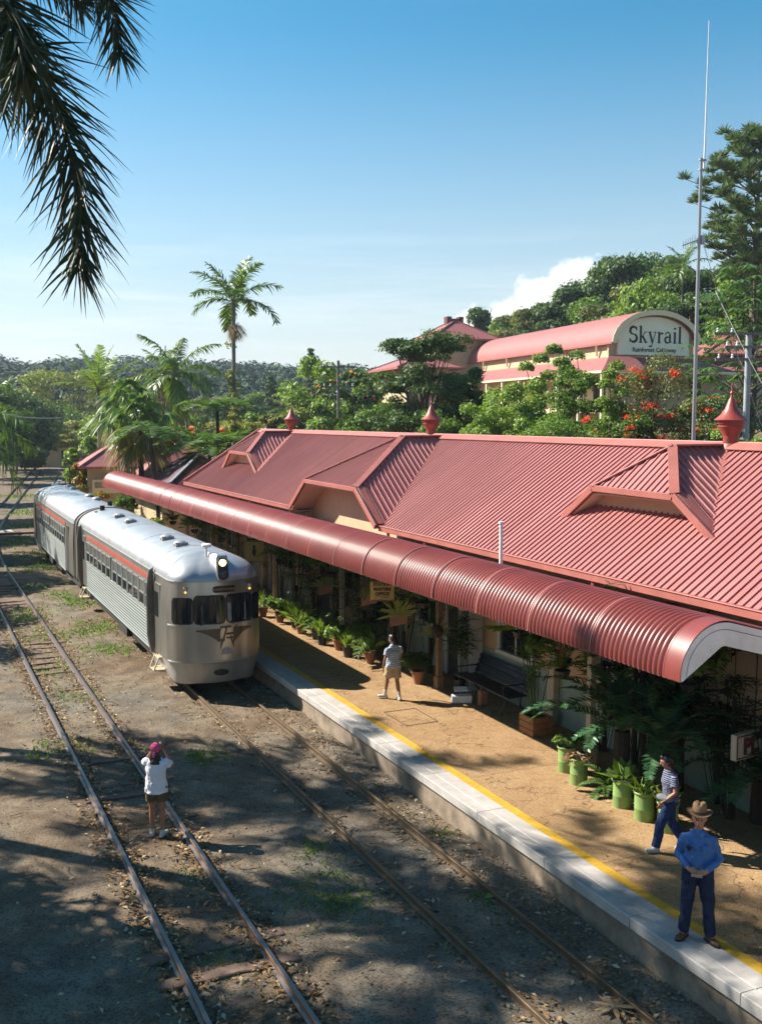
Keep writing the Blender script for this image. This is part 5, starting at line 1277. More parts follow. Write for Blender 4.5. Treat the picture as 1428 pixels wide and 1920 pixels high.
# shrubs below the terminal
tr(940, 698, 52, 150, 'pale green shrub in front of the terminal verandah', G_LIGHT, 'round', .24, 24, 210, name='tall_shrub', cat='shrub', bare=.0)
tr(1010, 655, 50, 110, 'tall sprawling shrub with shoots reaching up past the terminal roof', G_LIGHT, 'column', .24, 24, 170, name='tall_shrub', cat='shrub', bare=.0)
tr(1062, 638, 51, 120, 'tall leafy shrub just left of the red flowering one', G_MID, 'column', .24, 28, 210, name='tall_shrub', cat='shrub', bare=.0)
tr(1120, 690, 49, 130, 'dense glossy shrub below the arched sign', G_MID, 'round', .23, 26, 230, name='tall_shrub', cat='shrub', bare=.0)
tr(1000, 745, 46, 170, 'low green shrub along the ridge of the station', G_LIGHT, 'round', .2, 22, 210, name='tall_shrub', cat='shrub', bare=.0)
tr(1238, 664, 47, 190, 'large bougainvillea with red flower sprays under the sign', G_OLIVE, 'round', .19, 34, 190, name='bougainvillea', cat='shrub', flowers=G_RED, nfl=1500, bare=.0)
tr(1160, 740, 45, 150, 'lower red flowering shrub spilling left along the ridge', G_MID, 'round', .18, 22, 190, name='bougainvillea', cat='shrub', flowers=G_RED, nfl=1200, bare=.0)
tr(1345, 705, 50, 120, 'dark shrub with red flowers behind the near ventilator', G_DARK, 'round', .2, 24, 230, name='bougainvillea', cat='shrub', flowers=G_RED, nfl=160, bare=.0)
tr(890, 760, 55, 90, 'dusty brownish shrub under the terminal deck', G_OLIVE, 'round', .2, 14, 130, name='bush', cat='bush', bare=.0)
tr(905, 720, 48, 130, 'pale shrub mass left of the tall sprawling one', G_LIGHT, 'round', .2, 22, 240, name='tall_shrub', cat='shrub', bare=.0)
tr(985, 690, 47, 130, 'bright shrub between the two tallest shoots', G_LIGHT, 'round', .2, 24, 260, name='tall_shrub', cat='shrub', bare=.0)
tr(1085, 668, 48, 130, 'bright green shrub with dappled leaves under the left of the arch', G_MID, 'round', .2, 26, 270, name='tall_shrub', cat='shrub', bare=.0)
tr(1145, 668, 46, 110, 'light shrub reaching up to the lower edge of the sign', G_LIGHT, 'column', .2, 22, 230, name='tall_shrub', cat='shrub', bare=.0)
tr(1050, 735, 44, 190, 'low leafy hedge along the station ridge in the centre right', G_MID, 'round', .18, 28, 260, name='tall_shrub', cat='shrub', bare=.0)
tr(1290, 735, 45, 150, 'flowering shrub mass behind the antenna foot', G_OLIVE, 'round', .18, 26, 260, name='bougainvillea', cat='shrub', flowers=G_RED, nfl=1100, bare=.0)
tr(1385, 770, 42, 120, 'fresh green shrub behind the near ventilator', G_LIGHT, 'round', .18, 20, 250, name='tall_shrub', cat='shrub', bare=.0)
tr(830, 745, 54, 120, 'shrub at the foot of the flat topped tree', G_MID, 'round', .2, 20, 240, name='bush', cat='bush', bare=.0)
tr(555, 745, 84, 90, 'rounded yellow green shrub left of the far ventilator', G_YEL, 'round', .3, 18, 240, name='bush', cat='bush', bare=.0)
tr(655, 755, 68, 90, 'bright leafy bush right of the far ventilator', G_LIGHT, 'round', .28, 18, 250, name='bush', cat='bush', bare=.0)
for px, py, dp, w, lab in ((25, 730, 128, 120, 'dense dark tree with foliage to the ground at the left edge of the far tracks'), (62, 775, 141, 90, 'dark bushy tree just left of the far shed'), (-15, 715, 108, 150, 'dark tree mass behind the overhanging palm fronds'), (104, 785, 166, 110, 'dark bushy tree behind the far shed'), (45, 835, 133, 80, 'low dark bush at the left verge of the far tracks'), (78, 850, 150, 60, 'low dark bush beside the far shed wall'), (150, 845, 150, 50, 'bush closing the view right of the far shed')):
    tr(px, py, dp, w, lab, G_DARK, 'round', .36, 30, 320, name='bushy_tree', bare=.0)
tr(250, 945, 54.5, 90, 'leafy shrub under the awning end beside the kiosk', G_MID, 'round', .22, 14, 150, name='bush', cat='bush', bare=0.)
tr(292, 968, 52, 70, 'low flowering shrub at the platform under the far awning', G_LIGHT, 'round', .22, 12, 150, name='bush', cat='bush', flowers=G_RED, nfl=80, bare=0.)
tr(760, 700, 60, 120, 'leafy tree hiding the wall left of the flat topped tree', G_MID, 'round', .24, 26, 260, bare=.0)
tr(880, 668, 59, 110, 'dark leafy tree hiding the wall right of the flat topped tree', G_DARK, 'round', .24, 26, 270, bare=.05)
tr(835, 705, 57, 130, 'dark undergrowth tree beneath the flat topped crown', G_DARK, 'round', .24, 26, 260, bare=.0)
tr(960, 735, 49, 110, 'light leafy shrub below the terminal deck', G_LIGHT, 'round', .2, 20, 250, name='tall_shrub', cat='shrub', bare=.0)
tr(1175, 690, 48, 130, 'olive shrub just under the left half of the sign', G_OLIVE, 'round', .2, 24, 260, name='tall_shrub', cat='shrub', flowers=G_RED, nfl=260, bare=.0)
# umbrella tree at the right edge: big drooping fingers of leaves
(x, y, z), H = at_px(1415, 480, 52); T = thing('umbrella_tree', 'umbrella tree with big drooping glossy leaflets at the right edge', 'tree', (x, y, z)); r = np.random.default_rng(9)
mb = MB(); acc = Acc(); mb.tube([(x, y, z-.3), (x+.2, y, z+H*.5), (x, y, z+H*.9)], [.2, .15, .05], 7)
for i in range(190):
    d = sph(1, r)[0]; d[2] *= 1.0; hub = np.array([x, y, z+H*.55])+d*np.array([3.2, 3.2, H*.45])*(.45+.55*r.random()**.5)
    if i % 4 == 0: mb.tube([(x, y, z+max(.3, (hub[2]-z)*.7)), tuple(hub)], [.04, .015], 4)
    m = 9; a = np.arange(m)*2*math.pi/m+r.random(); D = np.stack([np.cos(a), np.sin(a), -.15+0*a], 1); D = unit(D)
    Wd = unit(np.cross(D, [0, 0, 1.])); acc.strips(np.broadcast_to(hub, D.shape)+D*.12, D, .55*(.8+.4*r.random(m)), .17, .30, Wd, (.3, 1., .9, .15))
mb.build('trunk', BARK, T); acc.build('crown', leafmat('umbrella_tree_leaf', (.03, .075, .018), (.085, .16, .035), .25, .2), T)
# pine at upper right, with open tiered needle clumps
(x, y, z), H = at_px(1425, 258, 84); T = thing('pine_tree', 'tall open pine with tiered needle clumps at the right edge', 'tree', (x, y, z)); r = np.random.default_rng(19)
mb = MB(); acc = Acc(); mb.tube([(x, y, z-.3), (x-.2, y, z+H*.5), (x, y, z+H*.98)], [.42, .3, .06], 9)
zb = bg(1400, 540, 84).z-z
for i in range(62):
    t = (i+.5)/62; hz = zb+(H-zb)*t; a = i*2.399; Lb = 5.4*math.sin(math.pi*(.16+.80*t))**.8*(.55+.6*r.random())+.3
    tip = np.array([x+Lb*math.cos(a), y+Lb*math.sin(a), z+hz+Lb*.42]); mb.tube([(x-.1, y, z+hz-.3), tuple((tip+np.array([x, y, z+hz]))/2-np.array([0, 0, .12])), tuple(tip)], [.09, .06, .02], 5)
    for k in range(6):
        u = .4+.6*(k+r.random()*.6)/6; c_ = np.array([x, y, z+hz])*(1-u)+tip*u+r.normal(size=3)*.25
        n = 80; d = sph(n, r); d[:, 2] = np.abs(d[:, 2])*.9; P = np.broadcast_to(c_, (n, 3))+d*.2
        acc.strips(P, unit(d+[0, 0, .2]), .62*(.7+.6*r.random(n)), .09, .05, unit(np.cross(d, sph(n, r))), (1, .9, .1))
mb.build('trunk', BARK, T, smooth=60); acc.build('crown', G_PINE, T)
# trees of the slope behind the terminal: a few kinds, each copy its own thing
PR = [tree_proto(301, 12, 5.2, G_DARK, .38, 36, 480, 'flat', trunk_r=.3, bare=.35), tree_proto(302, 12, 4.6, G_MID, .38, 34, 470, 'round', trunk_r=.28, bare=.2),
      tree_proto(303, 12, 5.0, G_OLIVE, .38, 32, 450, 'flat', trunk_r=.28, bare=.3), tree_proto(304, 12, 3.6, G_DARK, .36, 28, 430, 'column', trunk_r=.25, bare=.15),
      tree_proto(306, 12, 5.2, G_YEL, .38, 34, 430, 'flat', trunk_r=.28, bare=.25), tree_proto(305, 8, 4.2, G_LIGHT, .36, 30, 430, 'round', trunk_r=.2, bare=.1)]
SLOPE = [(902, 588, 150, 3, 'slim dark tree on the skyline right of the square tower'), (945, 610, 145, 1, 'rounded tree low on the slope left of the cumulus cloud'), (985, 598, 142, 2, 'olive tree peeping over the middle of the barrel roof'), (1030, 592, 138, 2, 'broad olive tree where the slope begins to rise'),
         (1078, 572, 136, 0, 'wide dark tree stepping up the slope'), (1112, 535, 132, 0, 'open crowned tree left of the big domed one'), (1150, 520, 130, 1, 'leafy tree above the left shoulder of the arched gable'), (1198, 482, 128, 0, 'big dark domed tree above the arched gable sign'), (1245, 520, 122, 1, 'tree directly under the hill palm'),
         (1300, 530, 118, 2, 'olive tree behind the antenna mast'), (1345, 505, 112, 0, 'dark tree under the pine'), (1180, 560, 118, 2, 'lower olive tree close behind the arched gable'), (1262, 566, 108, 1, 'green tree behind the right curve of the arch'), (1330, 560, 104, 0, 'dark tree behind the pink pavilion'),
         (1400, 520, 100, 1, 'green tree behind the umbrella tree'), (1120, 575, 122, 1, 'green tree close above the barrel roof'), (1440, 470, 110, 3, 'slim dark tree behind the pine trunk'), (1220, 545, 112, 4, 'pale green tree in the gap above the sign')]
for i, (px, py, dp, k, lab) in enumerate(SLOPE):
    (x, y, z), H = at_px(px, py, dp); k = 5 if k == 4 else k; s = H/(12 if k < 5 else 8)
    t = plant(PR[k], 'broadleaf_tree', lab, 'tree', (x, y, z), min(1.25, max(.75, s)), i*1.9, 'trees of the slope behind the terminal', sz=s*1.04)
# filler trees between the station and the far hill
FILL = [(-20, 765, 120), (40, 770, 170), (100, 745, 190), (165, 742, 200), (235, 745, 175), (285, 752, 160), (345, 748, 150), (395, 745, 165), (430, 752, 140), (480, 738, 170), (530, 735, 185), (575, 735, 140), (640, 745, 130), (690, 735, 150), (740, 728, 145), (780, 725, 160), (265, 780, 110), (345, 785, 105), (440, 782, 100), (300, 800, 92), (215, 775, 118), (60, 800, 160), (160, 785, 130), (720, 760, 90), (555, 760, 105), (835, 735, 120), (480, 785, 88), (610, 790, 84), (10, 800, 140), (120, 815, 175), (90, 792, 185)]
for i, (px, py, dp) in enumerate(FILL):
    (x, y, z), H = at_px(px, py, dp); k = (0, 1, 4, 2, 5, 1, 4, 2)[i % 8]; s = H/(12 if k < 5 else 8)
    plant(PR[k], 'broadleaf_tree', 'leafy tree of the wood beyond the station and below the far hill', 'tree', (x, y, z), max(.62, min(1.2, s*1.1)), i*2.3, 'trees of the wood beyond the station', sz=s)
# ------------------------------------------------------------------ the palm over the camera's left shoulder and its neighbours that shade the yard
def near_frond(T, tip_pts, leaf, n, seed, W=.05, plum=.9):
    """frond whose midrib runs through given points"""
    r = np.random.default_rng(seed); P0 = np.array([tuple(p) for p in tip_pts]); m = 40
    t = np.linspace(0, len(P0)-1, m); 
    def cr(t):
        i = min(int(t), len(P0)-2); f = t-i; a = P0[max(i-1, 0)]; b = P0[i]; c_ = P0[i+1]; d = P0[min(i+2, len(P0)-1)]
        return .5*((2*b)+(c_-a)*f+(2*a-5*b+4*c_-d)*f*f+(3*b-a-3*c_+d)*f**3)
    pts = np.array([cr(q) for q in t]); D = unit(np.gradient(pts, axis=0)); acc = Acc(); ts = np.linspace(.02, .99, n); idx = ts*(m-1); i0 = np.minimum(idx.astype(int), m-2); f = (idx-i0)[:, None]
    P = pts[i0]*(1-f)+pts[i0+1]*f; Dd = unit(D[i0]*(1-f)+D[i0+1]*f)
    for rep in range(2):
        ang = r.random((n, 1))*2*math.pi; a1 = unit(np.cross(Dd, np.array([.3, .2, 1.]))); a2 = np.cross(Dd, a1)
        sd = a1*np.cos(ang)+a2*np.sin(ang)*plum
        d = unit(sd*(.62+.4*(rep == 0))+Dd*.62+np.array([0, 0, -.22])+r.normal(size=(n, 3))*.1)
        Ll = leaf*(1-.45*ts**2)*(.65+.55*r.random(n)); wd = unit(np.cross(d, sph(n, r)))
        acc.strips(P, d, Ll, W*(.75+.5*r.random(n)), leaf*.28*(.5+r.random(n)), wd, (.5, 1., .9, .55, .05))
    fr = acc.build('frond', G_PALMD, T); mb = MB(); mb.tube([tuple(p) for p in pts[::3]], [.028*(1-i/14)+.005 for i in range(len(pts[::3]))], 6); mb.build('midrib', G_PALMD, fr)
DP = 11.0
hub = bg(-130, -190, DP); T = thing('palm_tree', 'near palm whose dark plumed fronds hang down across the upper left sky', 'palm tree', (hub.x, hub.y, 0))
mb = MB(); mb.tube([(hub.x-.6, hub.y+.2, -.2), (hub.x-.4, hub.y+.1, 6), tuple(hub)], [.2, .16, .13], 10); mb.build('trunk', BARKP, T, smooth=50)
near_frond(T, [hub, bg(-20, 20, DP-.2), bg(70, 130, DP-.3), bg(125, 250, DP-.4), bg(152, 390, DP-.5), bg(148, 505, DP-.5)], .84, 250, 1, .030, 1.0)
near_frond(T, [hub, bg(60, -130, DP+.3), bg(150, -70, DP+.5), bg(205, 0, DP+.6), bg(225, 100, DP+.7)], .66, 190, 2, .026, 1.0)
near_frond(T, [hub, bg(-40, -60, DP-.6), bg(20, 30, DP-.9), bg(48, 130, DP-1.1)], .95, 150, 3, .030, 1.0)
near_frond(T, [hub, bg(-90, -40, DP), bg(-30, 70, DP), bg(0, 190, DP)], .80, 90, 4, .030, 1.0)
near_frond(T, [hub, bg(-20, -120, DP+.6), bg(80, -50, DP+.8), bg(155, 10, DP+.9)], .60, 120, 6, .026, 1.0)
plant(PR[1], 'broadleaf_tree', 'dense tree left of the yard, out of the picture, darkening its nearest corner', 'tree', (-7.6, 18.8, 0), .95, 1.1, 'trees shading the near yard', sz=.85)
plant(PR[0], 'broadleaf_tree', 'second dense tree left of the yard, out of the picture', 'tree', (-5.2, 14.6, 0), .7, 2.1, 'trees shading the near yard', sz=.75)
SHADE = [((-4.6, 23.2), 13.0, 21), ((-7.6, 21.7), 10.5, 22), ((-5.6, 29.2), 11.6, 23), ((-4.1, 28.4), 12.0, 24), ((-3.5, 22.2), 14.0, 25), ((-10.5, 25.5), 11.5, 26)]
for (x, y), H, sd in SHADE:
    palm('tall palm left of the yard, out of the picture, casting frond shadows', (x, y, land(x, y)), H-.8, 3.0 if sd == 25 else 3.9, 15, .85, G_PALM, (.3, -.2), .16, sd, 0, (75, -45), 1.5, 'palms shading the yard', n=46, plum=.4, W=.08, droop=.5)
EDGE = [((-3.5, 44), 7.5, 1), ((-2.5, 52), 8.5, 0), ((-3.5, 60), 9, 1), ((-1.5, 68), 9, 2), ((.5, 78), 10, 0), ((-4, 37), 6.5, 1), ((3.5, 92), 9, 1)]
for i, ((x, y), H, k) in enumerate(EDGE):
    plant(PR[k], 'broadleaf_tree', 'leafy tree beside the left track, out of the picture, shading the far yard', 'tree', (x, y, land(x, y)), .6, i*1.7, 'trees shading the far tracks', sz=H/12)
# ------------------------------------------------------------------ litter, grass, stones (nobody could count these)
r = np.random.default_rng(77)
MLIT2 = leafmat('dry_leaf_litter', (.10, .055, .025), (.30, .19, .095), .8, .1, (.50, .40, .26), .86)
def flat_cards(n, xf, yf, size, zf, tilt=.35, asp=.45):
    acc = Acc(); y = yf(n); x = xf(n, y); sh = np.array([cv(v) for v in y]); z = zf(x, y)
    C = np.stack([x+sh, y, z], 1); Nn = unit(np.stack([r.normal(size=n)*tilt, r.normal(size=n)*tilt, np.ones(n)], 1)); a = r.random(n)*6.283
    T = unit(np.stack([np.cos(a), np.sin(a), np.zeros(n)], 1)); T = unit(T-Nn*np.sum(T*Nn, 1, keepdims=True)); acc.leaves(C, Nn, T, size*(.5+r.random(n)), asp, .15); return acc
yexp = lambda lo, hi, p=1.6: (lambda n: lo+(hi-lo)*r.random(n)**p)
gzv = lambda x, y: np.array([gz(a, b) for a, b in zip(x, y)])+.018+.02*r.random(len(x))
allacc = Acc()
for c0, n, w in ((2.90, 4200, .17), (4.03, 3600, .17), (6.42, 1300, .15), (7.55, 1600, .16)):
    a = flat_cards(n, lambda n, y: c0+r.choice([-1, 1], n)*(.06+np.abs(r.normal(size=n))*w), yexp(6.5, 40), .085, gzv); allacc.V += a.V; allacc.Q += [q+allacc.n for q in a.Q]; allacc.n += a.n
for n, x0, x1 in ((2600, -1, 8.2), (900, 7.7, 8.25), (900, 2.6, 4.4)):
    a = flat_cards(n, lambda n, y: x0+(x1-x0)*r.random(n), yexp(6.5, 34), .07, gzv); allacc.V += a.V; allacc.Q += [q+allacc.n for q in a.Q]; allacc.n += a.n
allacc.build('leaf_litter', MLIT2, kind='stuff')
a = flat_cards(160, lambda n, y: 8.9+3.2*r.random(n), yexp(8, 26), .06, lambda x, y: np.full(len(x), PZ+.012), .2); a.build('platform_leaf_litter', MLIT2, kind='stuff')
# twigs and fallen fronds
mb = MB()
for i in range(150):
    x, y = r.uniform(0, 8), 7+24*r.random()**1.4; l = r.uniform(.08, .4); a_ = r.random()*6.28; z = gz(x, y)+.02
    mb.tube([(x, y, z), (x+l*.5*math.cos(a_), y+l*.5*math.sin(a_), z+.015), (x+l*math.cos(a_+.3), y+l*math.sin(a_+.3), z)], [.006, .008, .003], 4)
mb.build('twig_litter', BARK, kind='stuff')
# pale stones along the foot of the platform wall
mb = MB(); MST = M('pale_stone', (.34, .31, .27), .9, 0, .4, 9, .4, 30)
for i in range(520):
    y = 7+26*r.random()**1.3; x = 8.32-abs(r.normal())*.22-.02 if i % 3 else r.uniform(0, 8.2); s = r.uniform(.008, .028)*(1.5 if i % 13 == 0 else 1)
    z = gz(x, y); mb.ball((x, y, z+s*.2), (s, s*r.uniform(.6, 1.2), s*.6), 6, 4)
mb.build('stone_litter', MST, kind='stuff', smooth=50)
# grass tufts, in patches as the photograph shows them
G_GRASS = leafmat('yard_grass', (.06, .12, .02), (.15, .25, .05), .6, .4)
acc = Acc()
PAT = [(90, 1060, 1.6, 260), (60, 1100, .8, 100), (150, 1128, .9, 200), (195, 1172, .9, 180), (208, 1218, .8, 220), (160, 1185, .7, 120), (120, 1115, .8, 120), (395, 1418, .45, 90), (372, 1416, .3, 60), (620, 1670, .75, 330), (590, 1590, .3, 70), (640, 1690, .3, 60), (60, 1148, 1., 120), (80, 1190, .9, 140), (100, 1250, .8, 120), (140, 1300, .7, 90), (150, 1392, .4, 60), (80, 1400, .4, 50), (75, 1420, .3, 40), (30, 1015, 1.5, 120), (45, 960, 1.8, 160), (38, 930, 1.6, 140), (85, 1040, 1.3, 160), (120, 893, 1.8, 100), (410, 1790, .3, 60), (350, 1640, .3, 30), (830, 1560, .25, 40), (900, 1684, .2, 30), (40, 1160, .6, 80), (52, 985, 1.2, 90)]
for px, py, rad, n in PAT:
    p = bg(px, py, 1)-CAM; p = CAM+p*(-CAMZ/p.z); n = int(n*1.4)
    xy = np.array([p.x, p.y])+r.normal(size=(n, 2))*rad*np.array([.55, .8]); P = np.stack([xy[:, 0], xy[:, 1], np.array([gz(a, b) for a, b in xy])], 1)
    D = unit(np.stack([r.normal(size=n)*.9, r.normal(size=n)*.9, np.ones(n)], 1)); L_ = (.035+.05*r.random(n))*(1+p.y/45)
    acc.strips(P, D, L_, .012*(1+p.y/14), L_*.35, unit(np.cross(D, sph(n, r))), (1, .8, .1))
acc.build('grass', G_GRASS, kind='stuff')
# ------------------------------------------------------------------ pots and plants along the platform
MPOTG = M('lime_green_drum', (.27, .42, .12), .55, 0, .15, 3, .1, 20); MSOIL = M('potting_soil', (.04, .028, .02), .95, 0, .4, 20)
MTERR = M('terracotta', (.38, .17, .085), .75, 0, .25, 5); MPOTD = M('dark_plastic_pot', (.035, .035, .035), .5, 0, .2, 5); MBOXW = M('orange_brown_timber', (.34, .155, .055), .75, 0, .3, 5)
drum = MB(); drum.lathe([(.20, .005), (.225, .0), (.232, .02), (.228, .2), (.236, .215), (.228, .23), (.232, .42), (.226, .44), (.262, .475), (.268, .50), (.255, .515), (.232, .50), (.22, .44)], n=28)
drum_me = drum.mesh('drum', MPOTG, smooth=40); drum_me.transform(Matrix.Diagonal((.68, .68, .92, 1))); soil_me = MB().lathe([(.001, .455), (.10, .46), (.225, .45)], n=16).mesh('soil', MSOIL)
def pot_foliage(kind, seed, s=1.):
    r = np.random.default_rng(seed); acc = Acc(); mat = G_MID
    if kind == 'strap':
        n = 46; D = unit(np.stack([r.normal(size=n)*.6, r.normal(size=n)*.6, .8+r.random(n)*.6], 1)); acc.strips(r.normal(size=(n, 3))*.05, D, s*(.45+.35*r.random(n)), .045, s*.28, unit(np.cross(D, [0, 0, 1.])+r.normal(size=(n, 3))*.3), (.6, 1, .8, .05)); mat = G_LIGHT
    elif kind == 'broad':
        n = 30; d = sph(n, r); d[:, 2] = np.abs(d[:, 2])+.25; d = unit(d); P = d*s*.1; acc.strips(P+d*s*.2*r.random((n, 1)), d, s*(.3+.25*r.random(n)), .16*s, s*.2, unit(np.cross(d, [0, 0, 1.])+r.normal(size=(n, 3))*.25), (.3, 1, .9, .1))
    elif kind == 'fern':
        for i in range(14): frond(acc, (0, 0, .02), i*.449*1.0+r.random()*.3, R(50+r.normal()*12), s*.62, 1.5, s*.11, 20, .03, .1, .1, r, base=.05)
        mat = G_FERN
    elif kind == 'dry':
        clump_leaves(acc, (0, 0, .05), (.24, .24, .1), 90, .13, .5, r); mat = MLIT2
    elif kind == 'bush':
        for i in range(5): clump_leaves(acc, (r.normal()*.13*s, r.normal()*.13*s, .16*s+.14*s*r.random()), (.2*s, .2*s, .18*s), 90, .10*s+.03, .5, r)
    elif kind == 'cane':
        mbs = []
        for i in range(9):
            a = r.random()*6.28; q = .12*r.random(); h = s*(.9+.9*r.random()); hub = np.array([q*math.cos(a)+.15*h*math.cos(a), q*math.sin(a)+.15*h*math.sin(a), h])
            for lv in (1, .78, .6):
                m = 9; aa = np.arange(m)*.62+r.random()*6; D = unit(np.stack([np.cos(aa), np.sin(aa), -.05+.3*r.random(m)], 1)); P = np.broadcast_to(hub*lv, D.shape)+r.normal(size=D.shape)*.03
                acc.strips(P, D, .34*(.8+.4*r.random(m)), .045, .12, unit(np.cross(D, [0, 0, 1.])+r.normal(size=D.shape)*.2), (.4, 1, .9, .2))
            D = unit(hub[None]); acc.strips(np.array([[q*math.cos(a), q*math.sin(a), 0]]), D, [h], [.022], [0], np.array([[1., 0, 0]]), (1, 1, .8))
        mat = G_DARK
    return acc.mesh('foliage', mat)
def potted(name, label, xy, pot, kind, seed, s=1., group=None, z=None, soilz=.455, cat='potted plant', fm=None):
    t = thing(name, label, cat, (xy[0], xy[1], PZ if z is None else z), group); t.rotation_euler = (0, 0, seed*1.3)
    o = bpy.data.objects.new(pot.name if False else 'pot', pot); COL.objects.link(o); o.parent = t
    so_ = bpy.data.objects.new('soil', soil_me); COL.objects.link(so_); so_.parent = o; q_ = .67 if pot.name.startswith('drum') else (1.0 if soilz > .5 else .62); so_.scale = (q_, q_, 1); so_.location.z = soilz-.455
    if kind:
        me = fm or pot_foliage(kind, seed, s); f = bpy.data.objects.new('foliage', me); COL.objects.link(f); f.parent = t; f.location.z = soilz
    return t
for i, (xy, kind, s, lab) in enumerate((((10.80, 15.2), 'bush', .7, 'lime green drum planter farthest from the cowboy, with dark leafy plant'), ((10.62, 14.57), 'dry', 1, 'lime green drum planter holding dried brown leaves'), ((10.64, 13.38), 'broad', .75, 'lime green drum planter with glossy broad leaves in front of the cycads'),
        ((10.6, 12.77), 'strap', .65, 'lime green drum planter with short strap leaves, next to the striped shirt walker'), ((10.64, 12.25), 'strap', .65, 'lime green drum planter mostly hidden behind the striped shirt walker'))):
    potted('drum_planter', lab, xy, drum_me, kind, 70+i, s*.85, 'lime green drum planters', soilz=.415)
# terracotta and plastic pots between bench and train
tp_me = MB().lathe([(.10, 0), (.165, .27), (.185, .272), (.19, .33), (.168, .335), (.15, .29)], n=20).mesh('pot', MTERR, smooth=40)
pp_me = MB().lathe([(.11, 0), (.15, .26), (.165, .265), (.165, .29), (.14, .29)], n=18).mesh('pot', MPOTD, smooth=40)
row = [(10.95, 24.3, tp_me, 'broad', 1.0, 'terracotta pot of pale leaves, nearest to the walking boy'), (10.7, 25.2, pp_me, 'strap', 1.0, 'black pot of drooping strap leaves second from the boy'), (10.8, 26.1, tp_me, 'bush', 1.1, 'terracotta pot with bushy pink tipped plant in the row by the wall'), (10.62, 26.9, pp_me, 'strap', 1.15, 'black pot of bright strap leaves in the middle of the row'),
       (10.75, 27.7, pp_me, 'fern', 1.1, 'black pot holding a fern in the middle of the row'), (10.6, 28.6, tp_me, 'strap', 1.2, 'terracotta pot of tall strap leaves beyond the fern'), (10.75, 29.5, pp_me, 'broad', 1.2, 'black pot of large broad leaves below the darker sign'), (10.6, 30.5, tp_me, 'bush', 1.2, 'terracotta pot with round bush near the train nose'),
       (10.4, 31.6, tp_me, 'strap', 1.2, 'terracotta pot of yellow green strap leaves just beyond the train nose'), (10.3, 32.8, pp_me, 'strap', 1.3, 'black pot of yellow green strap leaves behind the train nose'), (11.15, 21.9, tp_me, 'cane', .35, 'terracotta pot standing by the brown timber post'), (11.3, 25.6, pp_me, 'bush', 1.3, 'dark pot of bushy foliage against the wall behind the row'), (11.3, 28.1, pp_me, 'fern', 1.3, 'dark pot of fern against the wall behind the row')]
for i, (x, y, pm, kind, s, lab) in enumerate(row): potted('potted_plant', lab, (x, y), pm, kind, 90+i, s, 'pots lined up along the platform', soilz=.27)
# square timber planter with tall cane palm
t = thing('timber_planter', 'square orange brown timber planter with tall dark cane palm beside the bench', 'planter', (11.55, 17.35, PZ)); x, y = 11.55, 17.35
mb = MB()
for k in range(3):
    z0 = PZ+.01+k*.13
    mb.box((x-.24, y-.26, z0), (x-.205, y+.26, z0+.122)); mb.box((x+.205, y-.26, z0), (x+.24, y+.26, z0+.122)); mb.box((x-.204, y-.26, z0), (x+.204, y-.225, z0+.122)); mb.box((x-.204, y+.225, z0), (x+.204, y+.26, z0+.122))
mb.build('box', MBOXW, t, bevel=.006); mb = MB(); mb.box((x-.2, y-.22, PZ+.02), (x+.2, y+.22, PZ+.35)); mb.build('soil', MSOIL, t)
f = link('foliage', pot_foliage('cane', 7, 1.5), t); f.location = (x, y, PZ+.35); f.matrix_parent_inverse = wm(t).inverted()
potted('potted_plant', 'slender dark palm in black pot by the pale open door', (11.75, 20.9), pp_me, 'cane', 131, 1.1, 'pots lined up along the platform', soilz=.27)
# big brown planter, blotched darker and lighter, with ferny foliage beside the cowboy
t = potted('large_planter', 'large round brown planter of ferny foliage beside the cowboy', (12.0, 10.5), MB().lathe([(.42, 0), (.58, .12), (.66, .4), (.6, .66), (.63, .72), (.56, .72), (.5, .62)], n=28).mesh('pot', M('mottled_brown_planter', (.085, .065, .04), .85, 0, .5, 4, .4, 12), smooth=40), 'fern', 141, 1.6, soilz=.62)
# cycads: arching stiff fronds over the drums
def cycad(label, xyz, seed, nf, Ln, leaf, mat, els=(70, 5), trunk=.35, cat='cycad'):
    r = np.random.default_rng(seed); t = thing('cycad', label, cat, xyz); x, y, z = xyz; mb = MB(); mb.tube([(x, y, z-.0), (x, y, z+trunk)], [.16, .13], 9); mb.build('trunk', BARKD, t)
    for i in range(nf):
        acc = Acc(); pts = frond(acc, (x, y, z+trunk), i*2.399+seed, R(els[0]+(els[1]-els[0])*i/nf), Ln*(.85+.3*r.random()), 1.35, leaf, 44, .036, .06, .03, r, fw=.35, base=.15)
        f = acc.build('frond', mat, t); mb = MB(); ribtube(mb, pts, .014, .004); mb.build('midrib', MRACH, f)
    return t
G_CYC = leafmat('cycad_leaflet', (.022, .075, .028), (.055, .14, .06), .28, .2)
cycad('large cycad with glossy arching fronds behind the lime green drums', (11.1, 14.0, PZ), 3, 20, 1.75, .22, G_CYC, els=(80, 26), trunk=1.05)
cycad('second cycad with bright hanging fronds behind the walker', (11.15, 13.0, PZ), 8, 16, 1.6, .2, G_CYC, els=(78, 28), trunk=1.05)
cycad('dark cycad under the awning near the cream sign', (12.2, 11.9, PZ), 12, 14, 1.5, .22, G_CYC, trunk=.7)
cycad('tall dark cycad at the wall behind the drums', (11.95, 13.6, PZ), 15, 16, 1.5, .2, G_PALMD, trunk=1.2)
cycad('low fern like cycad spilling between two drums', (10.8, 13.95, PZ), 21, 12, .55, .11, G_FERN, trunk=.1)
cycad('dark fern clump against the wall behind the cowboy', (12.2, 10.9, PZ), 25, 16, 1.3, .2, G_PALMD, trunk=.9)
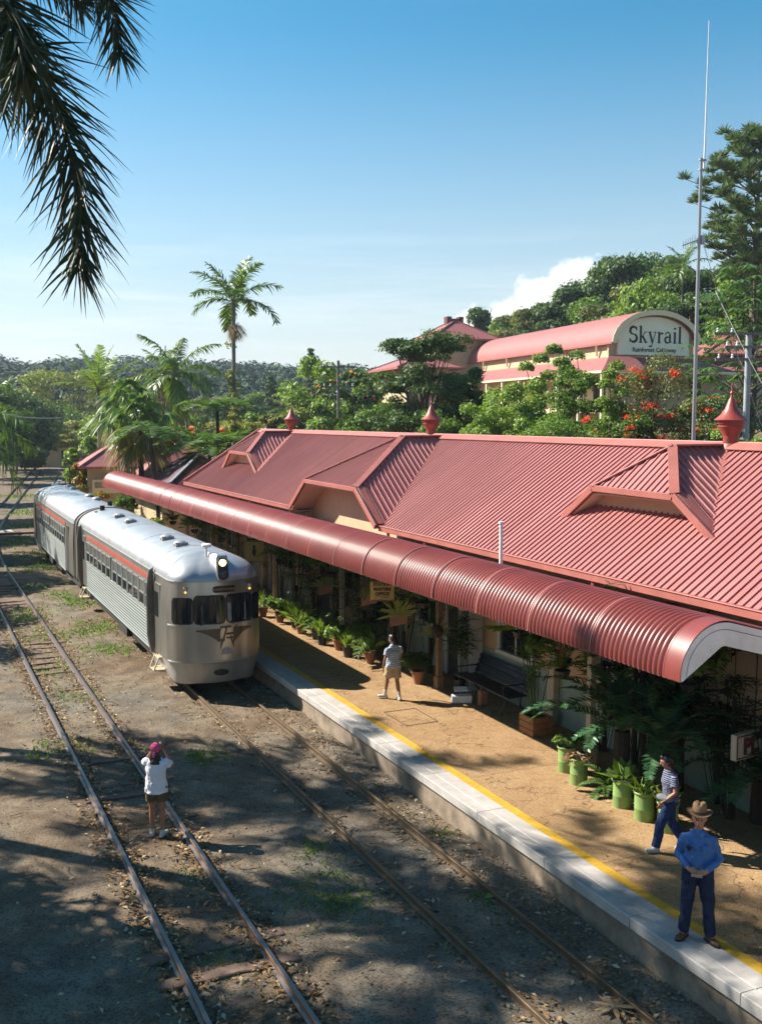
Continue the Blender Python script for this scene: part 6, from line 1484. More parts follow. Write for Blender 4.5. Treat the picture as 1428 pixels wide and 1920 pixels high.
for i, (x, y, h) in enumerate(((12.15, 12.8, 2.2), (12.1, 14.9, 2.3), (12.1, 15.8, 2.0), (12.0, 11.3, 1.9), (11.9, 12.2, 2.5), (12.15, 10.4, 2.4), (11.8, 13.6, 2.4), (12.2, 9.6, 2.4), (11.9, 14.4, 2.6))):
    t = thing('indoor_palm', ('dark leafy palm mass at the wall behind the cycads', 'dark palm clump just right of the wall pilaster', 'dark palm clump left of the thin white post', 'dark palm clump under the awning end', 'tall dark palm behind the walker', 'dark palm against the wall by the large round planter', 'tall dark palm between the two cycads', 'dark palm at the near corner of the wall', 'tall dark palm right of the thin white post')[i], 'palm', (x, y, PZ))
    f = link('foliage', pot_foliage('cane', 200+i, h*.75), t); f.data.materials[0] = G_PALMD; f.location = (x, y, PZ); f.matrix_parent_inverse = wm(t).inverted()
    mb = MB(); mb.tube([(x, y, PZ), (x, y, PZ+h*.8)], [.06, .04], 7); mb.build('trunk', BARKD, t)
# hanging baskets and ferns under the awning
def hang(label, p, kind, s, seed, basket=True, mat=None, zt=None):
    t = thing('hanging_plant', label, 'hanging plant', p, 'plants hung under the awning'); x, y, z = p
    mb = MB(); mb.lathe([(.02, -.16), (.11, -.12), (.16, 0), (.15, .01)], (x, y, z), 14); mb.build('basket', MPOTD, t, smooth=40)
    mb = MB(); 
    for a in (0, 2.1, 4.2): mb.beam((x+.15*math.cos(a), y+.15*math.sin(a), z), (x, y, z+.45), .006, .006)
    mb.beam((x, y, z+.45), (x, y, min(3.75, z+1.2)), .006, .006); mb.build('chain', MDARK, t)
    f = link('foliage', pot_foliage(kind, seed, s), t); f.location = (x, y, z); f.matrix_parent_inverse = wm(t).inverted()
    return t
hl = ['fern basket hanging high above the bench', 'fern basket hanging right of the office sign', 'basket fern hanging in front of the brown post', 'trailing basket hanging above the pot row', 'leafy basket hanging between sign and train', 'hanging basket above the train nose shadow', 'shaggy hanging fern over the cane palm', 'dark hanging fern above the cycads', 'hanging fern near the end of the awning', 'hanging basket beside the darker sign', 'far hanging basket behind the train roof', 'farther hanging basket behind the train roof vents', 'hanging fern beyond the second carriage', 'small basket hanging by the wall pilaster', 'dark trailing basket over the drums', 'broad leaved basket above the boy']
hp = [(11.0, 19.4, 2.85), (11.3, 20.3, 2.9), (11.3, 21.9, 2.5), (10.8, 26.6, 2.6), (10.5, 27.8, 2.7), (10.4, 29.8, 2.6), (11.3, 17.6, 2.6), (10.9, 14.6, 2.9), (11.3, 12.6, 2.7), (10.5, 32.6, 2.6), (10.3, 36, 2.6), (10.2, 39.4, 2.6), (10.2, 43, 2.6), (11.7, 16.6, 2.2), (11.6, 13.5, 2.5), (11.0, 23.4, 2.7)]
for i, (p, l) in enumerate(zip(hp, hl)): hang(l, p, ('fern', 'broad', 'fern', 'bush', 'fern')[i % 5], 1.35 if i % 2 else 1.6, 150+i)
# staghorn fern mounted on a board, and one on the brown post
def staghorn(label, p, s, mat, seed, board=True):
    t = thing('staghorn_fern', label, 'fern', p); r = np.random.default_rng(seed); x, y, z = p; acc = Acc()
    if board: mb = MB(); c = Vector(p); d = Vector((.91, -.42, 0)); n = Vector((-.42, -.91, 0)); mb.prism([c-d*.2-ZV*.38, c+d*.2-ZV*.3, c+d*.22+ZV*.05, c-d*.2+ZV*.05], -n*.04); mb.build('board', MTERR, t)
    else: mb = MB(); mb.ball(p, (.16*s, .16*s, .2*s), 10, 7); mb.build('root_ball', BARKD, t)
    n = 26; a = np.linspace(-1.35, 1.35, n)+r.normal(size=n)*.15; D = unit(np.stack([.91*np.sin(a)+-.3*np.cos(a)*.4, -.42*np.sin(a)-.5*np.cos(a)*.4, np.cos(a)*.9], 1)); acc.strips(np.broadcast_to(np.array(p)+[0, 0, -.1], D.shape), D, s*(.3+.28*r.random(n)), s*.055, .16, unit(np.cross(D, [-.42, -.91, .2])), (.55, .8, .9, .9, .15))
    acc.build('foliage', mat, t); return t
staghorn('yellow staghorn fern on a terracotta coloured board right of the office sign', (10.25, 21.15, 2.5), 1.0, G_YEL, 3)
staghorn('dull staghorn fern on a board left of the office sign', (10.6, 26.6, 2.35), .9, G_OLIVE, 5)
staghorn('pale staghorn fern hanging in the dark above the pot row', (10.6, 23.6, 2.55), .7, G_OLIVE, 6)
hang('big shaggy fern ball hanging by the wall pilaster', (11.6, 16.5, 2.0), 'fern', 1.3, 207)
staghorn('staghorn fern tied to the brown timber post', (11.27, 21.15, 1.95), .9, G_OLIVE, 9, False)
# tall dark foliage standing against the wall along the pot row
r = np.random.default_rng(5)
wl = ['dark foliage against the wall behind the boy', 'dark tall palm against the wall left of the boy', 'dark leafy shrub between the two office doors', 'dark fern palm at the wall behind the pot row', 'tall dark leaves at the wall left of the office sign', 'dark palm at the wall behind the fern pot', 'dark shrub at the wall below the darker sign', 'dark palm at the wall right of the train nose', 'dark foliage at the wall behind the train nose', 'dark palm at the wall beyond the train nose', 'dark shrub behind the train roof near the wall', 'dark palm far along the wall behind the train', 'dark shrub at the far end of the awning', 'dark palm at the far end of the awning']
for i, l in enumerate(wl):
    y = 22.7+i*1.02 if i < 10 else 34+3.2*(i-10); x = 11.9-.25*(i % 2); t = thing('wall_palm', l, 'plant', (x, y, PZ)); h = 1.5+.5*r.random()
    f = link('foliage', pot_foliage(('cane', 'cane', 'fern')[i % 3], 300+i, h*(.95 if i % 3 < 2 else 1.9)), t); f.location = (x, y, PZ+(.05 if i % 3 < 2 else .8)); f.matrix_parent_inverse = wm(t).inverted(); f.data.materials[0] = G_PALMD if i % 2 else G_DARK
    mb = MB(); mb.tube([(x, y, PZ), (x, y, PZ+.9)], [.07, .05], 7); mb.build('trunk', BARKD, t)
# bench against the wall
MBEN = M('dark_blue_bench_paint', (.012, .018, .028), .4, 0, .2, 4)
t = thing('park_bench', 'dark slatted bench against the pale green wall', 'bench', (11.85, 19.65, PZ))
b0, b1 = 18.45, 20.85; mb = MB()
for k in range(5): mb.box((11.56+k*.105, b0, PZ+.43), (11.56+k*.105+.085, b1, PZ+.46))
mb.build('seat', MBEN, t, bevel=.005); mb = MB()
for k in range(4): q = Vector((12.07+.045*k, 0, PZ+.54+k*.11)); mb.beam((q.x, b0, q.z), (q.x, b1, q.z), .022, .09, (.35, 0, 1))
mb.build('backrest', MBEN, t, bevel=.004)
for y in (b0+.2, b1-.2):
    mb = MB(); mb.tube([(11.5, y, PZ), (11.62, y, PZ+.25), (11.58, y, PZ+.43), (12.04, y, PZ+.43), (12.25, y, PZ+.92)], .02, 8); mb.tube([(12.2, y, PZ), (12.0, y, PZ+.2), (12.02, y, PZ+.43)], .02, 8); mb.tube([(11.58, y, PZ+.43), (11.55, y, PZ+.66), (12.1, y, PZ+.66)], .018, 8); mb.build('leg', MBEN, t, smooth=60)
# luggage by the bench
t = thing('luggage_box', 'white lidded box on the platform by the bench end', 'box', (11.35, 19.95, PZ)); x, y = 11.3, 20.0
mb = MB(); mb.prism([(x-.26, y-.02, PZ+.005), (x+.16, y-.2, PZ+.005), (x+.25, y+.0, PZ+.005), (x-.17, y+.18, PZ+.005)], (0, 0, .17)); mb.build('body', MBRD, t, bevel=.015)
mb = MB(); mb.prism([(x-.08, y+.2, PZ+.2), (x+.22, y+.08, PZ+.2), (x+.28, y+.22, PZ+.26), (x-.02, y+.34, PZ+.26)], (0, 0, .03)); mb.build('lid', MBRD, t, bevel=.008)
t = thing('carry_bag', 'orange carry bag leaning beside the white box', 'bag', (11.6, 19.55, PZ)); x, y = 11.6, 19.55
mb = MB(); mb.prism([(x-.12, y-.06, PZ+.004), (x+.12, y-.06, PZ+.004), (x+.1, y-.03, PZ+.36), (x-.1, y-.03, PZ+.36)], (0, .13, 0)); mb.build('body', MTERR, t, bevel=.03)
mb = MB(); mb.tube([(x-.06, y+.03, PZ+.34), (x-.05, y+.03, PZ+.46), (x+.05, y+.03, PZ+.46), (x+.06, y+.03, PZ+.34)], .009, 6); mb.build('handle', MTERR, t)
# boards leaning on the wall: pale door leaves by the timber post
for k, (y, lab) in enumerate(((20.72, 'white narrow panel standing open right of the brown post'), (21.25, 'second white narrow panel beside the brown post'))):
    t = thing('door_leaf', lab, 'door', (12.0, y, PZ)); mb = MB(); mb.box((11.9, y-.02, PZ+.01), (12.26, y+.02, PZ+2.0)); mb.build('panel', MWH2, t, bevel=.006); mb = MB(); mb.box((11.93, y-.028, PZ+1.0), (11.96, y-.022, PZ+1.12)); mb.build('handle', MGALV, t)
# manhole frame lines on the platform
mb = MB(); x0, x1, y0, y1 = 9.35, 10.1, 18.9, 20.0; z = PZ+.003
for a, b in (((x0, y0), (x1, y0)), ((x1, y0), (x1, y1)), ((x1, y1), (x0, y1)), ((x0, y1), (x0, y0))): mb.beam((*a, z), (*b, z), .02, .008)
mb.build('pit_cover_frame', M('dark_joint', (.10, .065, .03), .9), label='thin square pit cover outline set in the platform near the boy', cat='pit cover')
# bits lying in the yard
for i, (px, py, l, lab) in enumerate(((355, 1528, .34, 'short weathered plank lying right of the woman'), (1150, 1888, .0, 'fallen pale husk near the platform wall'), (910, 1684, .0, 'single large pale green leaf between the platform rails'))):
    p = bg(px, py, 1)-CAM; p = CAM+p*(-CAMZ/p.z); z = gz(p.x, p.y)
    if i == 0: mb = MB(); mb.beam((p.x-.2, p.y-.02, z+.03), (p.x+.16, p.y+.05, z+.035), .07, .03); mb.beam((p.x-.2, p.y-.1, z+.02), (p.x+.18, p.y-.06, z+.02), .04, .02); mb.build('plank', BARK, label=lab, cat='plank')
    else:
        acc = Acc(); n = 16 if i == 1 else 3; a = r.random(n)*6.28 if i == 1 else np.array([.2, .5, .35]); D = unit(np.stack([np.cos(a), np.sin(a), .25*r.random(n)], 1)); acc.strips(np.broadcast_to(np.array([p.x, p.y, z+.03]), D.shape), D, .28, .06 if i == 1 else .1, .06, unit(np.cross(D, [0, 0, 1.])), (.4, 1, .9, .1)); acc.build(('fallen_husk', 'fallen_leaf')[i-1], G_DEAD if i == 1 else G_LIGHT, label=lab, cat=('husk', 'leaf')[i-1])
# ------------------------------------------------------------------ people
def fuse(mb, voxel, it=6, fac=.5):
    """one continuous surface out of overlapping tapered limbs"""
    me = mb.mesh('tmp', []); o = bpy.data.objects.new('tmp', me); COL.objects.link(o)
    m = o.modifiers.new('r', 'REMESH'); m.mode = 'VOXEL'; m.voxel_size = voxel
    s = o.modifiers.new('s', 'SMOOTH'); s.iterations = it; s.factor = fac
    bpy.context.view_layer.update(); out = bpy.data.meshes.new_from_object(o.evaluated_get(bpy.context.evaluated_depsgraph_get()))
    bpy.data.objects.remove(o); bpy.data.meshes.remove(me)
    out.polygons.foreach_set('use_smooth', [True]*len(out.polygons)); return out
def folds(me, amp, sc, seed=0):
    from mathutils import noise as mn
    for v in me.vertices:
        n = mn.noise(v.co*sc+Vector((seed, seed*2, 0))); v.co += v.normal*n*amp
    me.update(); return me
def skinmat(name, c): return M(name, c, .55, 0, .12, 14, .05, 90, .35)
def cloth(name, c, stripes=None, var=.18):
    m, nt, b = nodes(name); t = N(nt, 'ShaderNodeTexCoord'); f = noise(nt, 12, 5)
    col = ramp(nt, f, [(.3, tuple(x*(1-var) for x in c)), (.7, tuple(min(1, x*(1+var)) for x in c))])
    if stripes:
        c2, per, duty = stripes; s = N(nt, 'ShaderNodeSeparateXYZ'); L(nt, t.outputs['Object'], s.inputs[0])
        md = N(nt, 'ShaderNodeMath', operation='PINGPONG'); L(nt, s.outputs[2], md.inputs[0]); md.inputs[1].default_value = per/2
        k = ramp(nt, md.outputs[0], [(per/2*duty, (0, 0, 0)), (per/2*duty+.0015, (1, 1, 1))]); col = mix(nt, k, col, (*c2, 1))
    L(nt, col, b.inputs['Base Color']); b.inputs['Roughness'].default_value = .85; b.inputs['Specular IOR Level'].default_value = .2
    mp = N(nt, 'ShaderNodeMapping'); L(nt, t.outputs['Object'], mp.inputs[0]); mp.inputs['Rotation'].default_value = (.5, .7, .3); mp.inputs['Scale'].default_value = (9, 22, 14)
    h = N(nt, 'ShaderNodeMath', operation='MULTIPLY_ADD'); L(nt, noise(nt, 220, 2), h.inputs[0]); h.inputs[1].default_value = .12; L(nt, noise(nt, 1.0, 3, .55, vec=mp.outputs[0]), h.inputs[2])
    bump(nt, b, h.outputs[0], .75, .022); return m
V3 = lambda *a: np.array(a, float)
def hand(mb, w, d, palmn, s=1., curl=.6, thumb=1):
    """palm with four bent fingers of unequal length and a thumb leaving its side; w wrist, d pointing direction, palmn palm normal"""
    w, d, n = np.array(w, float), unit(np.array(d, float)), unit(np.array(palmn, float)); sd = unit(np.cross(d, n))
    mb.tube([tuple(w-d*.015*s), tuple(w+d*.03*s), tuple(w+d*.085*s)], [(.023*s, .019*s), (.036*s, .017*s), (.041*s, .015*s)], 10, tuple(sd))
    for k, (o, l) in enumerate(((-.031, .060), (-.010, .072), (.011, .068), (.031, .052))):
        p = w+d*.08*s+sd*o*s; pts = [tuple(p)]; dd = d
        for j, f in enumerate((.45, .32, .26)):
            a = curl*(.5+.35*j); dd = unit(d*math.cos(a*(j+1)*.62)+n*math.sin(a*(j+1)*.62)); p = p+dd*l*f*s*1.15; pts.append(tuple(p))
        mb.tube(pts, [.0095*s, .009*s, .0085*s, .007*s], 6)
    p = w+d*.02*s+sd*.03*s*thumb; q = p+(sd*thumb*.7+d*.6+n*.25)*.035*s; e = q+(d*.85+n*.45+sd*thumb*.1)*.032*s
    mb.tube([tuple(p), tuple(q), tuple(e)], [.013*s, .0105*s, .008*s], 6)
def head(mb, c, f, up=(0, 0, 1), s=1.):
    """skull, jaw, nose, ears; c centre of the head, f the way it looks"""
    c, f, u = np.array(c, float), unit(np.array(f, float)), np.array(up, float); u = unit(u-f*np.dot(u, f)); r_ = np.cross(f, u)
    P = lambda a, b, d: tuple(c+(r_*a+f*b+u*d)*s)
    mb.tube([P(0, -.004, .118), P(0, -.006, .108), P(0, -.008, .075), P(0, -.006, .035), P(0, .002, 0), P(0, .012, -.045), P(0, .024, -.085), P(0, .032, -.108), P(0, .032, -.116)],
            [(.012, .015), (.042, .054), (.068, .086), (.076, .098), (.074, .094), (.064, .080), (.046, .058), (.026, .032), (.008, .01)], 16, tuple(r_))
    mb.tube([P(0, .088, .02), P(0, .108, -.018), P(0, .112, -.030), P(0, .095, -.036)], [.008, .014, .016, .011], 7)
    mb.tube([P(-.03, .086, .03), P(0, .094, .032), P(.03, .086, .03)], [.009, .011, .009], 6)
    mb.tube([P(-.022, .086, -.062), P(0, .093, -.06), P(.022, .086, -.062)], [.006, .009, .006], 6)
    for a in (-1, 1): mb.tube([P(a*.072, -.008, .022), P(a*.083, -.014, .002), P(a*.076, -.004, -.03)], [(.009, .014), (.009, .018), (.007, .01)], 7, tuple(f))
    return P
def person(label, loc, facing, H, J, skin, group=None):
    """J: joints in metres for a 1.70 m figure, x to the figure's right, y forward"""
    t = thing('person', label, 'person', loc, group); dx, dy = facing; t.rotation_euler = (0, 0, math.atan2(-dx, dy)); k = H/1.70; t.scale = (k, k, k)
    mb = MB(); g = J
    mb.tube([g['pel']+V3(0, 0, -.09), g['pel'], g['pel']+(g['chest']-g['pel'])*.35, g['chest']+V3(0, 0, -.08), g['chest']+V3(0, 0, .02), g['neck']+V3(0, 0, -.05), g['neck'], g['neck']+(g['head']-g['neck'])*.55], [(.12, .09), (.15, .11), (.13, .098), (.145, .11), (.145, .10), (.095, .07), (.054, .056), (.05, .054)], 14, (1, 0, 0))
    for s in 'LR':
        mb.tube([g['hip'+s]+V3(0, 0, .04), g['hip'+s]*.6+g['kn'+s]*.4, g['kn'+s]+V3(0, 0, .06), g['kn'+s], g['kn'+s]*.65+g['an'+s]*.35, g['an'+s]], [(.088, .092), (.078, .082), (.056, .06), (.052, .056), (.052, .058), (.034, .038)], 12, (1, 0, 0))
        mb.tube([g['sh'+s]*.93+g['chest']*.07, g['sh'+s], g['sh'+s]*.5+g['el'+s]*.5, g['el'+s], g['el'+s]*.65+g['wr'+s]*.35, g['wr'+s]], [.044, .044, .042, .036, .038, .025], 10)
        d = g.get('hd'+s); n = g.get('hn'+s); hand(mb, g['wr'+s], d, n, 1.05, g.get('curl', .6), 1 if s == 'R' else -1) if d is not None else None
        mb.tube([g['an'+s]+V3(0, 0, .03), g['an'+s]+V3(0, 0, -.03), g['an'+s]+g['ft'+s]*.5+V3(0, 0, -.045)], [.035, .04, .035], 8)
    P = head(mb, g['head'], g['look'], g.get('hup', (0, 0, 1)))
    b = link('body', fuse(mb, .0095, 3), None); b.data.materials.append(skin); b.parent = t
    em = bpy.data.materials.get('eye') or M('eye', (.02, .015, .012), .25)
    for a in (-.031, .031):
        m2 = MB(); m2.ball(P(a, .083, .008), (.011, .011, .008), 8, 6); e = m2.build('eye', em, smooth=60); e.parent = t
    return t, P
def wear(t, name, mb, mat, voxel=.013, it=5, fold=.006, sc=9, seed=1):
    me = fuse(mb, voxel, it); folds(me, fold, sc, seed); folds(me, fold*.4, sc*2.7, seed+5)
    me.materials.append(mat); o = bpy.data.objects.new(name, me); COL.objects.link(o); o.parent = t; return o
def hard(t, name, mb, mat, smooth=50, parent=None):
    o = mb.build(name, mat, smooth=smooth); o.parent = parent or t; return o
def shoe(t, g, s, mat, sole):
    a, f = g['an'+s], unit(g['ft'+s]); r_ = np.cross(f, [0, 0, 1.]); r_ = unit(r_); u = np.cross(r_, f); mb = MB(); B = a+u*-.055
    mb.tube([tuple(B-f*.075), tuple(B-f*.05), tuple(B), tuple(B+f*.07), tuple(B+f*.13), tuple(B+f*.175), tuple(B+f*.19)], [(.02, .025), (.038, .042), (.042, .045), (.047, .036), (.046, .028), (.03, .02), (.01, .01)], 12, tuple(r_))
    mb.tube([tuple(a+u*.03), tuple(a-u*.03)], [.046, .048], 10)
    o = wear(t, 'shoe', mb, mat, .009, 3, .0)
    m2 = MB(); pr = [(-.085, .03), (-.05, .042), (.03, .043), (.1, .052), (.15, .045), (.19, .02)]; pts = [B+f*x+r_*w for x, w in pr]+[B+f*x-r_*w for x, w in pr[::-1]]
    m2.prism([tuple(p-u*.036) for p in pts], tuple(u*.02)); so_ = m2.build('sole', sole); so_.parent = o
def trousers(t, g, mat, to=1.0, name='trousers', k=1.0, fold=.009, seed=2, w=1.0):
    mb = MB(); mb.tube([g['pel']+V3(0, 0, -.11), g['pel']+V3(0, 0, -.02), g['pel']+V3(0, 0, .12)], [(.15*w, .115*w), (.172*w, .13*w), (.158*w, .118*w)], 14, (1, 0, 0))
    for s in 'LR':
        h, kn, an = g['hip'+s], g['kn'+s], g['an'+s]; L_ = [h+V3(0, 0, .05), h*.6+kn*.4, kn, kn*.5+an*.5, an+V3(0, 0, .0)]; rr = [(.10, .105), (.093*k, .10*k), (.076*k, .082*k), (.070*k, .076*k), (.066*k, .072*k)]
        if to < 1: L_ = [h+V3(0, 0, .05), h*.65+kn*.35, h*(1-to)+kn*to]; rr = [(.105*w, .11*w), (.108*k, .112*k), (.112*k, .118*k)]
        mb.tube([tuple(p) for p in L_], rr, 14, (1, 0, 0))
    return wear(t, name, mb, mat, .012, 4, fold, 11, seed)
def shirt(t, g, mat, sleeve=.5, hem=-.06, w=1.0, fold=.009, seed=3, name='shirt', slv=1.0):
    mb = MB(); p, c = g['pel'], g['chest']
    mb.tube([p+V3(0, 0, hem), p+V3(0, 0, .05), p*.5+c*.5, c+V3(0, 0, -.06), c+V3(0, 0, .04), g['neck']+V3(0, 0, -.055), g['neck']+V3(0, 0, .0)], [((.17 if hem > -.05 else .196)*w, (.13 if hem > -.05 else .155)*w), ((.166 if hem > -.05 else .182)*w, (.128 if hem > -.05 else .142)*w), (.165*w, .126*w), (.178*w, .132*w), (.165, .115), (.115, .085), (.064, .066)], 16, (1, 0, 0))
    for s in 'LR':
        sh, el, wr = g['sh'+s], g['el'+s], g['wr'+s]; pts = [sh*.8+c*.2, sh, sh*.5+el*.5]; rr = [.06, .06*slv, .058*slv]
        if sleeve <= .6: pts[-1] = sh*(1-sleeve*1.15)+el*sleeve*1.15; rr[-1] = .068*slv
        else: pts += [el, el*.55+wr*.45, el*.06+wr*.94]; rr += [.056*slv, .052*slv, .036]
        mb.tube([tuple(q) for q in pts], rr, 12)
    return wear(t, name, mb, mat, .012, 4, fold, 10, seed)
def J0(**kw):
    g = dict(pel=V3(0, 0, .94), chest=V3(0, 0, 1.31), neck=V3(0, .0, 1.455), head=V3(0, .02, 1.575), look=(0, 1, -.05), hipL=V3(-.09, 0, .89), hipR=V3(.09, 0, .89), knL=V3(-.1, .015, .49), knR=V3(.1, .015, .49), anL=V3(-.11, -.02, .09), anR=V3(.11, -.02, .09), ftL=V3(-.03, .1, 0), ftR=V3(.03, .1, 0),
             shL=V3(-.165, -.01, 1.335), shR=V3(.165, -.01, 1.335), elL=V3(-.24, -.03, 1.10), elR=V3(.24, -.03, 1.10), wrL=V3(-.25, .06, .86), wrR=V3(.25, .06, .86), hdL=V3(0, .1, -1), hdR=V3(0, .1, -1), hnL=V3(1, 0, 0), hnR=V3(-1, 0, 0))
    g.update(kw); return g
def hairmass(t, P, pts, mat, name='hair'):
    mb = MB()
    for q, r_ in pts: mb.ball(P(*q), r_, 12, 8)
    return wear(t, name, mb, mat, .011, 3, .004, 30)
SK_T = skinmat('tanned_skin', (.42, .21, .13)); SK_R = skinmat('ruddy_skin', (.50, .24, .16)); SK_B = skinmat('brown_skin', (.36, .18, .10))
HAIRB = M('black_hair', (.012, .010, .009), .5, 0, .3, 40); HAIRG = M('dark_brown_hair', (.035, .02, .014), .5, 0, .3, 40)
WSH = M('white_shoe', (.68, .67, .63), .6, 0, .1, 8); SOLE = M('grey_sole', (.4, .4, .38), .8)
# --- man in the wide hat at the platform edge, facing the camera, hands together
g = J0(pel=V3(0, 0, .95), chest=V3(0, -.01, 1.32), knL=V3(-.135, .03, .49), knR=V3(.125, .03, .49), anL=V3(-.165, .0, .09), anR=V3(.155, -.02, .09), ftL=V3(-.07, .08, 0), ftR=V3(.04, .1, 0),
       shL=V3(-.17, -.01, 1.33), shR=V3(.17, -.01, 1.33), elL=V3(-.255, -.02, 1.09), elR=V3(.25, -.02, 1.09), wrL=V3(-.115, .235, 1.00), wrR=V3(.10, .235, 1.015), hdL=V3(.8, .35, -.12), hdR=V3(-.8, .35, -.2), hnL=V3(.2, -.5, -.9), hnR=V3(-.2, -.5, -.9), look=(-.02, 1, .06), head=V3(0, .035, 1.595), curl=.9)
t, P = person('man in wide brimmed tan hat and blue shirt standing at the platform edge', (8.66, 9.40, PZ+.018), (-.72, -.70), 1.66, g, SK_R)
JEANS = cloth('dark_blue_denim', (.014, .024, .055), var=.3); trousers(t, g, JEANS, k=1.06, fold=.012)
SHB = cloth('bright_blue_shirt', (.06, .15, .36), var=.15); sh = shirt(t, g, SHB, 1.0, .0, 1.07, .018, 4, slv=1.0)
mb = MB()
for s in (-1, 1): mb.prism([(s*.012, .075, 1.405), (s*.075, .055, 1.475), (s*.085, .07, 1.45), (s*.05, .118, 1.375)], (0, .008, 0))
hard(t, 'collar', mb, SHB, None, sh)
for s, mt in ((-1, SHB), (1, SHB)):
    mb = MB(); mb.prism([(s*.055, .150, 1.19), (s*.145, .128, 1.19), (s*.145, .128, 1.29), (s*.055, .150, 1.29)], (0, .008, 0)); hard(t, 'pocket', mb, mt, None, sh)
    mb = MB(); mb.prism([(s*.05, .157, 1.295), (s*.15, .135, 1.295), (s*.148, .139, 1.26), (s*.10, .153, 1.245), (s*.052, .160, 1.26)], (0, .006, 0)); hard(t, 'pocket_flap', mb, mt, None, sh)
mb = MB(); mb.prism([(.06, .166, 1.27), (.13, .150, 1.285), (.145, .148, 1.25), (.10, .162, 1.21)], (0, .012, 0)); hard(t, 'sunglasses', mb, MBLK)
mb = MB(); mb.tube([(0, -.005, 1.0), (0, -.005, 1.035)], [(.172, .132), (.172, .132)], 20, (1, 0, 0)); hard(t, 'belt', mb, M('brown_leather_belt', (.07, .035, .018), .5, 0, .2, 8))
SUEDE = M('brown_suede_boot', (.17, .075, .035), .85, 0, .25, 10)
for s in 'LR': shoe(t, g, s, SUEDE, M('dark_sole', (.03, .022, .018), .8))
FELT = M('tan_felt_hat', (.30, .17, .08), .85, 0, .2, 9, .1, 80)
mb = MB(); n = 28; rows = []
for r_, dz in ((.088, .086), (.10, .078), (.13, .076), (.152, .083), (.157, .087), (.152, .076), (.13, .069), (.098, .071), (.088, .076)):
    rows.append([P(r_*1.02*math.cos(a), -.0+r_*1.12*math.sin(a), dz+.022*(abs(math.cos(a))**3)*(r_/.165)-.022*(max(0, math.sin(a))**2)*(r_/.165)) for a in np.linspace(0, 2*math.pi, n)])
mb.grid(rows)
rows = []
for r_, dz in ((.090, .07), (.092, .095), (.088, .14), (.082, .185), (.068, .208), (.045, .210), (.015, .195), (.002, .19)):
    rows.append([P(r_*math.cos(a)*(1-.16*(max(0, math.sin(a))**2)*(dz > .14)), r_*1.14*math.sin(a), dz-(.018 if (dz > .15 and abs(math.cos(a)) < .35) else 0)) for a in np.linspace(0, 2*math.pi, n)])
mb.grid(rows); ht = hard(t, 'hat', mb, FELT)
mb = MB(); mb.grid([[P(r_*math.cos(a), r_*1.14*math.sin(a), dz) for a in np.linspace(0, 2*math.pi, n)] for r_, dz in ((.0935, .078), (.0945, .105))]); hard(t, 'hat_band', mb, M('brown_hat_band', (.12, .06, .03), .7), 50, ht)
hairmass(t, P, [((-.062, -.03, -.0), .03), ((.062, -.03, .0), .03), ((0, -.075, .0), .045), ((-.04, -.065, -.02), .04), ((.04, -.065, -.02), .04)], M('grey_hair', (.25, .23, .20), .6, 0, .2, 40))
mb = MB(); mb.prism([(-.07, .315, .965), (.06, .33, .97), (.06, .365, 1.01), (-.07, .35, 1.005)], (0, .006, -.008)); hard(t, 'folded_paper', mb, M('buff_paper', (.50, .44, .30), .8), None)
# --- woman photographing the train from between the rails, seen from behind
g = J0(knL=V3(-.085, .0, .49), knR=V3(.085, .015, .49), anL=V3(-.095, .02, .09), anR=V3(.10, -.03, .09), ftL=V3(-.02, .1, 0), ftR=V3(.035, .1, 0), pel=V3(0, -.0, .93), chest=V3(0, -.015, 1.30), neck=V3(0, 0, 1.45), head=V3(0, .03, 1.565),
       shL=V3(-.16, .0, 1.35), shR=V3(.16, .0, 1.35), elL=V3(-.25, .22, 1.26), elR=V3(.27, .14, 1.24), wrL=V3(-.085, .26, 1.50), wrR=V3(.095, .24, 1.50), hdL=V3(.3, .1, .9), hdR=V3(-.25, .1, .9), hnL=V3(.8, .2, -.3), hnR=V3(-.8, .2, -.3), look=(.05, 1, .02), curl=.9)
t, P = person('woman in pink headscarf, white shirt and olive shorts photographing the train', (3.60, 16.70, -.03), (.40, .91), 1.60, g, SK_T)
trousers(t, g, cloth('olive_shorts_cloth', (.095, .078, .045)), .62, 'shorts', 1.02, .012, 5)
shirt(t, g, cloth('white_shirt_cloth', (.72, .72, .76), var=.05), .55, -.13, 1.06, .018, 6, slv=1.12)
for s in 'LR': shoe(t, g, s, WSH, SOLE)
hairmass(t, P, [((0, -.03, .02), .10), ((0, -.085, -.06), .075), ((-.045, -.085, -.13), .062), ((.045, -.085, -.13), .062), ((0, -.10, -.17), .066), ((-.06, -.06, -.18), .05), ((.06, -.06, -.18), .05), ((0, .05, .085), .05), ((0, -.13, -.19), .06), ((-.05, -.12, -.22), .045), ((.05, -.12, -.22), .045)], HAIRG)
mb = MB(); mb.ball(P(0, -.03, .035), (.10, .118, .098), 16, 10); mb.tube([P(0, -.13, -.01), P(.0, -.165, -.05), P(-.015, -.17, -.10)], [.022, .03, .012], 8); mb.tube([P(0, -.13, -.01), P(.03, -.16, -.055)], [.02, .012], 8)
PINK = cloth('pink_scarf_cloth', (.62, .07, .17), ((.70, .22, .32), .035, .78)); wear(t, 'headscarf', mb, PINK, .010, 3, .008, 26)
mb = MB(); mb.prism([P(-.06, .125, -.02), P(.06, .125, -.02), P(.06, .125, .05), P(-.06, .125, .05)], (0, .05, 0)); mb.tube([P(.0, .17, .015), P(.0, .21, .015)], .026, 12); hard(t, 'camera', mb, M('silver_black_camera', (.16, .16, .17), .4, .3), 40)
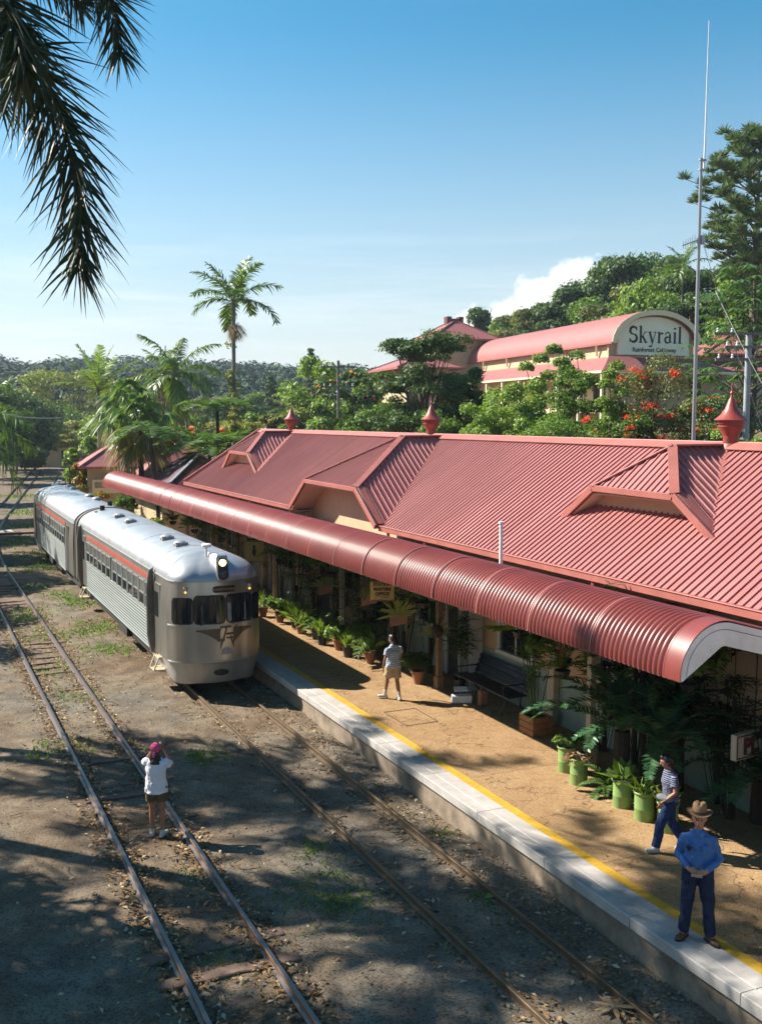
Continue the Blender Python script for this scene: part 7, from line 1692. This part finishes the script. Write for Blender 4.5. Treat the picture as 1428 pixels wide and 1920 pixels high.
# --- boy walking away along the platform
g = J0(pel=V3(0, 0, .93), chest=V3(0, .02, 1.30), knL=V3(-.105, .14, .52), knR=V3(.09, -.03, .49), anL=V3(-.14, .20, .115), anR=V3(.10, -.14, .10), ftL=V3(-.10, .07, .01), ftR=V3(.01, .1, -.015), elL=V3(-.27, -.05, 1.10), elR=V3(.25, .06, 1.11), wrL=V3(-.29, .02, .86), wrR=V3(.22, .24, .95), look=(-.55, .85, -.12), head=V3(-.01, .045, 1.565))
t, P = person('boy in patterned blue grey shirt and khaki shorts walking away', (9.98, 20.85, PZ+.006), (-.05, 1), 1.52, g, SK_B)
trousers(t, g, cloth('khaki_shorts_cloth', (.40, .30, .18)), .80, 'shorts', 1.05, .012, 8, 1.03)
shirt(t, g, cloth('blue_grey_patterned_cloth', (.40, .44, .52), ((.14, .17, .24), .055, .72)), .58, -.08, 1.12, .016, 9, slv=1.18)
for s in 'LR':
    shoe(t, g, s, WSH, SOLE); mb = MB(); a, k_ = g['an'+s], g['kn'+s]; mb.tube([tuple(a), tuple(a*.7+k_*.3)], [.042, .05], 10); wear(t, 'sock', mb, WSH, .01, 2, .003)
hairmass(t, P, [((0, -.02, .045), .092), ((0, -.055, .0), .075), ((0, .03, .075), .062), ((-.04, -.03, .02), .06), ((.04, -.03, .02), .06), ((0, -.075, -.04), .04)], HAIRB)
mb = MB(); mb.tube([V3(0, .0, 1.425), V3(0, .004, 1.475)], [(.078, .076), (.066, .066)], 14, (1, 0, 0)); hard(t, 'collar', mb, cloth('navy_collar', (.05, .09, .22)))
# --- walker in the striped shirt with a waist bag, profile to the left
g = J0(pel=V3(0, 0, .93), chest=V3(0, .03, 1.30), neck=V3(0, .05, 1.445), head=V3(0, .09, 1.565), knL=V3(-.09, .19, .52), knR=V3(.09, -.03, .48), anL=V3(-.095, .26, .10), anR=V3(.09, -.25, .13), ftL=V3(-.02, .1, .012), ftR=V3(.0, .09, -.05), hipL=V3(-.09, .02, .89),
       elL=V3(-.25, .0, 1.10), elR=V3(.26, -.10, 1.10), wrL=V3(-.22, .19, .93), wrR=V3(.27, -.16, .86), look=(.1, 1, -.22), hdL=V3(.1, .5, -.8))
t, P = person('walker in navy striped shirt, jeans and white shoes with a grey waist bag', (10.16, 11.64, PZ+.006), (-.90, .43), 1.48, g, SK_R)
trousers(t, g, cloth('navy_jeans', (.018, .036, .11), var=.3), 1., 'trousers', 1.06, .012, 12)
shirt(t, g, cloth('navy_striped_cloth', (.025, .032, .085), ((.26, .27, .33), .032, .60), .1), .55, -.03, 1.05, .012, 13, slv=1.1)
for s in 'LR': shoe(t, g, s, WSH, SOLE)
hairmass(t, P, [((0, -.02, .045), .094), ((0, -.07, .0), .082), ((0, -.08, -.06), .068), ((-.05, -.04, -.02), .055), ((.05, -.04, -.02), .055), ((0, .035, .08), .06), ((0, -.07, -.11), .05)], HAIRB)
mb = MB(); mb.tube([(-.20, .02, .985), (-.185, .12, .975), (-.10, .185, .97), (-.0, .19, .97)], [(.05, .075), (.06, .085), (.06, .085), (.04, .07)], 10, (0, 0, 1)); wb = wear(t, 'waist_bag', mb, cloth('grey_nylon', (.15, .155, .17)), .011, 3, .006, 14)
mb = MB(); mb.tube([(0, 0, .975), (0, 0, 1.005)], [(.176, .138), (.176, .138)], 18, (1, 0, 0)); hard(t, 'bag_strap', mb, MBLK, 50, wb)
mb = MB(); mb.tube([g['el'+'L']*.12+g['wrL']*.88, g['wrL']], [.031, .03], 10); hard(t, 'watch', mb, MBLK)
# ------------------------------------------------------------------ a little air between here and the far hill
mb = MB(); mb.box((-1000, -400, -1.6), (1400, 1700, 75)); hz = mb.build('haze', [], kind='stuff')
m = bpy.data.materials.new('air'); m.use_nodes = True; nt = m.node_tree
nt.nodes.remove(nt.nodes['Principled BSDF']); v = N(nt, 'ShaderNodeVolumePrincipled'); v.inputs['Color'].default_value = (.72, .84, 1, 1); v.inputs['Density'].default_value = .00024; v.inputs['Anisotropy'].default_value = .3
L(nt, v.outputs[0], nt.nodes['Material Output'].inputs['Volume']); hz.data.materials.append(m)
